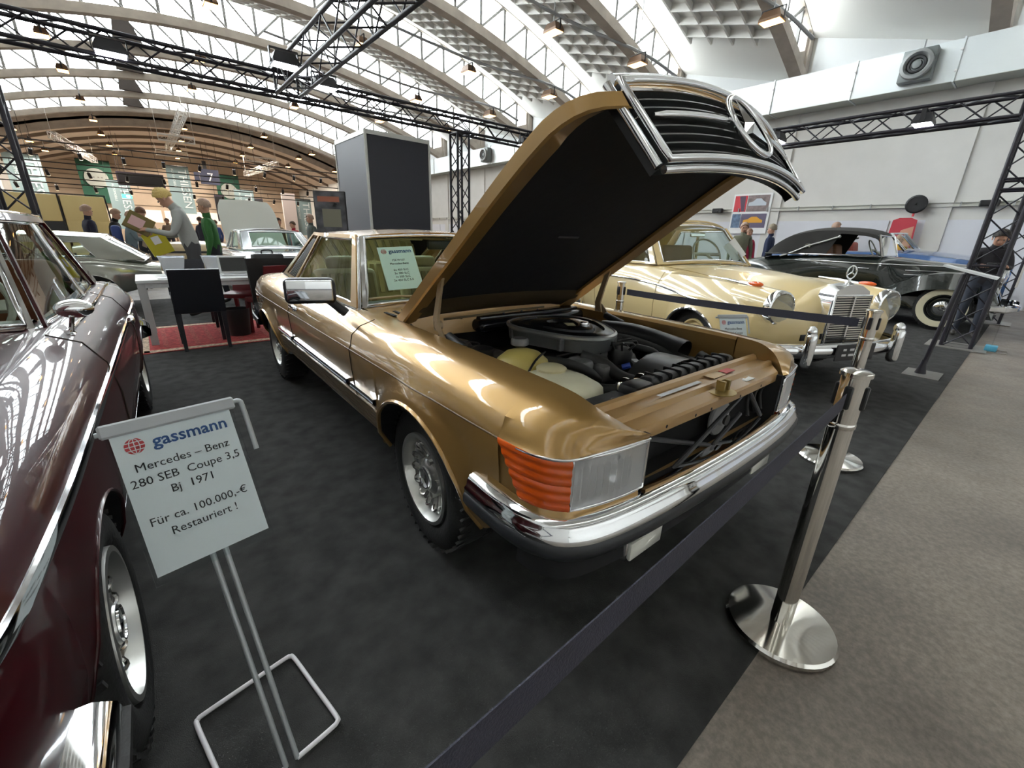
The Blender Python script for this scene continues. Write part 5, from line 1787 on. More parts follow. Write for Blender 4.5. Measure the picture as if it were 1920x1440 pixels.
def greenhouse(car, F0, F1, R1, R0, paint, glass, crown=.05, bow=.10, trim=CHROME, split=(.46,), vtop=.92, rowf=.05, roofpaint=None, pillar=.05, rear=True):
    """F0/F1 windscreen base/top corner (car's left), R1/R0 rear top/base corner"""
    def mir_(p):
        return (p[0], -p[1], p[2])
    ws_ = patch(mir_(F0), F0, F1, mir_(F1), 16, 8, (bow, 0, crown * .6))
    framed_window(car, ws_, .05, .95, .05, .94, paint, glass, trim, -.02, .010, ('windscreen_frame', 'windscreen', 'windscreen_trim'))
    if rear:
        rw_ = patch(R0, mir_(R0), mir_(R1), R1, 16, 8, (-bow, 0, crown * .6))
        framed_window(car, rw_, .12, .88, .12, .90, paint, glass, trim, -.02, .010, ('rear_window_frame', 'rear_window', 'rear_window_trim'))
    G = []
    for i in range(13):
        u = i / 12
        xo = bow * (1 - u) - bow * u
        G.append([Vector((lerp(F1[0], R1[0], u) + xo * (1 - v * v), lerp(F1[1], R1[1], u) * v, lerp(F1[2], R1[2], u) + crown * (1 - v * v) + crown * .5 * math.sin(PI * u))) for v in [q / 7 - 1 for q in range(15)]])
    B().slab(G, .02).build('roof', roofpaint or paint, car, 55)
    for s in (1, -1):
        sg = lambda p: Vector((p[0], s * (p[1] + .012), p[2]))
        P = patch(sg(F0), sg(R0), sg(R1), sg(F1), 18, 8, (0, s * .03, 0))
        cuts = [0.0] + list(split) + [1.0]
        b = B()
        b.slab(sub(P, 0, 1, vtop, 1, 14, 1), s * .02)
        b.slab(sub(P, 0, 1, 0, rowf, 14, 1), s * .02)
        b.slab(sub(P, 0, pillar, 0, 1, 2, 6), s * .02)
        b.slab(sub(P, 1 - pillar * 2.2, 1, 0, 1, 3, 6), s * .02)
        for c in split:
            b.slab(sub(P, c - .012, c + .012, rowf, vtop, 1, 6), s * .02)
        b.build('roof_pillar', paint, car, 40)
        for i in range(len(cuts) - 1):
            a = cuts[i] + (pillar if i == 0 else .012)
            c = cuts[i + 1] - (pillar * 2.2 if i == len(cuts) - 2 else .012)
            S = sub(P, a, c, rowf, vtop, 10, 5)
            w = B().grid(S).build('side_window', glass, car, 60)
            B().tube(ring_of(S), .008, 6, True).build('window_trim', trim, w, 60)
    return ws_

def steering(car, x, y, z, m, r=.20):
    ring = [Vector((0, r * math.cos(2 * PI * i / 24), r * math.sin(2 * PI * i / 24))) for i in range(24)]
    q = Matrix.Rotation(-.5, 3, 'Y')
    b = B().tube([q @ p + Vector((x, y, z)) for p in ring], .012, 6, True)
    b.cyl((x, y, z), (x + .22, y, z - .12), .018)
    b.box((x, y, z), (.03, r * 1.9, .03), m=q)
    b.build('steering_wheel', m, car, 40)

def star_mark(parent, c, r, ax='x', m=None):
    c = Vector(c)
    b = B()
    if ax == 'x':
        f = lambda y, z: c + Vector((0, y, z))
    else:
        f = lambda y, z: c + Vector((y, 0, z))
    b.tube([f(r * math.cos(2 * PI * i / 24), r * math.sin(2 * PI * i / 24)) for i in range(24)], r * .10, 6, True)
    for i in range(3):
        a = PI / 2 + 2 * PI * i / 3
        b.cyl(c, f(r * .95 * math.cos(a), r * .95 * math.sin(a)), r * .13, 6, r * .03)
    b.build('bonnet_star', m or CHROME, parent, 40)

# ================================================================ CREAM COUPE
CREAM = mat('cream_paint', (.72, .56, .28), .28, 0, 1.0)
fdir = Vector((-math.sin(math.radians(23)), -math.cos(math.radians(23)), 0))
cream = empty('car', (4.77 - fdir.x * .80, 1.06 - fdir.y * .80, .006), math.atan2(fdir.y, fdir.x), scale=1.06)
tag(cream, 'cream fifties coupe with tall chrome grille and round headlamps', 'car')
CST = [
    (-3.80, [(.40, .42), (.50, .46), (.54, .54), (.52, .62), (.46, .68), (.36, .71), (.20, .72), (0, .72)]),
    (-3.45, [(.66, .34), (.76, .42), (.79, .55), (.76, .68), (.67, .78), (.52, .82), (.30, .84), (0, .84)]),
    (-2.70, [(.78, .26), (.86, .40), (.875, .58), (.855, .76), (.77, .89), (.60, .93), (.35, .95), (0, .95)]),
    (-1.80, [(.80, .24), (.86, .40), (.875, .58), (.86, .78), (.79, .92), (.66, .965), (.40, .97), (0, .97)]),
    (-1.00, [(.80, .24), (.86, .40), (.875, .58), (.86, .78), (.79, .93), (.66, .975), (.40, .99), (0, 1.0)]),
    (-0.50, [(.80, .25), (.86, .40), (.872, .58), (.855, .78), (.77, .92), (.58, .945), (.36, .99), (0, 1.01)]),
    (0.00, [(.78, .26), (.855, .40), (.868, .58), (.848, .78), (.74, .915), (.50, .885), (.32, .96), (0, .995)]),
    (0.40, [(.72, .28), (.82, .40), (.838, .57), (.820, .76), (.70, .890), (.44, .82), (.28, .915), (0, .965)]),
    (0.64, [(.64, .32), (.76, .41), (.785, .56), (.77, .72), (.66, .855), (.40, .76), (.25, .87), (0, .93)]),
    (0.76, [(.56, .36), (.66, .44), (.69, .56), (.68, .68), (.60, .78), (.38, .70), (.235, .81), (0, .88)]),
    (0.80, [(.50, .40), (.58, .46), (.61, .55), (.60, .64), (.54, .71), (.36, .64), (.22, .74), (0, .82)]),
]
CAR_ = [(0.0, .33, .36, .30), (-2.70, .33, .35, .25)]
ccols = shell(cream, CST, CAR_, 3, CREAM, 60, flare=.012)
for (x, st) in ((0.0, 1), (-2.70, 0)):
    for s in (1, -1):
        add_wheel(cream, (x, s * .725, .334), .325, .17, .19, 'cream_cap', s, hub_col=(.72, .56, .28))
greenhouse(cream, (-.92, .665, .985), (-1.34, .57, 1.42), (-2.30, .56, 1.42), (-2.78, .62, .95), CREAM, GLASS, .075, .16, CHROME, (.55,))
# headlamps
for s in (1, -1):
    hl = B().lathe([(.142, -.03), (.146, .0), (.138, .035), (.124, .042), (.112, .03)], (.735, s * .625, .745), 'x', 28).build('headlamp', CHROME, cream, 40)
    B().lathe([(.17, -.40), (.165, -.25), (.152, -.10), (.143, -.02)], (.735, s * .625, .745), 'x', 28).build('lamp_pod', CREAM, hl, 50)
    B().lathe([(.115, .03), (.108, .05), (.098, .054), (.092, .062), (.07, .064), (.062, .072), (.035, .072), (.028, .078), (.0, .079)], (.735, s * .625, .745), 'x', 24).build('headlamp_lens', LAMPG, hl, 25)
    B().lathe([(.115, .03), (.09, -.02), (.04, -.05), (.0, -.055)], (.735, s * .625, .745), 'x', 24).build('headlamp_reflector', REFL, hl, 50)
    # chrome spear and amber lamp on the wing
    sp = B().tube([(-.02, s * .705, .935), (.20, s * .695, .925), (.42, s * .675, .905), (.60, s * .65, .87)], [.006, .013, .020, .020], 8).build('wing_spear', CHROME, cream, 50)
    B().ball((.50, s * .668, .915), (.085, .026, .022), 12, 8).build('indicator', AMBER, sp, 60)
# tall grille
GRP = [(-.215, .40), (-.225, .60), (-.222, .80), (-.185, .89), (-.09, .935), (0, .948), (.09, .935), (.185, .89), (.222, .80), (.225, .60), (.215, .40)]
gs = B().prism(GRP, .72, .86, 'x').build('grille_shell', CHROME, cream, 30)
B().box((.864, 0, .625), (.012, .40, .45)).build('grille_back', BLACK, gs)
for q in range(23):
    B().box((.873, 0, .415 + q * .0195), (.012, .395, .0085)).build('grille_slat', STEEL, gs)
B().box((.882, 0, .625), (.014, .018, .45)).build('grille_centre_bar', CHROME, gs)
B().tube([(.872, -.205, .40), (.872, -.205, .855), (.872, .205, .855), (.872, .205, .40)], .011, 6, True).build('grille_frame', CHROME, gs, 60)
B().lathe([(.05, 0), (.035, .015), (.012, .03), (.01, .05)], (.80, 0, .935), 'z', 16).build('star_base', CHROME, gs, 40)
star_mark(gs, (.80, 0, 1.04), .052)
# bumper with overriders and plate
CB = curve3([(.45, .90, 0), (.66, .89, 0), (.82, .80, 0), (.93, .58, 0), (.975, .30, 0), (.985, 0, 0)], 20)
cbf = CB + [Vector((p.x, -p.y, 0)) for p in reversed(CB[:-1])]
B().grid(sweep_plan([(-.05, .475), (-.01, .47), (.012, .44), (.012, .40), (-.01, .36), (-.05, .35)], cbf)).build('front_bumper', CHROME, cream, 50)
both('overrider', CHROME, cream, lambda b, s: b.rbox((.985, s * .50, .44), (.085, .085, .30), .04, 4).ball((.975, s * .50, .59), (.04, .042, .05), 12, 8), 50)
pl = B().rbox((1.005, 0, .41), (.012, .44, .14), .006, 1).build('number_plate', BLACK, cream)
for q, (y, z) in enumerate([(y, z) for z in (.435, .39) for y in (-.13, -.05, .04, .11)]):
    B().box((1.0125, y, z), (.002, .035 + .012 * (q % 3), .018)).build('plate_block', mat('plate_white', (.6, .6, .6), .5), pl)
both('apron_vent', BLACK, cream, lambda b, s: b.box((.80, s * .33, .50), (.02, .12, .05)))
both('side_spear', CHROME, cream, lambda b, s: b.tube([(.30, s * .845, .70), (-.1, s * .87, .735), (-.6, s * .872, .80), (-1.2, s * .862, .815), (-2.2, s * .86, .80)], .009, 6), 50)
both('arch_trim', CHROME, cream, lambda b, s: b.tube([(c[0][0], s * (c[0][1] + .008), c[0][2]) for c in ccols if abs(c[0][0]) <= .361], .012, 6), 50)
for x in (-.62, -2.0):
    pr = profile_at(CST, x)
    both('door_gap', mat('cream_gap', (.30, .22, .10), .8), cream, lambda b, s: b.tube([(x, s * (y + .001), z) for (y, z) in pr[1:6]], .003, 5), 60)
both('door_handle', CHROME, cream, lambda b, s: b.rbox((-1.80, s * .885, .84), (.18, .02, .024), .009, 2), 40)
b = B().tube([(-.78, .10, 1.015), (-.84, -.05, 1.03), (-.90, -.30, 1.04)], .007, 6).build('wiper', CHROME, cream, 50)
B().tube([(-.80, .45, 1.0), (-.86, .25, 1.035), (-.90, .05, 1.045)], .007, 6).build('wiper', CHROME, cream, 50)
TANL = mat('tan_leather', (.36, .27, .16), .6)
B().grid([[(-.92, y, 1.0), (-1.10, y, 1.02), (-1.18, y, .98)] for y in (-.62, -.3, 0, .3, .62)]).build('dashboard', TANL, cream, 40)
for yc in (.34, -.34):
    B().rbox((-1.95, yc, 1.05), (.14, .52, .30), .05, 3, m=Matrix.Rotation(-.2, 3, 'Y')).build('front_seat', TANL, cream, 40)
B().rbox((-2.50, 0, 1.03), (.14, 1.05, .24), .05, 3, m=Matrix.Rotation(-.25, 3, 'Y')).build('rear_seat', TANL, cream, 40)
steering(cream, -1.32, .34, 1.10, IVORY, .21)
B().rbox((-1.16, .02, 1.33), (.02, .22, .05), .01, 1).build('rear_view_mirror', CHROME, cream, 40)
sh_ = B().box((0, 0, 0), (.16, .003, .26)).build('window_notice', PAPER, cream)
sh_.location = (-1.05, .52, 1.16)
sh_.rotation_euler = (.0, -.75, 1.2)
# raised lines down the bonnet sides
both('bonnet_gap', mat('cream_gap', (.30, .22, .10), .8), cream, lambda b, s: b.tube([(c[5][0], s * (c[5][1] - .01), c[5][2] + .004) for c in ccols if -.9 < c[5][0] < .70], .0035, 5), 60)

# ================================================================ BLACK CABRIOLET
BLKP = mat('black_green_paint', (.010, .014, .012), .16, .1, 1.0)
CANVAS = mat('black_canvas', (.035, .033, .031), .9, bump=.2, bscale=120)
cab = empty('car', (11.08, .86, .006), math.radians(-90), scale=1.06)
tag(cab, 'black cabriolet with fabric roof up and cream whitewall tyres', 'car')
KST = [
    (-3.60, [(.45, .45), (.55, .50), (.58, .58), (.55, .66), (.48, .72), (.35, .78), (.2, .80), (0, .80)]),
    (-3.25, [(.62, .36), (.72, .45), (.74, .60), (.70, .74), (.60, .86), (.45, .93), (.25, .95), (0, .95)]),
    (-2.60, [(.68, .28), (.80, .44), (.82, .62), (.78, .80), (.70, .95), (.58, 1.03), (.3, 1.05), (0, 1.05)]),
    (-1.70, [(.66, .26), (.70, .44), (.73, .62), (.73, .82), (.71, 1.0), (.64, 1.08), (.3, 1.08), (0, 1.08)]),
    (-0.95, [(.66, .26), (.69, .44), (.72, .62), (.72, .82), (.70, 1.0), (.60, 1.08), (.3, 1.10), (0, 1.11)]),
    (-0.40, [(.66, .28), (.66, .44), (.58, .62), (.52, .80), (.48, .95), (.40, 1.02), (.2, 1.05), (0, 1.06)]),
    (0.10, [(.60, .40), (.52, .50), (.45, .65), (.41, .80), (.38, .92), (.31, .98), (.16, 1.01), (0, 1.02)]),
    (0.48, [(.40, .46), (.38, .55), (.34, .66), (.31, .80), (.28, .90), (.23, .95), (.12, .98), (0, .99)]),
]
kcols = side_columns(KST, [(-2.60, .34, .38, .30)], 3, 50)
b = B()
b.grid(kcols)
b.grid(mirror_pts(kcols))
cap_end(b, kcols[0])
cap_end(b, kcols[-1])
b.build('body', BLKP, cab, 50)
for s in (1, -1):
    w = B()
    wheel_well(w, [c[0] for c in kcols], (-2.60, .34, .38, .30), s, .26)
    w.build('wheel_well', BLACKM, cab)
# sweeping front wings
def wing(b, s):
    G = []
    path = [(.60, .50), (.52, .66), (.38, .80), (.18, .885), (-.05, .895), (-.32, .84), (-.60, .70), (-.85, .52), (-1.05, .38), (-1.25, .31)]
    C = curve3([(p[0], 0, p[1]) for p in path], 26)
    for p in C:
        row = []
        for j in range(9):
            t = j / 8
            y = lerp(.44, .83, t)
            z = p.z - .05 * (2 * t - 1) ** 2 - (.20 * max(0, t - .75) / .25 if p.x > -.7 else .05 * max(0, t - .75) / .25)
            row.append(Vector((p.x, s * y, z)))
        G.append(row)
    b.slab(G, .012)
both('front_wing', BLKP, cab, wing, 50)
for (x, st) in ((0.0, 1), (-2.60, 0)):
    for s in (1, -1):
        add_wheel(cab, (x + .03 * st, s * .70, .358), .35, .16, .20, 'whitewall', s, hub_col=(.012, .014, .013))
both('running_board', BLKP, cab, lambda b, s: b.rbox((-1.55, s * .74, .31), (1.3, .22, .05), .02, 2), 40)
both('belt_trim', CHROME, cab, lambda b, s: b.grid(strip_along(kcols, None, s, -2.9, .45, .012, -.008, .008, .985)), 50)
for z, x0, x1 in ((.90, -.62, .40), (.83, -.62, .30)):
    both('bonnet_trim', CHROME, cab, lambda b, s: b.grid(strip_along(kcols, None, s, x0, x1, .012, -.007, .007, z)), 50)
both('sill_chrome', CHROME, cab, lambda b, s: b.tube([(-2.8, s * .66, 1.085), (-1.8, s * .675, 1.10), (-.98, s * .64, 1.115)], .014, 6), 50)
both('door_handle', CHROME, cab, lambda b, s: b.rbox((-1.12, s * .735, .90), (.16, .02, .02), .008, 2), 40)
KG = [(-.20, .48), (-.20, .95), (-.10, 1.03), (0, 1.05), (.10, 1.03), (.20, .95), (.20, .48)]
B().prism(KG, .50, .56, 'x').build('radiator_shell', CHROME, cab, 30)
star_mark(cab, (.55, 0, 1.12), .05)
for s in (1, -1):
    B().lathe([(.0, -.13), (.07, -.11), (.115, -.03), (.125, .03), (.115, .05), (.0, .07)], (.52, s * .42, .86), 'x', 20).build('headlamp', CHROME, cab, 50)
KB = curve3([(.55, .86, 0), (.72, .78, 0), (.82, .5, 0), (.84, 0, 0)], 14)
kbf = KB + [Vector((p.x, -p.y, 0)) for p in reversed(KB[:-1])]
B().grid(sweep_plan([(-.02, .47), (.012, .45), (.012, .39), (-.02, .37)], kbf)).build('front_bumper', CHROME, cab, 50)
# soft top: side profile swept across
TP = [(-1.02, 1.455), (-1.10, 1.525), (-1.35, 1.580), (-1.75, 1.60), (-2.10, 1.575), (-2.44, 1.48), (-2.70, 1.30), (-2.84, 1.08)]
G = []
for p in curve3([(a, 0, c) for a, c in TP], 22):
    G.append([Vector((p.x, .60 * v * (1 - .05 * abs(v)), p.z - .055 * v * v - .02 * abs(v) ** 6)) for v in [q / 6 - 1 for q in range(13)]])
B().slab(G, .015).build('soft_top', CANVAS, cab, 45)
def top_side(b, s):
    C = curve3([(a, 0, c) for a, c in TP], 22)
    rows = []
    for p in C:
        if p.x < -1.72:
            rows.append([Vector((p.x, s * .575, p.z - .07)), Vector((p.x * .98 - .03, s * .62, lerp(p.z - .07, 1.09, .5))), Vector((min(p.x, -1.80) * .97 - .02, s * .655, 1.09))])
        else:
            rows.append([Vector((p.x, s * .575, p.z - .07)), Vector((p.x, s * .585, p.z - .10)), Vector((p.x, s * .59, p.z - .125))])
    b.slab(rows, s * .01)
both('soft_top_side', CANVAS, cab, top_side, 45)
def landau(b, s):
    b.tube(curve3([(-1.62, s * .615, 1.42), (-1.85, s * .63, 1.33), (-2.08, s * .645, 1.25)], 8), .016, 8)
    b.tube(curve3([(-2.08, s * .645, 1.25), (-2.32, s * .66, 1.12), (-2.52, s * .67, 1.04)], 8), .014, 8)
    b.lathe([(.045, -.012), (.045, .012), (.0, .015)], (-2.08, s * .645, 1.25), 'y', 14)
    b.ball((-1.62, s * .615, 1.42), .026)
both('landau_iron', mat('satin_iron', (.62, .62, .60), .3, .7), cab, landau, 50)
kw = patch((-.92, -.60, 1.10), (-.92, .60, 1.10), (-1.06, .56, 1.46), (-1.06, -.56, 1.46), 10, 6, (.03, 0, 0))
framed_window(cab, kw, .03, .97, .04, .96, CHROME, GLASS, CHROME, -.025, .012, ('windscreen_frame', 'windscreen', 'windscreen_trim'))
both('window_pillar', CHROME, cab, lambda b, s: b.tube([(-.93, s * .62, 1.10), (-1.05, s * .585, 1.46)], .018, 6), 50)
both('front_seat', mat('tan_seat', (.25, .10, .04), .6), cab, lambda b, s: b.rbox((-1.85, s * .30, 1.12), (.14, .46, .34), .05, 3, m=Matrix.Rotation(-.2, 3, 'Y')), 40)
steering(cab, -1.25, .30, 1.20, IVORY, .20)
# ================================================================ BLUE ROADSTER
BLUEP = mat('blue_paint', (.05, .12, .30), .2, .2, 1.0)
SILB = mat('pale_silver_paint', (.42, .46, .48), .25, .5, 1.0)
rod = empty('car', (13.9, 1.10, .006), math.radians(-90), scale=1.2)
tag(rod, 'open blue roadster with chrome windscreen frame against the white wall', 'car')
RST = [
    (-3.2, [(.45, .40), (.55, .48), (.58, .58), (.56, .68), (.50, .76), (.38, .80), (.2, .82), (0, .82)]),
    (-2.4, [(.72, .25), (.82, .40), (.85, .56), (.83, .74), (.74, .88), (.58, .92), (.3, .93), (0, .93)]),
    (-1.5, [(.74, .22), (.83, .38), (.85, .56), (.83, .74), (.76, .89), (.62, .93), (.3, .93), (0, .93)]),
    (-0.7, [(.74, .22), (.83, .38), (.85, .56), (.83, .74), (.74, .88), (.56, .93), (.3, .97), (0, .98)]),
    (0.0, [(.72, .24), (.82, .38), (.84, .56), (.82, .74), (.72, .86), (.50, .87), (.28, .91), (0, .93)]),
    (0.7, [(.50, .34), (.62, .42), (.66, .54), (.63, .66), (.54, .74), (.38, .74), (.2, .76), (0, .78)]),
]
RS2 = [(x, [(y, z * (1 + .11 * min(1, z / .7))) for y, z in pr]) for x, pr in RST]
rcols = shell(rod, RS2, [(0.0, .33, .36, .30), (-2.40, .33, .35, .27)], 3, BLUEP, 40)
for x in (0, -2.40):
    for s in (1, -1):
        add_wheel(rod, (x, s * .70, .334), .325, .17, .19, 'blue_cap', s, hub_col=(.05, .12, .30))
both('side_trim', CHROME, rod, lambda b, s: b.grid(strip_along(rcols, None, s, -2.8, .5, .012, -.012, .012, .80)), 50)
rwp = patch((-.72, -.62, 1.06), (-.72, .62, 1.06), (-1.02, .56, 1.38), (-1.02, -.56, 1.38), 12, 6, (.14, 0, .02))
framed_window(rod, rwp, .03, .97, .05, .95, CHROME, GLASS, CHROME, -.025, .014, ('windscreen_frame', 'windscreen', 'windscreen_trim'))
both('front_seat', mat('red_leather', (.30, .06, .04), .6), rod, lambda b, s: b.rbox((-1.75, s * .32, 1.08), (.14, .46, .26), .05, 3, m=Matrix.Rotation(-.2, 3, 'Y')), 40)
steering(rod, -1.18, .32, 1.15, IVORY, .19)
both('headlamp', CHROME, rod, lambda b, s: b.lathe([(.12, -.12), (.115, .02), (.09, .05), (.0, .06)], (.64, s * .54, .66), 'x', 18), 50)
# ================================================================ GREY COUPE behind the table
GREYP = mat('grey_green_paint', (.40, .41, .37), .14, .65, 1.0)
gry = empty('car', (-3.02, 9.95, .006), PI)
tag(gry, 'low silver-grey fastback coupe parked behind the table', 'car')
YST = [
    (-3.20, [(.50, .42), (.60, .48), (.64, .56), (.62, .64), (.55, .70), (.40, .73), (.2, .74), (0, .74)]),
    (-2.30, [(.76, .24), (.82, .38), (.84, .54), (.82, .70), (.76, .80), (.60, .85), (.3, .87), (0, .87)]),
    (-1.30, [(.76, .20), (.82, .36), (.83, .54), (.81, .70), (.76, .79), (.60, .82), (.3, .83), (0, .83)]),
    (-0.60, [(.76, .20), (.82, .36), (.83, .54), (.81, .68), (.75, .77), (.56, .80), (.3, .82), (0, .82)]),
    (0.00, [(.76, .22), (.82, .36), (.835, .54), (.82, .69), (.74, .765), (.54, .75), (.3, .77), (0, .775)]),
    (0.70, [(.60, .26), (.70, .36), (.73, .48), (.71, .58), (.64, .64), (.48, .62), (.25, .63), (0, .635)]),
    (0.98, [(.40, .34), (.48, .39), (.50, .45), (.48, .50), (.42, .54), (.32, .54), (.18, .545), (0, .545)]),
]
ycols = shell(gry, YST, [(0.0, .31, .35, .30), (-2.30, .31, .35, .29)], 3, GREYP, 50, flare=.02)
for x in (0, -2.30):
    for s in (1, -1):
        add_wheel(gry, (x, s * .70, .326), .315, .18, .19, 'grey_cap', s, hub_col=(.5, .5, .5))
greenhouse(gry, (-.55, .68, .80), (-1.22, .54, 1.13), (-2.55, .52, 1.13), (-3.02, .60, .80), GREYP, GLASS, .06, .10, CHROME, (.50,), rowf=.12, vtop=.80, pillar=.10)
both('headlamp', LAMPG, gry, lambda b, s: b.ball((.72, s * .56, .60), (.10, .09, .07)), 50)
both('side_vent', BLACK, gry, lambda b, s: b.box((-.42, s * .822, .52), (.16, .01, .10)))
B().grid(sweep_plan([(-.02, .44), (.012, .43), (.012, .38), (-.02, .37)], [Vector((.5 + .52 * math.cos(t), .78 * math.sin(t), 0)) for t in [PI / 2 * (1 - q / 8) for q in range(17)]])).build('front_bumper', CHROME, gry, 50)
# ================================================================ SILVER COUPE seen from behind, bonnet up
SILV = mat('silver_paint', (.52, .55, .58), .18, .6, 1.0)
sil = empty('car', (2.12, 12.55, .006), math.radians(90))
tag(sil, 'silver coupe seen from behind with its white bonnet raised', 'car')
SST = [
    (-3.55, [(.62, .40), (.70, .46), (.73, .56), (.74, .68), (.73, .80), (.62, .86), (.3, .87), (0, .87)]),
    (-3.30, [(.74, .34), (.80, .42), (.83, .56), (.83, .70), (.80, .83), (.66, .90), (.3, .915), (0, .915)]),
    (-2.46, [(.78, .28), (.84, .40), (.86, .56), (.86, .72), (.82, .86), (.68, .93), (.3, .945), (0, .945)]),
    (-1.00, [(.78, .28), (.84, .40), (.86, .56), (.86, .72), (.82, .86), (.68, .92), (.3, .925), (0, .925)]),
    (0.00, [(.78, .28), (.84, .40), (.86, .56), (.85, .72), (.81, .84), (.66, .88), (.3, .885), (0, .885)]),
    (0.80, [(.62, .36), (.72, .42), (.75, .52), (.75, .64), (.72, .74), (.58, .77), (.3, .78), (0, .78)]),
]
scols = shell(sil, SST, [(0.0, .32, .36, .33), (-2.46, .32, .36, .32)], 3, SILV, 40)
for x in (0, -2.46):
    for s in (1, -1):
        add_wheel(sil, (x, s * .715, .328), .318, .205, .196, 'bundt', s)
greenhouse(sil, (-.95, .66, .93), (-1.30, .56, 1.29), (-2.15, .55, 1.29), (-2.72, .64, .95), SILV, GLASSG, .05, .10, CHROME, (.5,))
both('tail_lamp', REDL, sil, lambda b, s: b.rbox((-3.575, s * .52, .70), (.05, .36, .15), .015, 2), 40)
both('tail_indicator', AMBER, sil, lambda b, s: b.rbox((-3.56, s * .715, .70), (.06, .05, .15), .015, 2), 40)
B().grid(sweep_back([(-.05, .56), (.0, .55), (.012, .50), (-.05, .44)], [Vector((-3.0 - .68 * math.cos(t), .86 * math.sin(t), 0)) for t in [PI / 2 - PI * q / 20 for q in range(21)]], -1.5)).build('rear_bumper', CHROME, sil, 50)
WB = mat('white_bonnet_paint', (.74, .75, .70), .3, 0, .6)
bo = B().slab([[Vector((u, hermite([0, 1.1, 1.4], [.62, .60, .50], u) * v, .03 * (1 - v * v))) for v in [q / 5 - 1 for q in range(11)]] for u in [1.4 * i / 8 for i in range(9)]], -.04).build('bonnet', WB, sil, 40)
bo.location = (-.66, 0, .90)
bo.rotation_euler = (0, math.radians(-50), 0)
B().box((.80, 0, -.03), (.05, 1.1, .02)).build('bonnet_rib', WB, bo)
# ================================================================ BEIGE CABRIOLET far behind
bei = empty('car', (1.9, 15.5, .006), 0.0)
tag(bei, 'pale beige open car with a black waist stripe beyond the tables', 'car')
BEIP = mat('beige_paint', (.55, .43, .25), .3, 0, .8)
bcols = shell(bei, RST, [(0.0, .33, .36, .30), (-2.40, .33, .35, .27)], 3, BEIP, 40)
for x in (0, -2.40):
    for s in (1, -1):
        add_wheel(bei, (x, s * .70, .334), .325, .17, .19, 'beige_cap', s, hub_col=(.55, .43, .25))
both('waist_stripe', BLACK, bei, lambda b, s: b.grid(strip_along(bcols, None, s, -2.9, .5, .008, -.03, .03, .70)), 50)
bw = patch((-.80, -.60, .97), (-.80, .60, .97), (-1.05, .54, 1.27), (-1.05, -.54, 1.27), 12, 6, (.14, 0, .02))
framed_window(bei, bw, .03, .97, .05, .95, BLACK, GLASS, BLACK, -.025, .014, ('windscreen_frame', 'windscreen', 'windscreen_trim'))
both('front_seat', BEIGE, bei, lambda b, s: b.rbox((-1.75, s * .32, .98), (.14, .46, .26), .05, 3, m=Matrix.Rotation(-.2, 3, 'Y')), 40)
# ================================================================ TABLE CORNER
RUGM = mat('red_rug', (.52, .075, .075), .95, noise=.35, nscale=22, bump=.4, bscale=260)
rug = empty('rug', (.60, 6.72, .007))
tag(rug, 'red patterned oriental rug under the white table', 'rug')
B().box((0, 0, .004), (1.75, 1.62, .008)).build('field', RUGM, rug)
for (c, sz) in (((0, -.74, .0085), (1.6, .10, .003)), ((0, .74, .0085), (1.6, .10, .003)), ((-.80, 0, .0085), (.10, 1.58, .003)), ((.80, 0, .0085), (.10, 1.58, .003))):
    B().box(c, sz).build('border', mat('rug_border', (.60, .46, .34), .95, noise=.6, nscale=40), rug)
for q in range(9):
    B().box((-.6 + .15 * q, 0, .0085), (.05, 1.2, .0015)).build('pattern_band', mat('rug_pattern', (.48, .09, .08), .95, noise=.5, nscale=60), rug)
TABW = mat('white_table', (.72, .74, .75), .35)
tb = empty('table', (.62, 6.72, .0165))
tag(tb, 'white square-legged table holding a laptop', 'table')
B().rbox((0, 0, .715), (1.50, .84, .035), .004, 1).build('tabletop', TABW, tb)
for sx in (-1, 1):
    for sy in (-1, 1):
        B().box((sx * .71, sy * .38, .35), (.07, .07, .70)).build('leg', mat('grey_white_leg', (.50, .51, .52), .4), tb)
for sy in (-1, 1):
    B().box((0, sy * .38, .67), (1.36, .03, .05)).build('apron_rail', TABW, tb)
NAVY = mat('black_leather', (.012, .013, .020), .42, bump=.12, bscale=80)
def chair(x, y, rz, label, m=NAVY, z=.016, cat='chair'):
    """faces local +y; backrest at -y"""
    e = empty('chair', (x, y, z), rz)
    tag(e, label, cat, 'chairs at the table')
    B().rbox((0, .0, .44), (.46, .46, .06), .015, 2).build('seat', m, e, 40)
    P = [[Vector((sx * .235 * (1 - .03 * t), -.215 - .07 * t - .02 * t * t, .42 + .47 * t)) for t in (0, .25, .5, .75, 1)] for sx in (-1, -.5, 0, .5, 1)]
    bk = B().slab(P, .022).build('backrest', m, e, 40)
    for sx in (-1, 1):
        B().rbox((sx * .13, -.225, .445), (.018, .012, .045), .003, 1).build('buckle', STEEL, bk)
    for sx in (-1, 1):
        for sy in (-1, 1):
            B().grid([[(sx * .205 + q[0] * w_, sy * .205 + q[1] * w_ + (-.03 * (1 - zz / .42) if sy < 0 else 0), zz) for q in ((-1, -1), (1, -1), (1, 1), (-1, 1), (-1, -1))] for w_, zz in ((.017, 0), (.024, .42))]).build('leg', m, e)
    return e
chair(.37, 6.02, 0.0, 'black leather chair with its back to the aisle, before the white table', z=.016)
chair(.40, 7.28, PI, 'black leather chair on the far side of the white table')
chair(1.19, 6.36, .35, 'dark red chair with a black jacket hung over its back', mat('dark_red_leather', (.13, .008, .012), .4))
chair(.98, 7.05, 2.6, 'dark red chair tucked in beside the laptop', mat('dark_red_leather', (.13, .008, .012), .4))
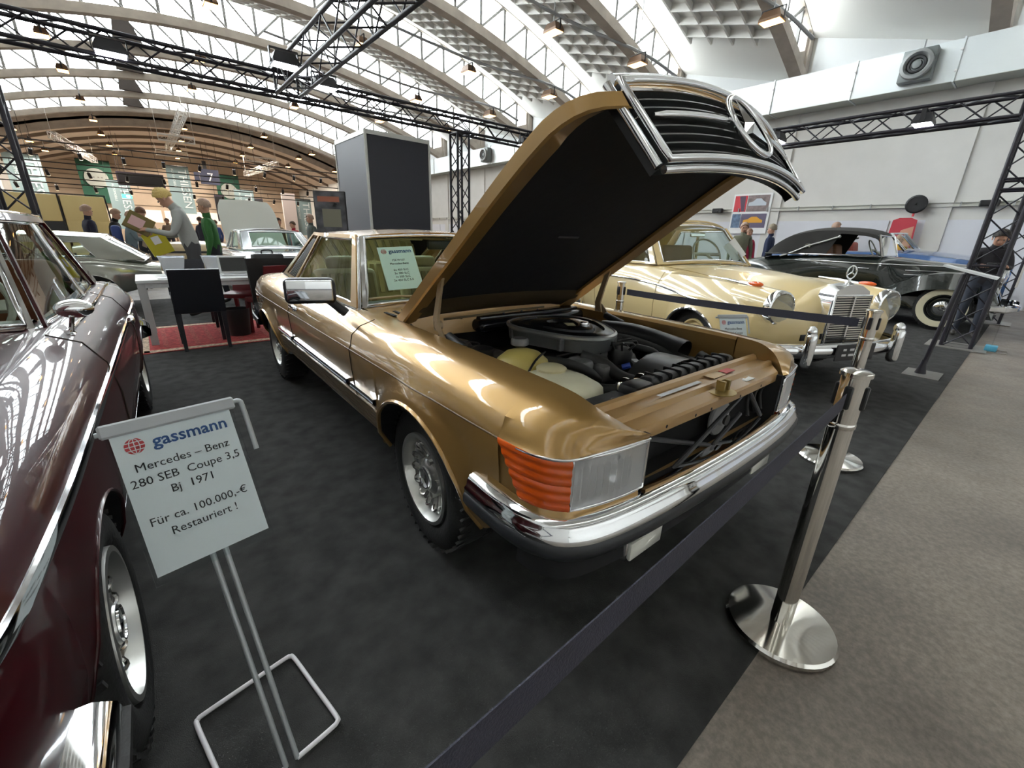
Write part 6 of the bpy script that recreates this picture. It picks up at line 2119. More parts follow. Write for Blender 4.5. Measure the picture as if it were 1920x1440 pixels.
jk = B().slab([[Vector((1.19 + sx * .27, 6.07 - .05 * abs(sx) + .05 * math.cos(4 * t), .99 - .62 * t)) for t in (0, .15, .4, .7, 1)] for sx in (-1, -.6, 0, .6, 1)], .03)
jko = jk.build('jacket', mat('black_cloth', (.014, .013, .014), .9), None, 50)
tag(jko, 'black jacket draped over a chair back', 'jacket')
# laptop
lt = empty('laptop', (.88, 6.66, .752), math.radians(0))
tag(lt, 'open white laptop with a dark screen on the table', 'laptop')
B().rbox((0, .0, .008), (.33, .22, .016), .005, 1).build('base', WHITE, lt)
ml = Matrix.Rotation(math.radians(-12), 3, 'X')
B().rbox((0, .135, .125), (.33, .010, .225), .004, 1, m=ml).build('lid', WHITE, lt)
B().box((0, .128, .127), (.285, .004, .175), m=ml).build('screen', mat('dark_screen', (.02, .022, .02), .12), lt)
B().box((0, -.0, .0165), (.27, .10, .002)).build('keyboard', GREYPL, lt)
for (x, y, lb) in ((.25, 6.9, 'clear plastic bin on the table beside the chair backs'), (.70, 6.98, 'clear plastic bin on the table next to the laptop')):
    e = empty('storage_bin', (x, y, .752))
    tag(e, lb, 'bin')
    CLB = glass_mat('milky_bin', (.80, .83, .88), .2, .35)
    B().grid([[(sx * w_, sy * w_ * .8, z) for sx, sy in ((-1, -1), (1, -1), (1, 1), (-1, 1), (-1, -1))] for w_, z in ((.09, .0), (.13, .22))]).build('tub', CLB, e)
    B().tube([(sx * .132, sy * .106, .222) for sx, sy in ((-1, -1), (1, -1), (1, 1), (-1, 1))], .006, 5, True).build('rim', CLB, e)
bg = empty('bag', (1.32, 6.9, .752), .2)
tag(bg, 'black briefcase standing on the table by the gold car', 'bag')
B().rbox((0, 0, .13), (.40, .14, .26), .03, 3).build('body', BLACK, bg, 40)
B().tube(curve3([(-.07, 0, .26), (-.06, 0, .30), (.06, 0, .30), (.07, 0, .26)], 8), .01, 6).build('handle', BLACK, bg, 50)
B().box((0, -.074, .17), (.03, .006, .03)).build('clasp', STEEL, bg)
rb_ = B().rbox((0, 0, .075), (.30, .05, .15), .006, 1).build('folder', mat('red_folder', (.42, .03, .035), .5))
rb_.location = (1.06, 7.02, .752)
tag(rb_, 'red folder standing behind the laptop', 'folder')
pp = B().box((0, 0, .003), (.30, .21, .006)).build('paper', PAPER)
pp.location = (.22, 6.5, .752)
tag(pp, 'sheet of white paper lying on the table', 'paper')
ub = B().lathe([(.0, .0), (.12, .0), (.15, .34), (.145, .34), (.115, .01)], seg=20).build('waste_bin', BLACK, None, 40)
ub.location = (.78, 6.45, .016)
tag(ub, 'black waste bin under the table', 'bin')

# ================================================================ DARK BOOTH BOX AND SCREEN
bx = empty('booth_wall', (3.73, 9.0, .007))
tag(bx, 'dark panelled booth cabin with white aluminium frame', 'booth')
NAVYP = mat('dark_navy_panel', (.030, .032, .045), .55)
BH, BW, BD = 3.22, 1.39, 1.68
FRM = mat('white_aluminium', (.66, .66, .63), .35, .2)
B().box((BW / 2, .0, BH / 2), (BW - .06, .02, BH - .1)).build('panel', NAVYP, bx)
B().box((0, BD / 2, BH / 2), (.02, BD - .06, BH - .1)).build('panel', mat('navy_side_panel', (.10, .105, .13), .5), bx)
B().box((BW, BD / 2, BH / 2), (.02, BD - .06, BH - .1)).build('panel', NAVYP, bx)
B().box((BW / 2, BD, BH / 2), (BW - .06, .02, BH - .1)).build('panel', NAVYP, bx)
for (x, y) in ((0, 0), (BW, 0), (0, BD), (BW, BD)):
    B().lathe([(.03, 0), (.03, BH)], (x, y, 0), 'z', 8).build('post', FRM, bx)
for z in (.04, BH - .04):
    for (c, sz) in (((BW / 2, 0, z), (BW, .045, .08)), ((BW / 2, BD, z), (BW, .045, .08)), ((0, BD / 2, z), (.045, BD, .08)), ((BW, BD / 2, z), (.045, BD, .08))):
        B().box(c, sz).build('rail', FRM, bx)
tv = empty('display_screen', (3.05, 9.35, .007), math.radians(-35))
tag(tv, 'tall glossy display screen on a stand beside the dark cabin', 'screen')
B().rbox((0, 0, 1.68), (.62, .05, .80), .01, 1).build('casing', BLACK, tv)
def screen_mat():
    m = mat('screen_picture', (.08, .08, .09), .12, noise=.9, nscale=4)
    return m
B().box((0, -.027, 1.68), (.58, .004, .76)).build('screen', screen_mat(), tv)
B().box((-.02, -.030, 1.93), (.42, .003, .10)).build('orange_caption', mat('orange_print', (.42, .14, .08), .4), tv)
B().box((.02, -.030, 1.58), (.36, .003, .34)).build('picture_field', mat('screen_olive', (.20, .19, .14), .3), tv)
B().cyl((0, .05, 0), (0, .05, 1.4), .03, 10).build('stand', BLACK, tv)
B().rbox((0, .05, .015), (.5, .4, .03), .01, 1).build('foot', BLACK, tv)

# ================================================================ POSTERS ON THE SIDE WALL
po = empty('poster', (XR - .07, 6.62, 2.0))
tag(po, 'poster with red and yellow sports cars on the white side wall', 'poster')
B().box((0, 0, .30), (.02, 1.22, 1.25)).build('board', WHITE, po)
PX = -.013
B().box((PX, .36, .62), (.006, .40, .50)).build('red_car_field', mat('poster_red', (.60, .04, .06), .5), po)
B().prism([(.20, .38), (.30, .38), (.42, .86), (.22, .86)], PX - .004, PX - .002, 'x').build('car_shape', mat('poster_dark', (.10, .06, .10), .5), po)
B().box((PX, -.20, .62), (.006, .68, .50)).build('street_field', mat('poster_street', (.22, .17, .17), .5, noise=.4, nscale=7), po)
def car_shape(y0, y1, z0, h, m):
    L = y0 - y1
    poly = [(y0, z0), (y0 - .02 * L, z0 + .45 * h), (y0 - .25 * L, z0 + .6 * h), (y0 - .42 * L, z0 + h), (y0 - .68 * L, z0 + h), (y0 - .85 * L, z0 + .6 * h), (y1, z0 + .4 * h), (y1, z0)]
    B().prism(poly, PX - .006, PX - .003, 'x').build('car_shape', m, po)
car_shape(.10, -.46, .55, .22, mat('poster_silver', (.5, .55, .62), .4))
B().box((PX, .42, .08), (.006, .28, .44)).build('blue_field', mat('poster_blue', (.10, .16, .26), .5, noise=.5, nscale=8), po)
B().box((PX, -.14, .08), (.006, .80, .44)).build('purple_field', mat('poster_purple', (.12, .10, .17), .5), po)
car_shape(.18, -.44, .02, .19, mat('poster_yellow', (.70, .34, .03), .4))
rp = empty('poster', (XR - .2, 2.55, 1.35))
tag(rp, 'red and skin-toned roll-up banner with arched top by the wall', 'banner')
B().prism([(-.28, .0), (.28, .0), (.25, .70), (.12, .76), (-.12, .76), (-.25, .70)], -.01, .01, 'x').build('sheet', mat('banner_red', (.48, .04, .06), .5), rp)
B().prism([(-.25, .0), (.10, .0), (.02, .45), (-.22, .55)], -.016, -.011, 'x').build('face_tone', mat('banner_skin', (.55, .28, .20), .5), rp)
B().cyl((.02, 0, -1.34), (.02, 0, .72), .012, 8).build('pole', BLACK, rp)
B().box((.0, 0, -1.335), (.2, .5, .02)).build('foot', BLACK, rp)

# ================================================================ FAR END OF THE HALL
GREENB = mat('dark_green_banner', (.010, .075, .045), .7)
BLUB = mat('grey_blue_banner', (.22, .31, .33), .7)
SILT = mat('silver_lettering', (.62, .68, .70), .5)
def banner(x, y, zt, w, h, label, kind):
    e = empty('banner', (x, y, zt))
    tag(e, label, 'banner')
    m = GREENB if kind == 'green' else BLUB
    B().slab([[(sx * w / 2, .04 * math.sin(3 * t + sx), -h * t) for t in (0, .25, .5, .75, 1)] for sx in (-1, 0, 1)], .01).build('cloth', m, e, 60)
    B().cyl((-w / 2, 0, 0), (w / 2, 0, 0), .04, 8).build('pole', BLACK, e)
    B().cyl((-w / 2 + .1, 0, 0), (-w / 2 + .1, 0, arch_z(x) - zt), .008, 5).build('cord', BLACK, e)
    B().cyl((w / 2 - .1, 0, 0), (w / 2 - .1, 0, arch_z(x) - zt), .008, 5).build('cord', BLACK, e)
    if kind == 'green':
        B().disc((0, -.10, -h * .42), w * .36, 'y', 32).build('disc_emblem', mat('banner_disc', (.34, .36, .33), .7), e)
        for q in (-.20, -.08, .06, .16):
            B().box((w * q, -.115, -h * .40), (w * .06, .004, w * .05)).build('emblem_mark', mat('emblem_grey', (.20, .20, .19), .7), e)
    else:
        mm_ = Matrix.Translation((w * .02, -.10, -.25)) @ Matrix.Rotation(PI / 2, 4, 'X') @ Matrix.Rotation(-PI / 2, 4, 'Z')
        text_mesh('lettering', 'THIESEN', w * .52, SILT, e, mm_, align='LEFT')
        mm_ = Matrix.Translation((-w * .28, -.10, -.25)) @ Matrix.Rotation(PI / 2, 4, 'X') @ Matrix.Rotation(-PI / 2, 4, 'Z')
        text_mesh('small_lettering', 'AUTOMOBILE', w * .15, SILT, e, mm_, align='LEFT')['kind'] = 'stuff'
banner(-2.0, 57.5, 6.95, 2.3, 3.6, 'dark green banner with a pale disc hanging above the cream kiosk', 'green')
banner(8.3, 57.5, 6.75, 2.1, 3.7, 'dark green banner with a pale disc near the hanging number seven', 'green')
banner(-.55, 52.0, 5.0, 1.5, 3.9, 'grey-blue lettered banner overlapping the green banner at the kiosk', 'blue')
banner(4.05, 56.0, 7.0, 1.8, 4.3, 'grey-blue lettered banner behind the blond man', 'blue')
banner(8.4, 50.0, 4.9, 1.6, 3.2, 'grey-blue lettered banner behind the raised white bonnet', 'blue')
banner(12.4, 46.0, 4.2, 1.6, 3.2, 'grey-blue lettered banner beside the white pillar', 'blue')
banner(-5.6, 50.0, 6.2, 1.9, 3.4, 'grey-blue lettered banner behind the truss tower', 'blue')
wp_ = B().box((11.2, 45.8, 2.3), (1.1, .3, 4.6)).build('pillar', mat('pinkish_white', (.62, .56, .56), .8))
tag(wp_, 'narrow white advertising pillar by the far banners', 'pillar')
hs = empty('hanging_sign', (5.9, 50.0, 5.75))
tag(hs, 'dark blue hanging sign with the number 7', 'sign')
B().box((0, 0, 0), (1.45, .12, 1.25)).build('board', mat('sign_navy', (.02, .025, .06), .5), hs)
B().box((-.95, 0, -.05), (.38, .12, .75)).build('side_board', mat('sign_navy', (.02, .025, .06), .5), hs)
B().box((-.25, 0, .95), (.30, .12, .65)).build('bracket', BLACK, hs)
text_mesh('number', '7', .95, WHITE, hs, Matrix.Translation((.05, -.08, -.34)) @ Matrix.Rotation(PI / 2, 4, 'X'))
B().cyl((-.25, 0, 1.2), (-.25, 0, 2.68), .02, 6).build('hanger', BLACK, hs)
ex = empty('exit_sign', (-.15, 48.0, 3.6))
tag(ex, 'small lit green exit sign above the gallery', 'exit sign')
B().box((0, 0, 0), (.62, .1, .30)).build('box', mat('exit_green', (.05, .5, .25), .4, emit=(.10, .8, .4), estr=1.2), ex)
B().box((.08, -.055, 0), (.22, .01, .16)).build('pictogram', mat('exit_white', (.9, 1, .9), .4, emit=(.8, 1, .9), estr=2), ex)
for dx in (-.2, .2):
    B().cyl((dx, 0, .15), (dx, 0, arch_z(-.15) - 3.58), .012, 5).build('hanger', BLACK, ex)
def screen_panel(x, y, z, w, h, label):
    e = empty('wall_screen', (x, y, z))
    tag(e, label, 'screen')
    B().box((0, 0, 0), (w, .12, h)).build('casing', mat('screen_purple', (.045, .035, .055), .4), e)
    B().box((0, -.065, 0), (w * .94, .01, h * .86)).build('panel', BLACK, e)
    for dx in (-.4, .4):
        B().cyl((w * dx, 0, h / 2 - .02), (w * dx, 0, arch_z(x + w * dx) - z + .02), .012, 5).build('hanger', BLACK, e)
screen_panel(.9, 44.0, 4.6, 2.7, .9, 'long dark display hung over the gallery beside the banner')
screen_panel(6.1, 48.0, 3.1, .75, 2.2, 'tall dark display hung by the green jacketed man')
screen_panel(9.9, 52.0, 3.6, .8, 1.5, 'tall grey display hung near the raised bonnet')
# pale gallery windows on the end wall
for i in range(9):
    gw = B().box((0, 0, 0), (1.5, .06, 1.2)).build('window_1' if i == 0 else 'window_%d' % (i + 1), mat('warm_lit_window', (.6, .5, .4), .5, emit=(1, .80, .58), estr=.55))
    gw.location = (-2 + i * 1.75, YE - .04, 2.4)
    struct(gw)
# spotlight rails across the far half, with spots
def spot_rail(y, z, x0, x1, n, label):
    e = empty('lamp_rail', ((x0 + x1) / 2, y, z))
    tag(e, label, 'lamp rail')
    L = x1 - x0
    for dz in (0, .32):
        B().cyl((-L / 2, 0, dz), (L / 2, 0, dz), .035, 6).build('pipe', BLACK, e)
    for i in range(8):
        B().cyl((-L / 2 + (i + .5) * L / 8, 0, 0), (-L / 2 + (i + .5) * L / 8, 0, .32), .012, 4).build('spacer', BLACK, e)
    for q in (-.4, .1, .45):
        B().cyl((L * q, 0, .3), (L * q, 0, arch_z((x0 + x1) / 2 + L * q) - z), .012, 5).build('wire', BLACK, e)
    for i in range(n):
        x = x0 + L * (i + .5) / n
        s = empty('spotlight', (x, y - .02, z - .06))
        tag(s, 'black spotlight can hung from the ' + label.split(' carrying')[0], 'spotlight', 'spotlights on the ' + label.split(' carrying')[0])
        for nm, me in SPOT:
            link_mesh(nm, me, s)
        s.rotation_euler = (.45, 0, random.uniform(-.5, .5))
SPOT = [('can', B().cyl((0, 0, -.05), (0, 0, -.36), .085, 10).cyl((0, 0, -.06), (0, .03, .09), .02, 6).mesh('can', BLACK, 40)), ('lamp_face', B().disc((0, 0, -.365), .08, 'z', 12).mesh('lamp_face', mat('spot_glow', (1, .8, .6), .5, emit=(1, .74, .48), estr=9)))]
spot_rail(34.0, 5.0, -6.0, 15.0, 12, 'highest lamp rail carrying black spots across the far half of the hall')
spot_rail(37.5, 4.35, -6.0, 15.0, 12, 'middle lamp rail carrying black spots across the far half of the hall')
spot_rail(40.5, 3.75, -6.0, 15.0, 12, 'lowest lamp rail carrying black spots across the far half of the hall')
# silver truss pieces hanging high in the middle of the hall
ALT = mat('bright_truss', (.62, .60, .56), .4, .4)
def silver_truss(p0, p1, label):
    e = truss(p0, p1, label, .32, .4)
    for c in e.children:
        c.data.materials.clear()
        c.data.materials.append(ALT)
    for q in (p0, p1):
        B().cyl(Vector(q) - Vector(p0), Vector((q[0] - p0[0], q[1] - p0[1], arch_z(q[0]) - .32 - p0[2])), .012, 5).build('chain', ALT, e)
silver_truss((2.9, 30.0, 6.9), (2.9, 44.0, 6.9), 'bright silver truss hanging lengthwise below the skylights')
silver_truss((2.0, 36.0, 6.5), (3.8, 36.0, 6.5), 'short silver cross truss hanging under the lengthwise silver truss')
silver_truss((2.0, 41.5, 6.3), (3.8, 41.5, 6.3), 'short silver cross truss hanging at the start of the dark vault')
silver_truss((-2.6, 36.0, 5.9), (-1.5, 47.0, 5.9), 'silver truss hanging slantwise over the cream kiosk')
silver_truss((8.8, 38.0, 6.0), (8.3, 47.0, 6.0), 'silver truss hanging lengthwise before the dark vault')
silver_truss((7.2, 40.0, 6.4), (9.2, 40.0, 6.4), 'short silver cross truss beside the hanging number sign')
# cream kiosk with rounded panels
ki = empty('kiosk', (-1.6, 18.0, .0))
tag(ki, 'cream panelled kiosk with black band and black trims', 'kiosk')
KM = mat('cream_kiosk', (.82, .64, .30), .6)
for i, (x, w_) in enumerate(((-1.9, .95), (-.55, 1.25), (.55, 1.0))):
    B().rbox((x, 0, 1.75), (w_ - .08, .12, .70), .03, 2).build('upper_panel', KM, ki, 40)
    B().rbox((x, 0, .55), (w_ - .08, .12, 1.0), .03, 2).build('lower_panel', KM, ki, 40)
    B().tube([(x - w_ / 2, -.02, 1.1), (x - w_ / 2, -.02, 2.13), (x + w_ / 2 - .02, -.02, 2.13), (x + w_ / 2, -.02, 1.1)], .025, 6).build('panel_trim', BLACK, ki, 40)
B().box((-.70, .02, 1.22), (3.4, .10, .34)).build('band', mat('kiosk_black', (.02, .02, .022), .4), ki)
B().rbox((.55, .0, 1.25), (.92, .13, .36), .02, 2).build('middle_panel', KM, ki, 40)
B().box((-.70, .6, 1.05), (3.3, 1.0, 2.05)).build('core', mat('kiosk_brown', (.20, .12, .07), .7), ki)
# ================================================================ PEOPLE
SKIN = mat('skin_tone', (.52, .29, .20), .6)
def nearest_cat(p, segs):
    best, cat = 1e9, None
    for a, b_, r, c in segs:
        d = b_ - a
        t = max(0, min(1, (p - a).dot(d) / max(1e-9, d.dot(d))))
        q = (p - (a + d * t)).length - r
        if q < best:
            best, cat = q, c
    return cat
def person(loc, heading, H, label, top, legs, hair=(.10, .07, .05), pose=None, shoes=(.03, .025, .02), hairy=1.0, group=None, hands_forward=None):
    """stands with feet on the floor at loc; local x is forward; one continuous skinned body"""
    P = dict(lean=0.0, head=(0, 0), rarm=None, larm=None, step=.06)
    P.update(pose or {})
    s = H / 1.75
    L = P['lean']
    pel = Vector((0, 0, .95))
    up = Vector((math.sin(L), 0, math.cos(L)))
    fw = Vector((math.cos(L), 0, -math.sin(L)))
    waist = pel + up * .15
    chest = pel + up * .34
    neckb = pel + up * .50
    hd = P['head'][0]
    hup = Vector((math.sin(L + hd), P['head'][1], math.cos(L + hd))).normalized()
    hfw = Vector((math.cos(L + hd), 0, -math.sin(L + hd)))
    neck = neckb + hup * .07
    jaw = neck + hup * .04 + hfw * .025
    cran = neck + hup * .13 + hfw * .012
    crown = neck + hup * .195
    V, E, Rr, S = [], [], [], []
    def vert(p, r):
        V.append(Vector(p) * s)
        Rr.append(r * s if not isinstance(r, tuple) else (r[0] * s, r[1] * s))
        return len(V) - 1
    def edge(a, b_, c):
        E.append((a, b_))
        ra = Rr[a] if not isinstance(Rr[a], tuple) else min(Rr[a])
        rb2 = Rr[b_] if not isinstance(Rr[b_], tuple) else min(Rr[b_])
        S.append((V[a], V[b_], (ra + rb2) / 2, c))
    iP = vert(pel, .135)
    iW = vert(waist, .125)
    iC = vert(chest, .145)
    iN = vert(neckb, .085)
    iK = vert(neck, .052)
    iJ = vert(jaw, .066)
    iR = vert(cran, .086)
    iT = vert(crown, .055)
    iZ = vert(jaw + hup * .035 + hfw * .075, .014)
    edge(iP, iW, 'top')
    edge(iW, iC, 'top')
    edge(iC, iN, 'top')
    edge(iN, iK, 'skin')
    edge(iK, iJ, 'skin')
    edge(iJ, iR, 'skin')
    edge(iR, iT, 'skin')
    edge(iJ, iZ, 'skin')
    palm_pos = []
    for sd, arm in ((1, P['larm']), (-1, P['rarm'])):
        sh = chest + up * .10 + Vector((0, sd * .165, 0))
        if arm is None:
            el = sh + Vector((-.03, sd * .07, -.28))
            wr = el + Vector((.07, sd * .01, -.24))
        else:
            el = sh + Vector(arm[0])
            wr = el + Vector(arm[1])
        d = (wr - el).normalized()
        a = vert(sh, .068)
        b1 = vert(el, .047)
        c1 = vert(wr, .030)
        pm = vert(wr + d * .06, .030)
        edge(iC, a, 'top')
        edge(a, b1, 'top')
        edge(b1, c1, 'top')
        edge(c1, pm, 'skin')
        palm_pos.append((wr + d * .07) * s)
        sidev = d.cross(Vector((0, 0, 1)))
        sidev = Vector((0, 1, 0)) if sidev.length < .2 else sidev.normalized()
        curl = d.cross(sidev).normalized()
        for q, ln in ((-.024, .060), (-.008, .072), (.008, .068), (.024, .052)):
            k = vert(wr + d * .105 + sidev * q, .0105)
            f1 = vert(wr + d * (.105 + ln * .55) + sidev * q * 1.1 + curl * .014, .0095)
            f2 = vert(wr + d * (.105 + ln * .85) + sidev * q * 1.1 + curl * .038, .008)
            edge(pm, k, 'skin')
            edge(k, f1, 'skin')
            edge(f1, f2, 'skin')
        t1 = vert(wr + d * .05 - sidev * .038 + curl * .01, .012)
        t2 = vert(wr + d * .09 - sidev * .052 + curl * .028, .010)
        edge(pm, t1, 'skin')
        edge(t1, t2, 'skin')
    for sd in (1, -1):
        st = P['step'] * sd
        h = vert(pel + Vector((0, sd * .085, -.04)), .095)
        k = vert((.025 + st * .6, sd * .10, .50), .062)
        an = vert((-.01 + st, sd * .105, .085), .042)
        to = vert((.15 + st, sd * .125, .038), .038)
        edge(iP, h, 'legs')
        edge(h, k, 'legs')
        edge(k, an, 'legs')
        edge(an, to, 'shoes')
    me = bpy.data.meshes.new('person')
    me.from_pydata([tuple(v) for v in V], E, [])
    tmp = bpy.data.objects.new('tmp_person', me)
    COL.objects.link(tmp)
    sk = tmp.modifiers.new('skin', 'SKIN')
    sk.use_smooth_shade = True
    lay = me.skin_vertices[0].data if me.skin_vertices else None
    if lay is None:
        bpy.context.view_layer.objects.active = tmp
        bmx = bmesh.new()
        bmx.from_mesh(me)
        bmx.verts.layers.skin.verify()
        bmx.to_mesh(me)
        bmx.free()
        lay = me.skin_vertices[0].data
    for i, r in enumerate(Rr):
        lay[i].radius = r if isinstance(r, tuple) else (r, r)
        lay[i].use_root = (i == 0)
    sb = tmp.modifiers.new('sub', 'SUBSURF')
    sb.levels = sb.render_levels = 1
    dg = bpy.context.evaluated_depsgraph_get()
    m2 = bpy.data.meshes.new_from_object(tmp.evaluated_get(dg))
    bpy.data.objects.remove(tmp)
    # shoulders a little wider than deep
    m2.materials.clear()
    cats = ['skin', 'top', 'legs', 'shoes']
    kk = '_%02x%02x%02x' % tuple(int(255 * c) for c in top)
    kl = '_%02x%02x%02x' % tuple(int(255 * c) for c in legs)
    m2.materials.append(SKIN)
    m2.materials.append(mat('cloth' + kk, top, .9, bump=.25, bscale=30))
    m2.materials.append(mat('trousers' + kl, legs, .9, bump=.2, bscale=30))
    m2.materials.append(mat('shoes_%02x' % int(255 * shoes[0]), shoes, .5))
    for f in m2.polygons:
        f.material_index = cats.index(nearest_cat(f.center, S))
        f.use_smooth = True
    for v in m2.vertices:                       # soles flat on the floor
        if v.co.z < 0.0:
            v.co.z = 0.0
    o = link_mesh('person', m2)
    o.location = loc
    o.rotation_euler = (0, 0, heading)
    tag(o, label, 'person', group)
    # hair: cap over the back and top of the skull
    if hairy > 0:
        if hairy <= .5:
            hair = tuple(lerp(a, c, .6) for a, c in zip(hair, (.44, .27, .19)))
        b = B()
        seg, rg = 18, 12
        c = cran * s
        ax = [hfw, Vector((0, 1, 0)), hup]
        G = []
        for k in range(rg + 1):
            t = PI * .62 * k / rg
            row = []
            for i in range(seg + 1):
                a = 2 * PI * (i % seg) / seg
                front = max(0, math.cos(a))
                tt = t * (1 - .42 * front)
                jit = 1 + hairy * .10 * (random.random() - .35)
                r_ = (.104 * jit, .096 * jit, .106 * jit)
                row.append(c + s * (ax[0] * (r_[0] * math.sin(tt) * math.cos(a) - .010) + ax[1] * r_[1] * math.sin(tt) * math.sin(a) + ax[2] * r_[2] * math.cos(tt)))
            row[-1] = row[0]
            G.append(row)
        b.grid(G)
        b.build('hair', mat('hair_%02x%02x' % (int(255 * hair[0]), int(255 * hair[1])), hair, .7, bump=.6, bscale=70), o, 80)
    eye = mat('eye_dark', (.03, .02, .02), .3)
    for sd in (1, -1):
        B().ball((cran + hfw * .078 + Vector((0, sd * .032, 0)) - hup * .028) * s, .010 * s, 8, 6).build('eye', eye, o, 60)
        B().ball((cran + Vector((0, sd * .088, 0)) - hup * .035) * s, (.016 * s, .010 * s, .030 * s), 8, 6).build('ear', SKIN, o, 60)
    B().ball((jaw + hfw * .062 - hup * .012) * s, (.010 * s, .024 * s, .006 * s), 8, 6).build('mouth', mat('lips', (.40, .14, .12), .5), o, 60)
    return o, palm_pos
DEG = math.radians
# blond man reading, with folders
bl, hands = person((.60, 8.35, .0), DEG(178), 1.90, 'blond man in a pale grey shirt reading behind the table', (.36, .38, .36), (.07, .075, .08), (.62, .46, .16),
                   dict(lean=.20, head=(.42, 0), larm=((.10, .06, -.26), (.25, -.08, .05)), rarm=((.06, -.06, -.28), (.26, .10, .02))), hairy=1.8)
def held(name, o, p, size, m, label, rot):
    x = B().rbox((0, 0, 0), size, .004, 1).build(name, m)
    x.matrix_world = Matrix.Translation(o.location) @ Matrix.Rotation(o.rotation_euler.z, 4, 'Z') @ Matrix.Translation(p) @ Euler(rot).to_matrix().to_4x4()
    tag(x, label, 'folder')
    return x
h0 = hands[0]
fo = held('folder', bl, h0 + Vector((.02, -.02, .07)), (.24, .07, .30), mat('olive_folder', (.16, .12, .03), .6), 'olive ring binder with a pink label held up by the blond man', (.2, 1.0, .3))
B().box((0, .037, .03), (.13, .002, .16)).build('label_patch', mat('pink_label', (.66, .42, .42), .6), fo)
yf = held('folder', bl, hands[1] + Vector((-.10, -.03, -.13)), (.27, .06, .34), mat('yellow_folder', (.62, .55, .02), .5), 'bright yellow ring binder under the arm of the blond man', (0, .35, .15))
B().box((.0, -.032, .04), (.10, .002, .11)).build('label_patch', PAPER, yf)
B().box((.0, .032, .04), (.10, .002, .11)).build('label_patch', PAPER, yf)
person((.98, 9.35, 0), DEG(165), 1.80, 'man in a green jacket with a dark vest behind the blond man', (.035, .14, .035), (.02, .022, .03), (.35, .30, .26), dict(lean=.05), hairy=.4)
person((-.80, 13.4, 0), DEG(20), 1.73, 'man in a navy jacket standing before the cream kiosk', (.022, .022, .045), (.03, .03, .04), (.36, .27, .22), dict(lean=.04), hairy=.5)
person((-.44, 13.8, 0), DEG(-10), 1.70, 'shaven-headed man in a black top leaning by the kiosk', (.010, .010, .012), (.02, .02, .025), (.25, .16, .11), dict(lean=.15, head=(.1, 0)), hairy=.15)
bp, _ = person((-.16, 12.4, 0), DEG(5), 1.63, 'man in a blue-grey jacket carrying a blue backpack', (.17, .22, .25), (.10, .13, .19), (.22, .12, .08), dict(lean=.12, head=(.12, 0), larm=((.05, .06, -.25), (.24, -.04, .02)), rarm=((.05, -.06, -.25), (.24, .04, .02))), hairy=.2)
bpk = B().rbox((0, 0, 0), (.16, .30, .42), .06, 3).build('backpack', mat('blue_backpack', (.035, .06, .22), .7), None, 40)
bpk.location = bp.location + Vector((-.185, 0, 1.12))
tag(bpk, 'blue backpack on the back of the man in blue-grey', 'backpack')
person((.10, 13.1, 0), DEG(75), 1.74, 'man in a beige sweater with his back turned, by the beige car', (.46, .36, .26), (.05, .05, .06), (.16, .07, .03), dict(lean=.10), hairy=.9)
person((3.75, 17.2, 0), DEG(-60), 1.74, 'man in an olive-brown jacket beyond the raised white bonnet', (.16, .12, .06), (.04, .04, .05), (.06, .04, .03), dict(lean=.08))
person((4.10, 16.4, 0), DEG(200), 1.64, 'person in a bright red top near the display screen', (.42, .02, .05), (.04, .04, .05), (.09, .05, .03), dict(lean=.1))
person((3.72, 13.2, 0), DEG(190), 1.78, 'man in a grey-green jacket next to the display screen', (.10, .12, .11), (.04, .05, .06), (.45, .38, .33), hairy=.4)
person((12.0, 5.05, 0), DEG(-150), 1.86, 'man in an olive jacket beneath the sports car poster', (.17, .17, .12), (.05, .05, .06), (.50, .42, .36), hairy=.4)
person((12.65, 4.62, 0), DEG(100), 1.84, 'grey-haired man in a navy suit with his back turned', (.020, .030, .075), (.02, .025, .05), (.32, .27, .20))
person((13.3, 5.45, 0), DEG(-130), 1.76, 'person in a red top behind the black cabriolet', (.45, .03, .08), (.05, .05, .06), (.40, .25, .18), hairy=.3)
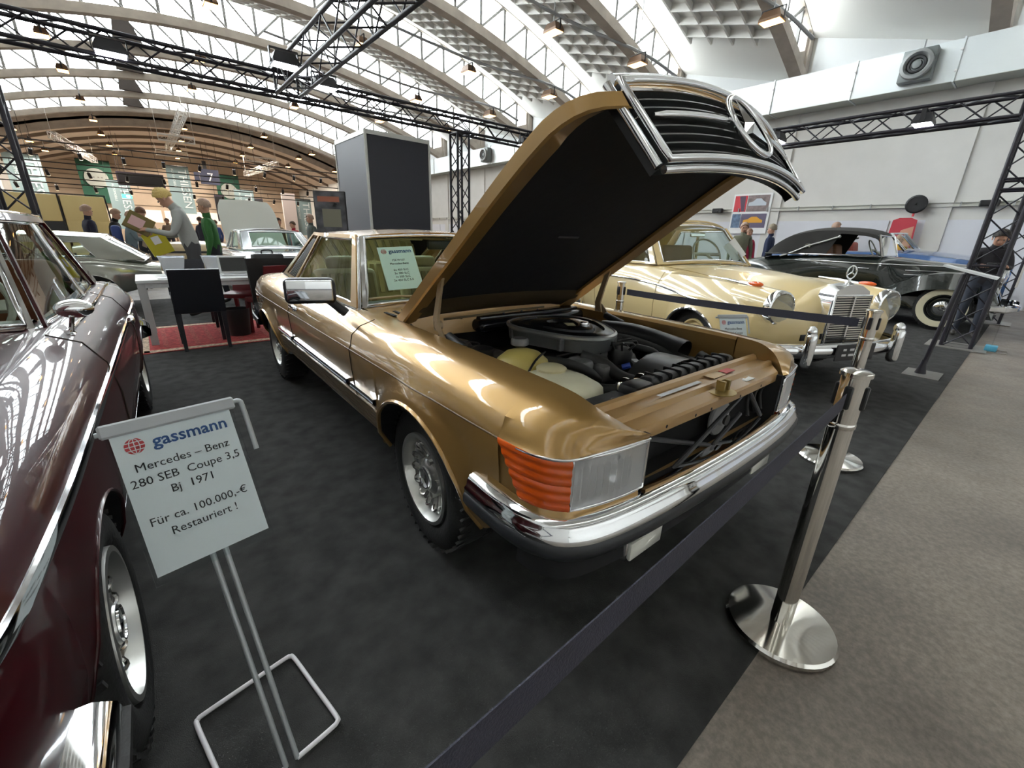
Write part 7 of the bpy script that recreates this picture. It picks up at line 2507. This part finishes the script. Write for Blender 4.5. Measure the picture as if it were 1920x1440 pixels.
person((15.4, 3.95, 0), DEG(-90), 2.0, 'tall man half hidden behind the fabric roof of the cabriolet', (.10, .10, .12), (.05, .05, .06), (.38, .30, .25), hairy=.3)
person((15.1, 2.42, 0), DEG(-160), 1.68, 'person with a yellow scarf next to the red banner', (.62, .34, .04), (.03, .04, .10), (.62, .36, .26), hairy=.3)
pb, hb_ = person((9.95, .46, 0), DEG(-170), 1.66, 'dark-haired man in a black t-shirt handling a camera past the truss tower', (.020, .018, .022), (.03, .035, .05), (.03, .025, .022), dict(lean=.18, head=(.25, 0), larm=((.06, .06, -.24), (.25, -.09, .03)), rarm=((.06, -.06, -.24), (.25, .09, .03))))
pc = empty('camera', pb.location + Matrix.Rotation(DEG(-170), 3, 'Z') @ ((hb_[0] + hb_[1]) / 2 + Vector((.04, 0, .0))))
tag(pc, 'small black camera in the hands of the man in black', 'camera')
B().rbox((0, 0, 0), (.07, .16, .09), .012, 2).build('body', BLACK, pc, 40)
B().cyl((-.03, 0, 0), (-.11, 0, 0), .035, 14).build('lens_barrel', BLACK, pc, 40)
person((13.2, -.45, 0), DEG(-20), 1.76, 'visitor in a pale top and blue jeans walking down the aisle', (.48, .47, .46), (.05, .13, .32), pose=dict(step=.16), shoes=(.5, .5, .5))
person((12.3, -.5, 0), DEG(160), 1.75, 'visitor in a dark jacket and blue jeans in the aisle', (.03, .03, .04), (.04, .12, .30), pose=dict(step=.12), shoes=(.45, .45, .45))
for i, (x, y, h, hd, c, lb) in enumerate(((1.9, 21, 1.74, 40, (.03, .03, .05), 'visitor in a black coat among the far cars'), (3.3, 24, 1.70, 200, (.10, .05, .04), 'visitor in a brown top among the far cars'), (2.6, 23, 1.68, 120, (.04, .07, .22), 'visitor in a bright blue top among the far cars'),
                                          (5.0, 27, 1.80, -60, (.04, .04, .05), 'visitor in dark clothes far behind the silver coupe'), (1.1, 26, 1.72, -90, (.22, .16, .12), 'visitor in a tan top far behind the blond man'))):
    person((x, y, 0), DEG(hd), h, lb, c, (.04, .04, .06))
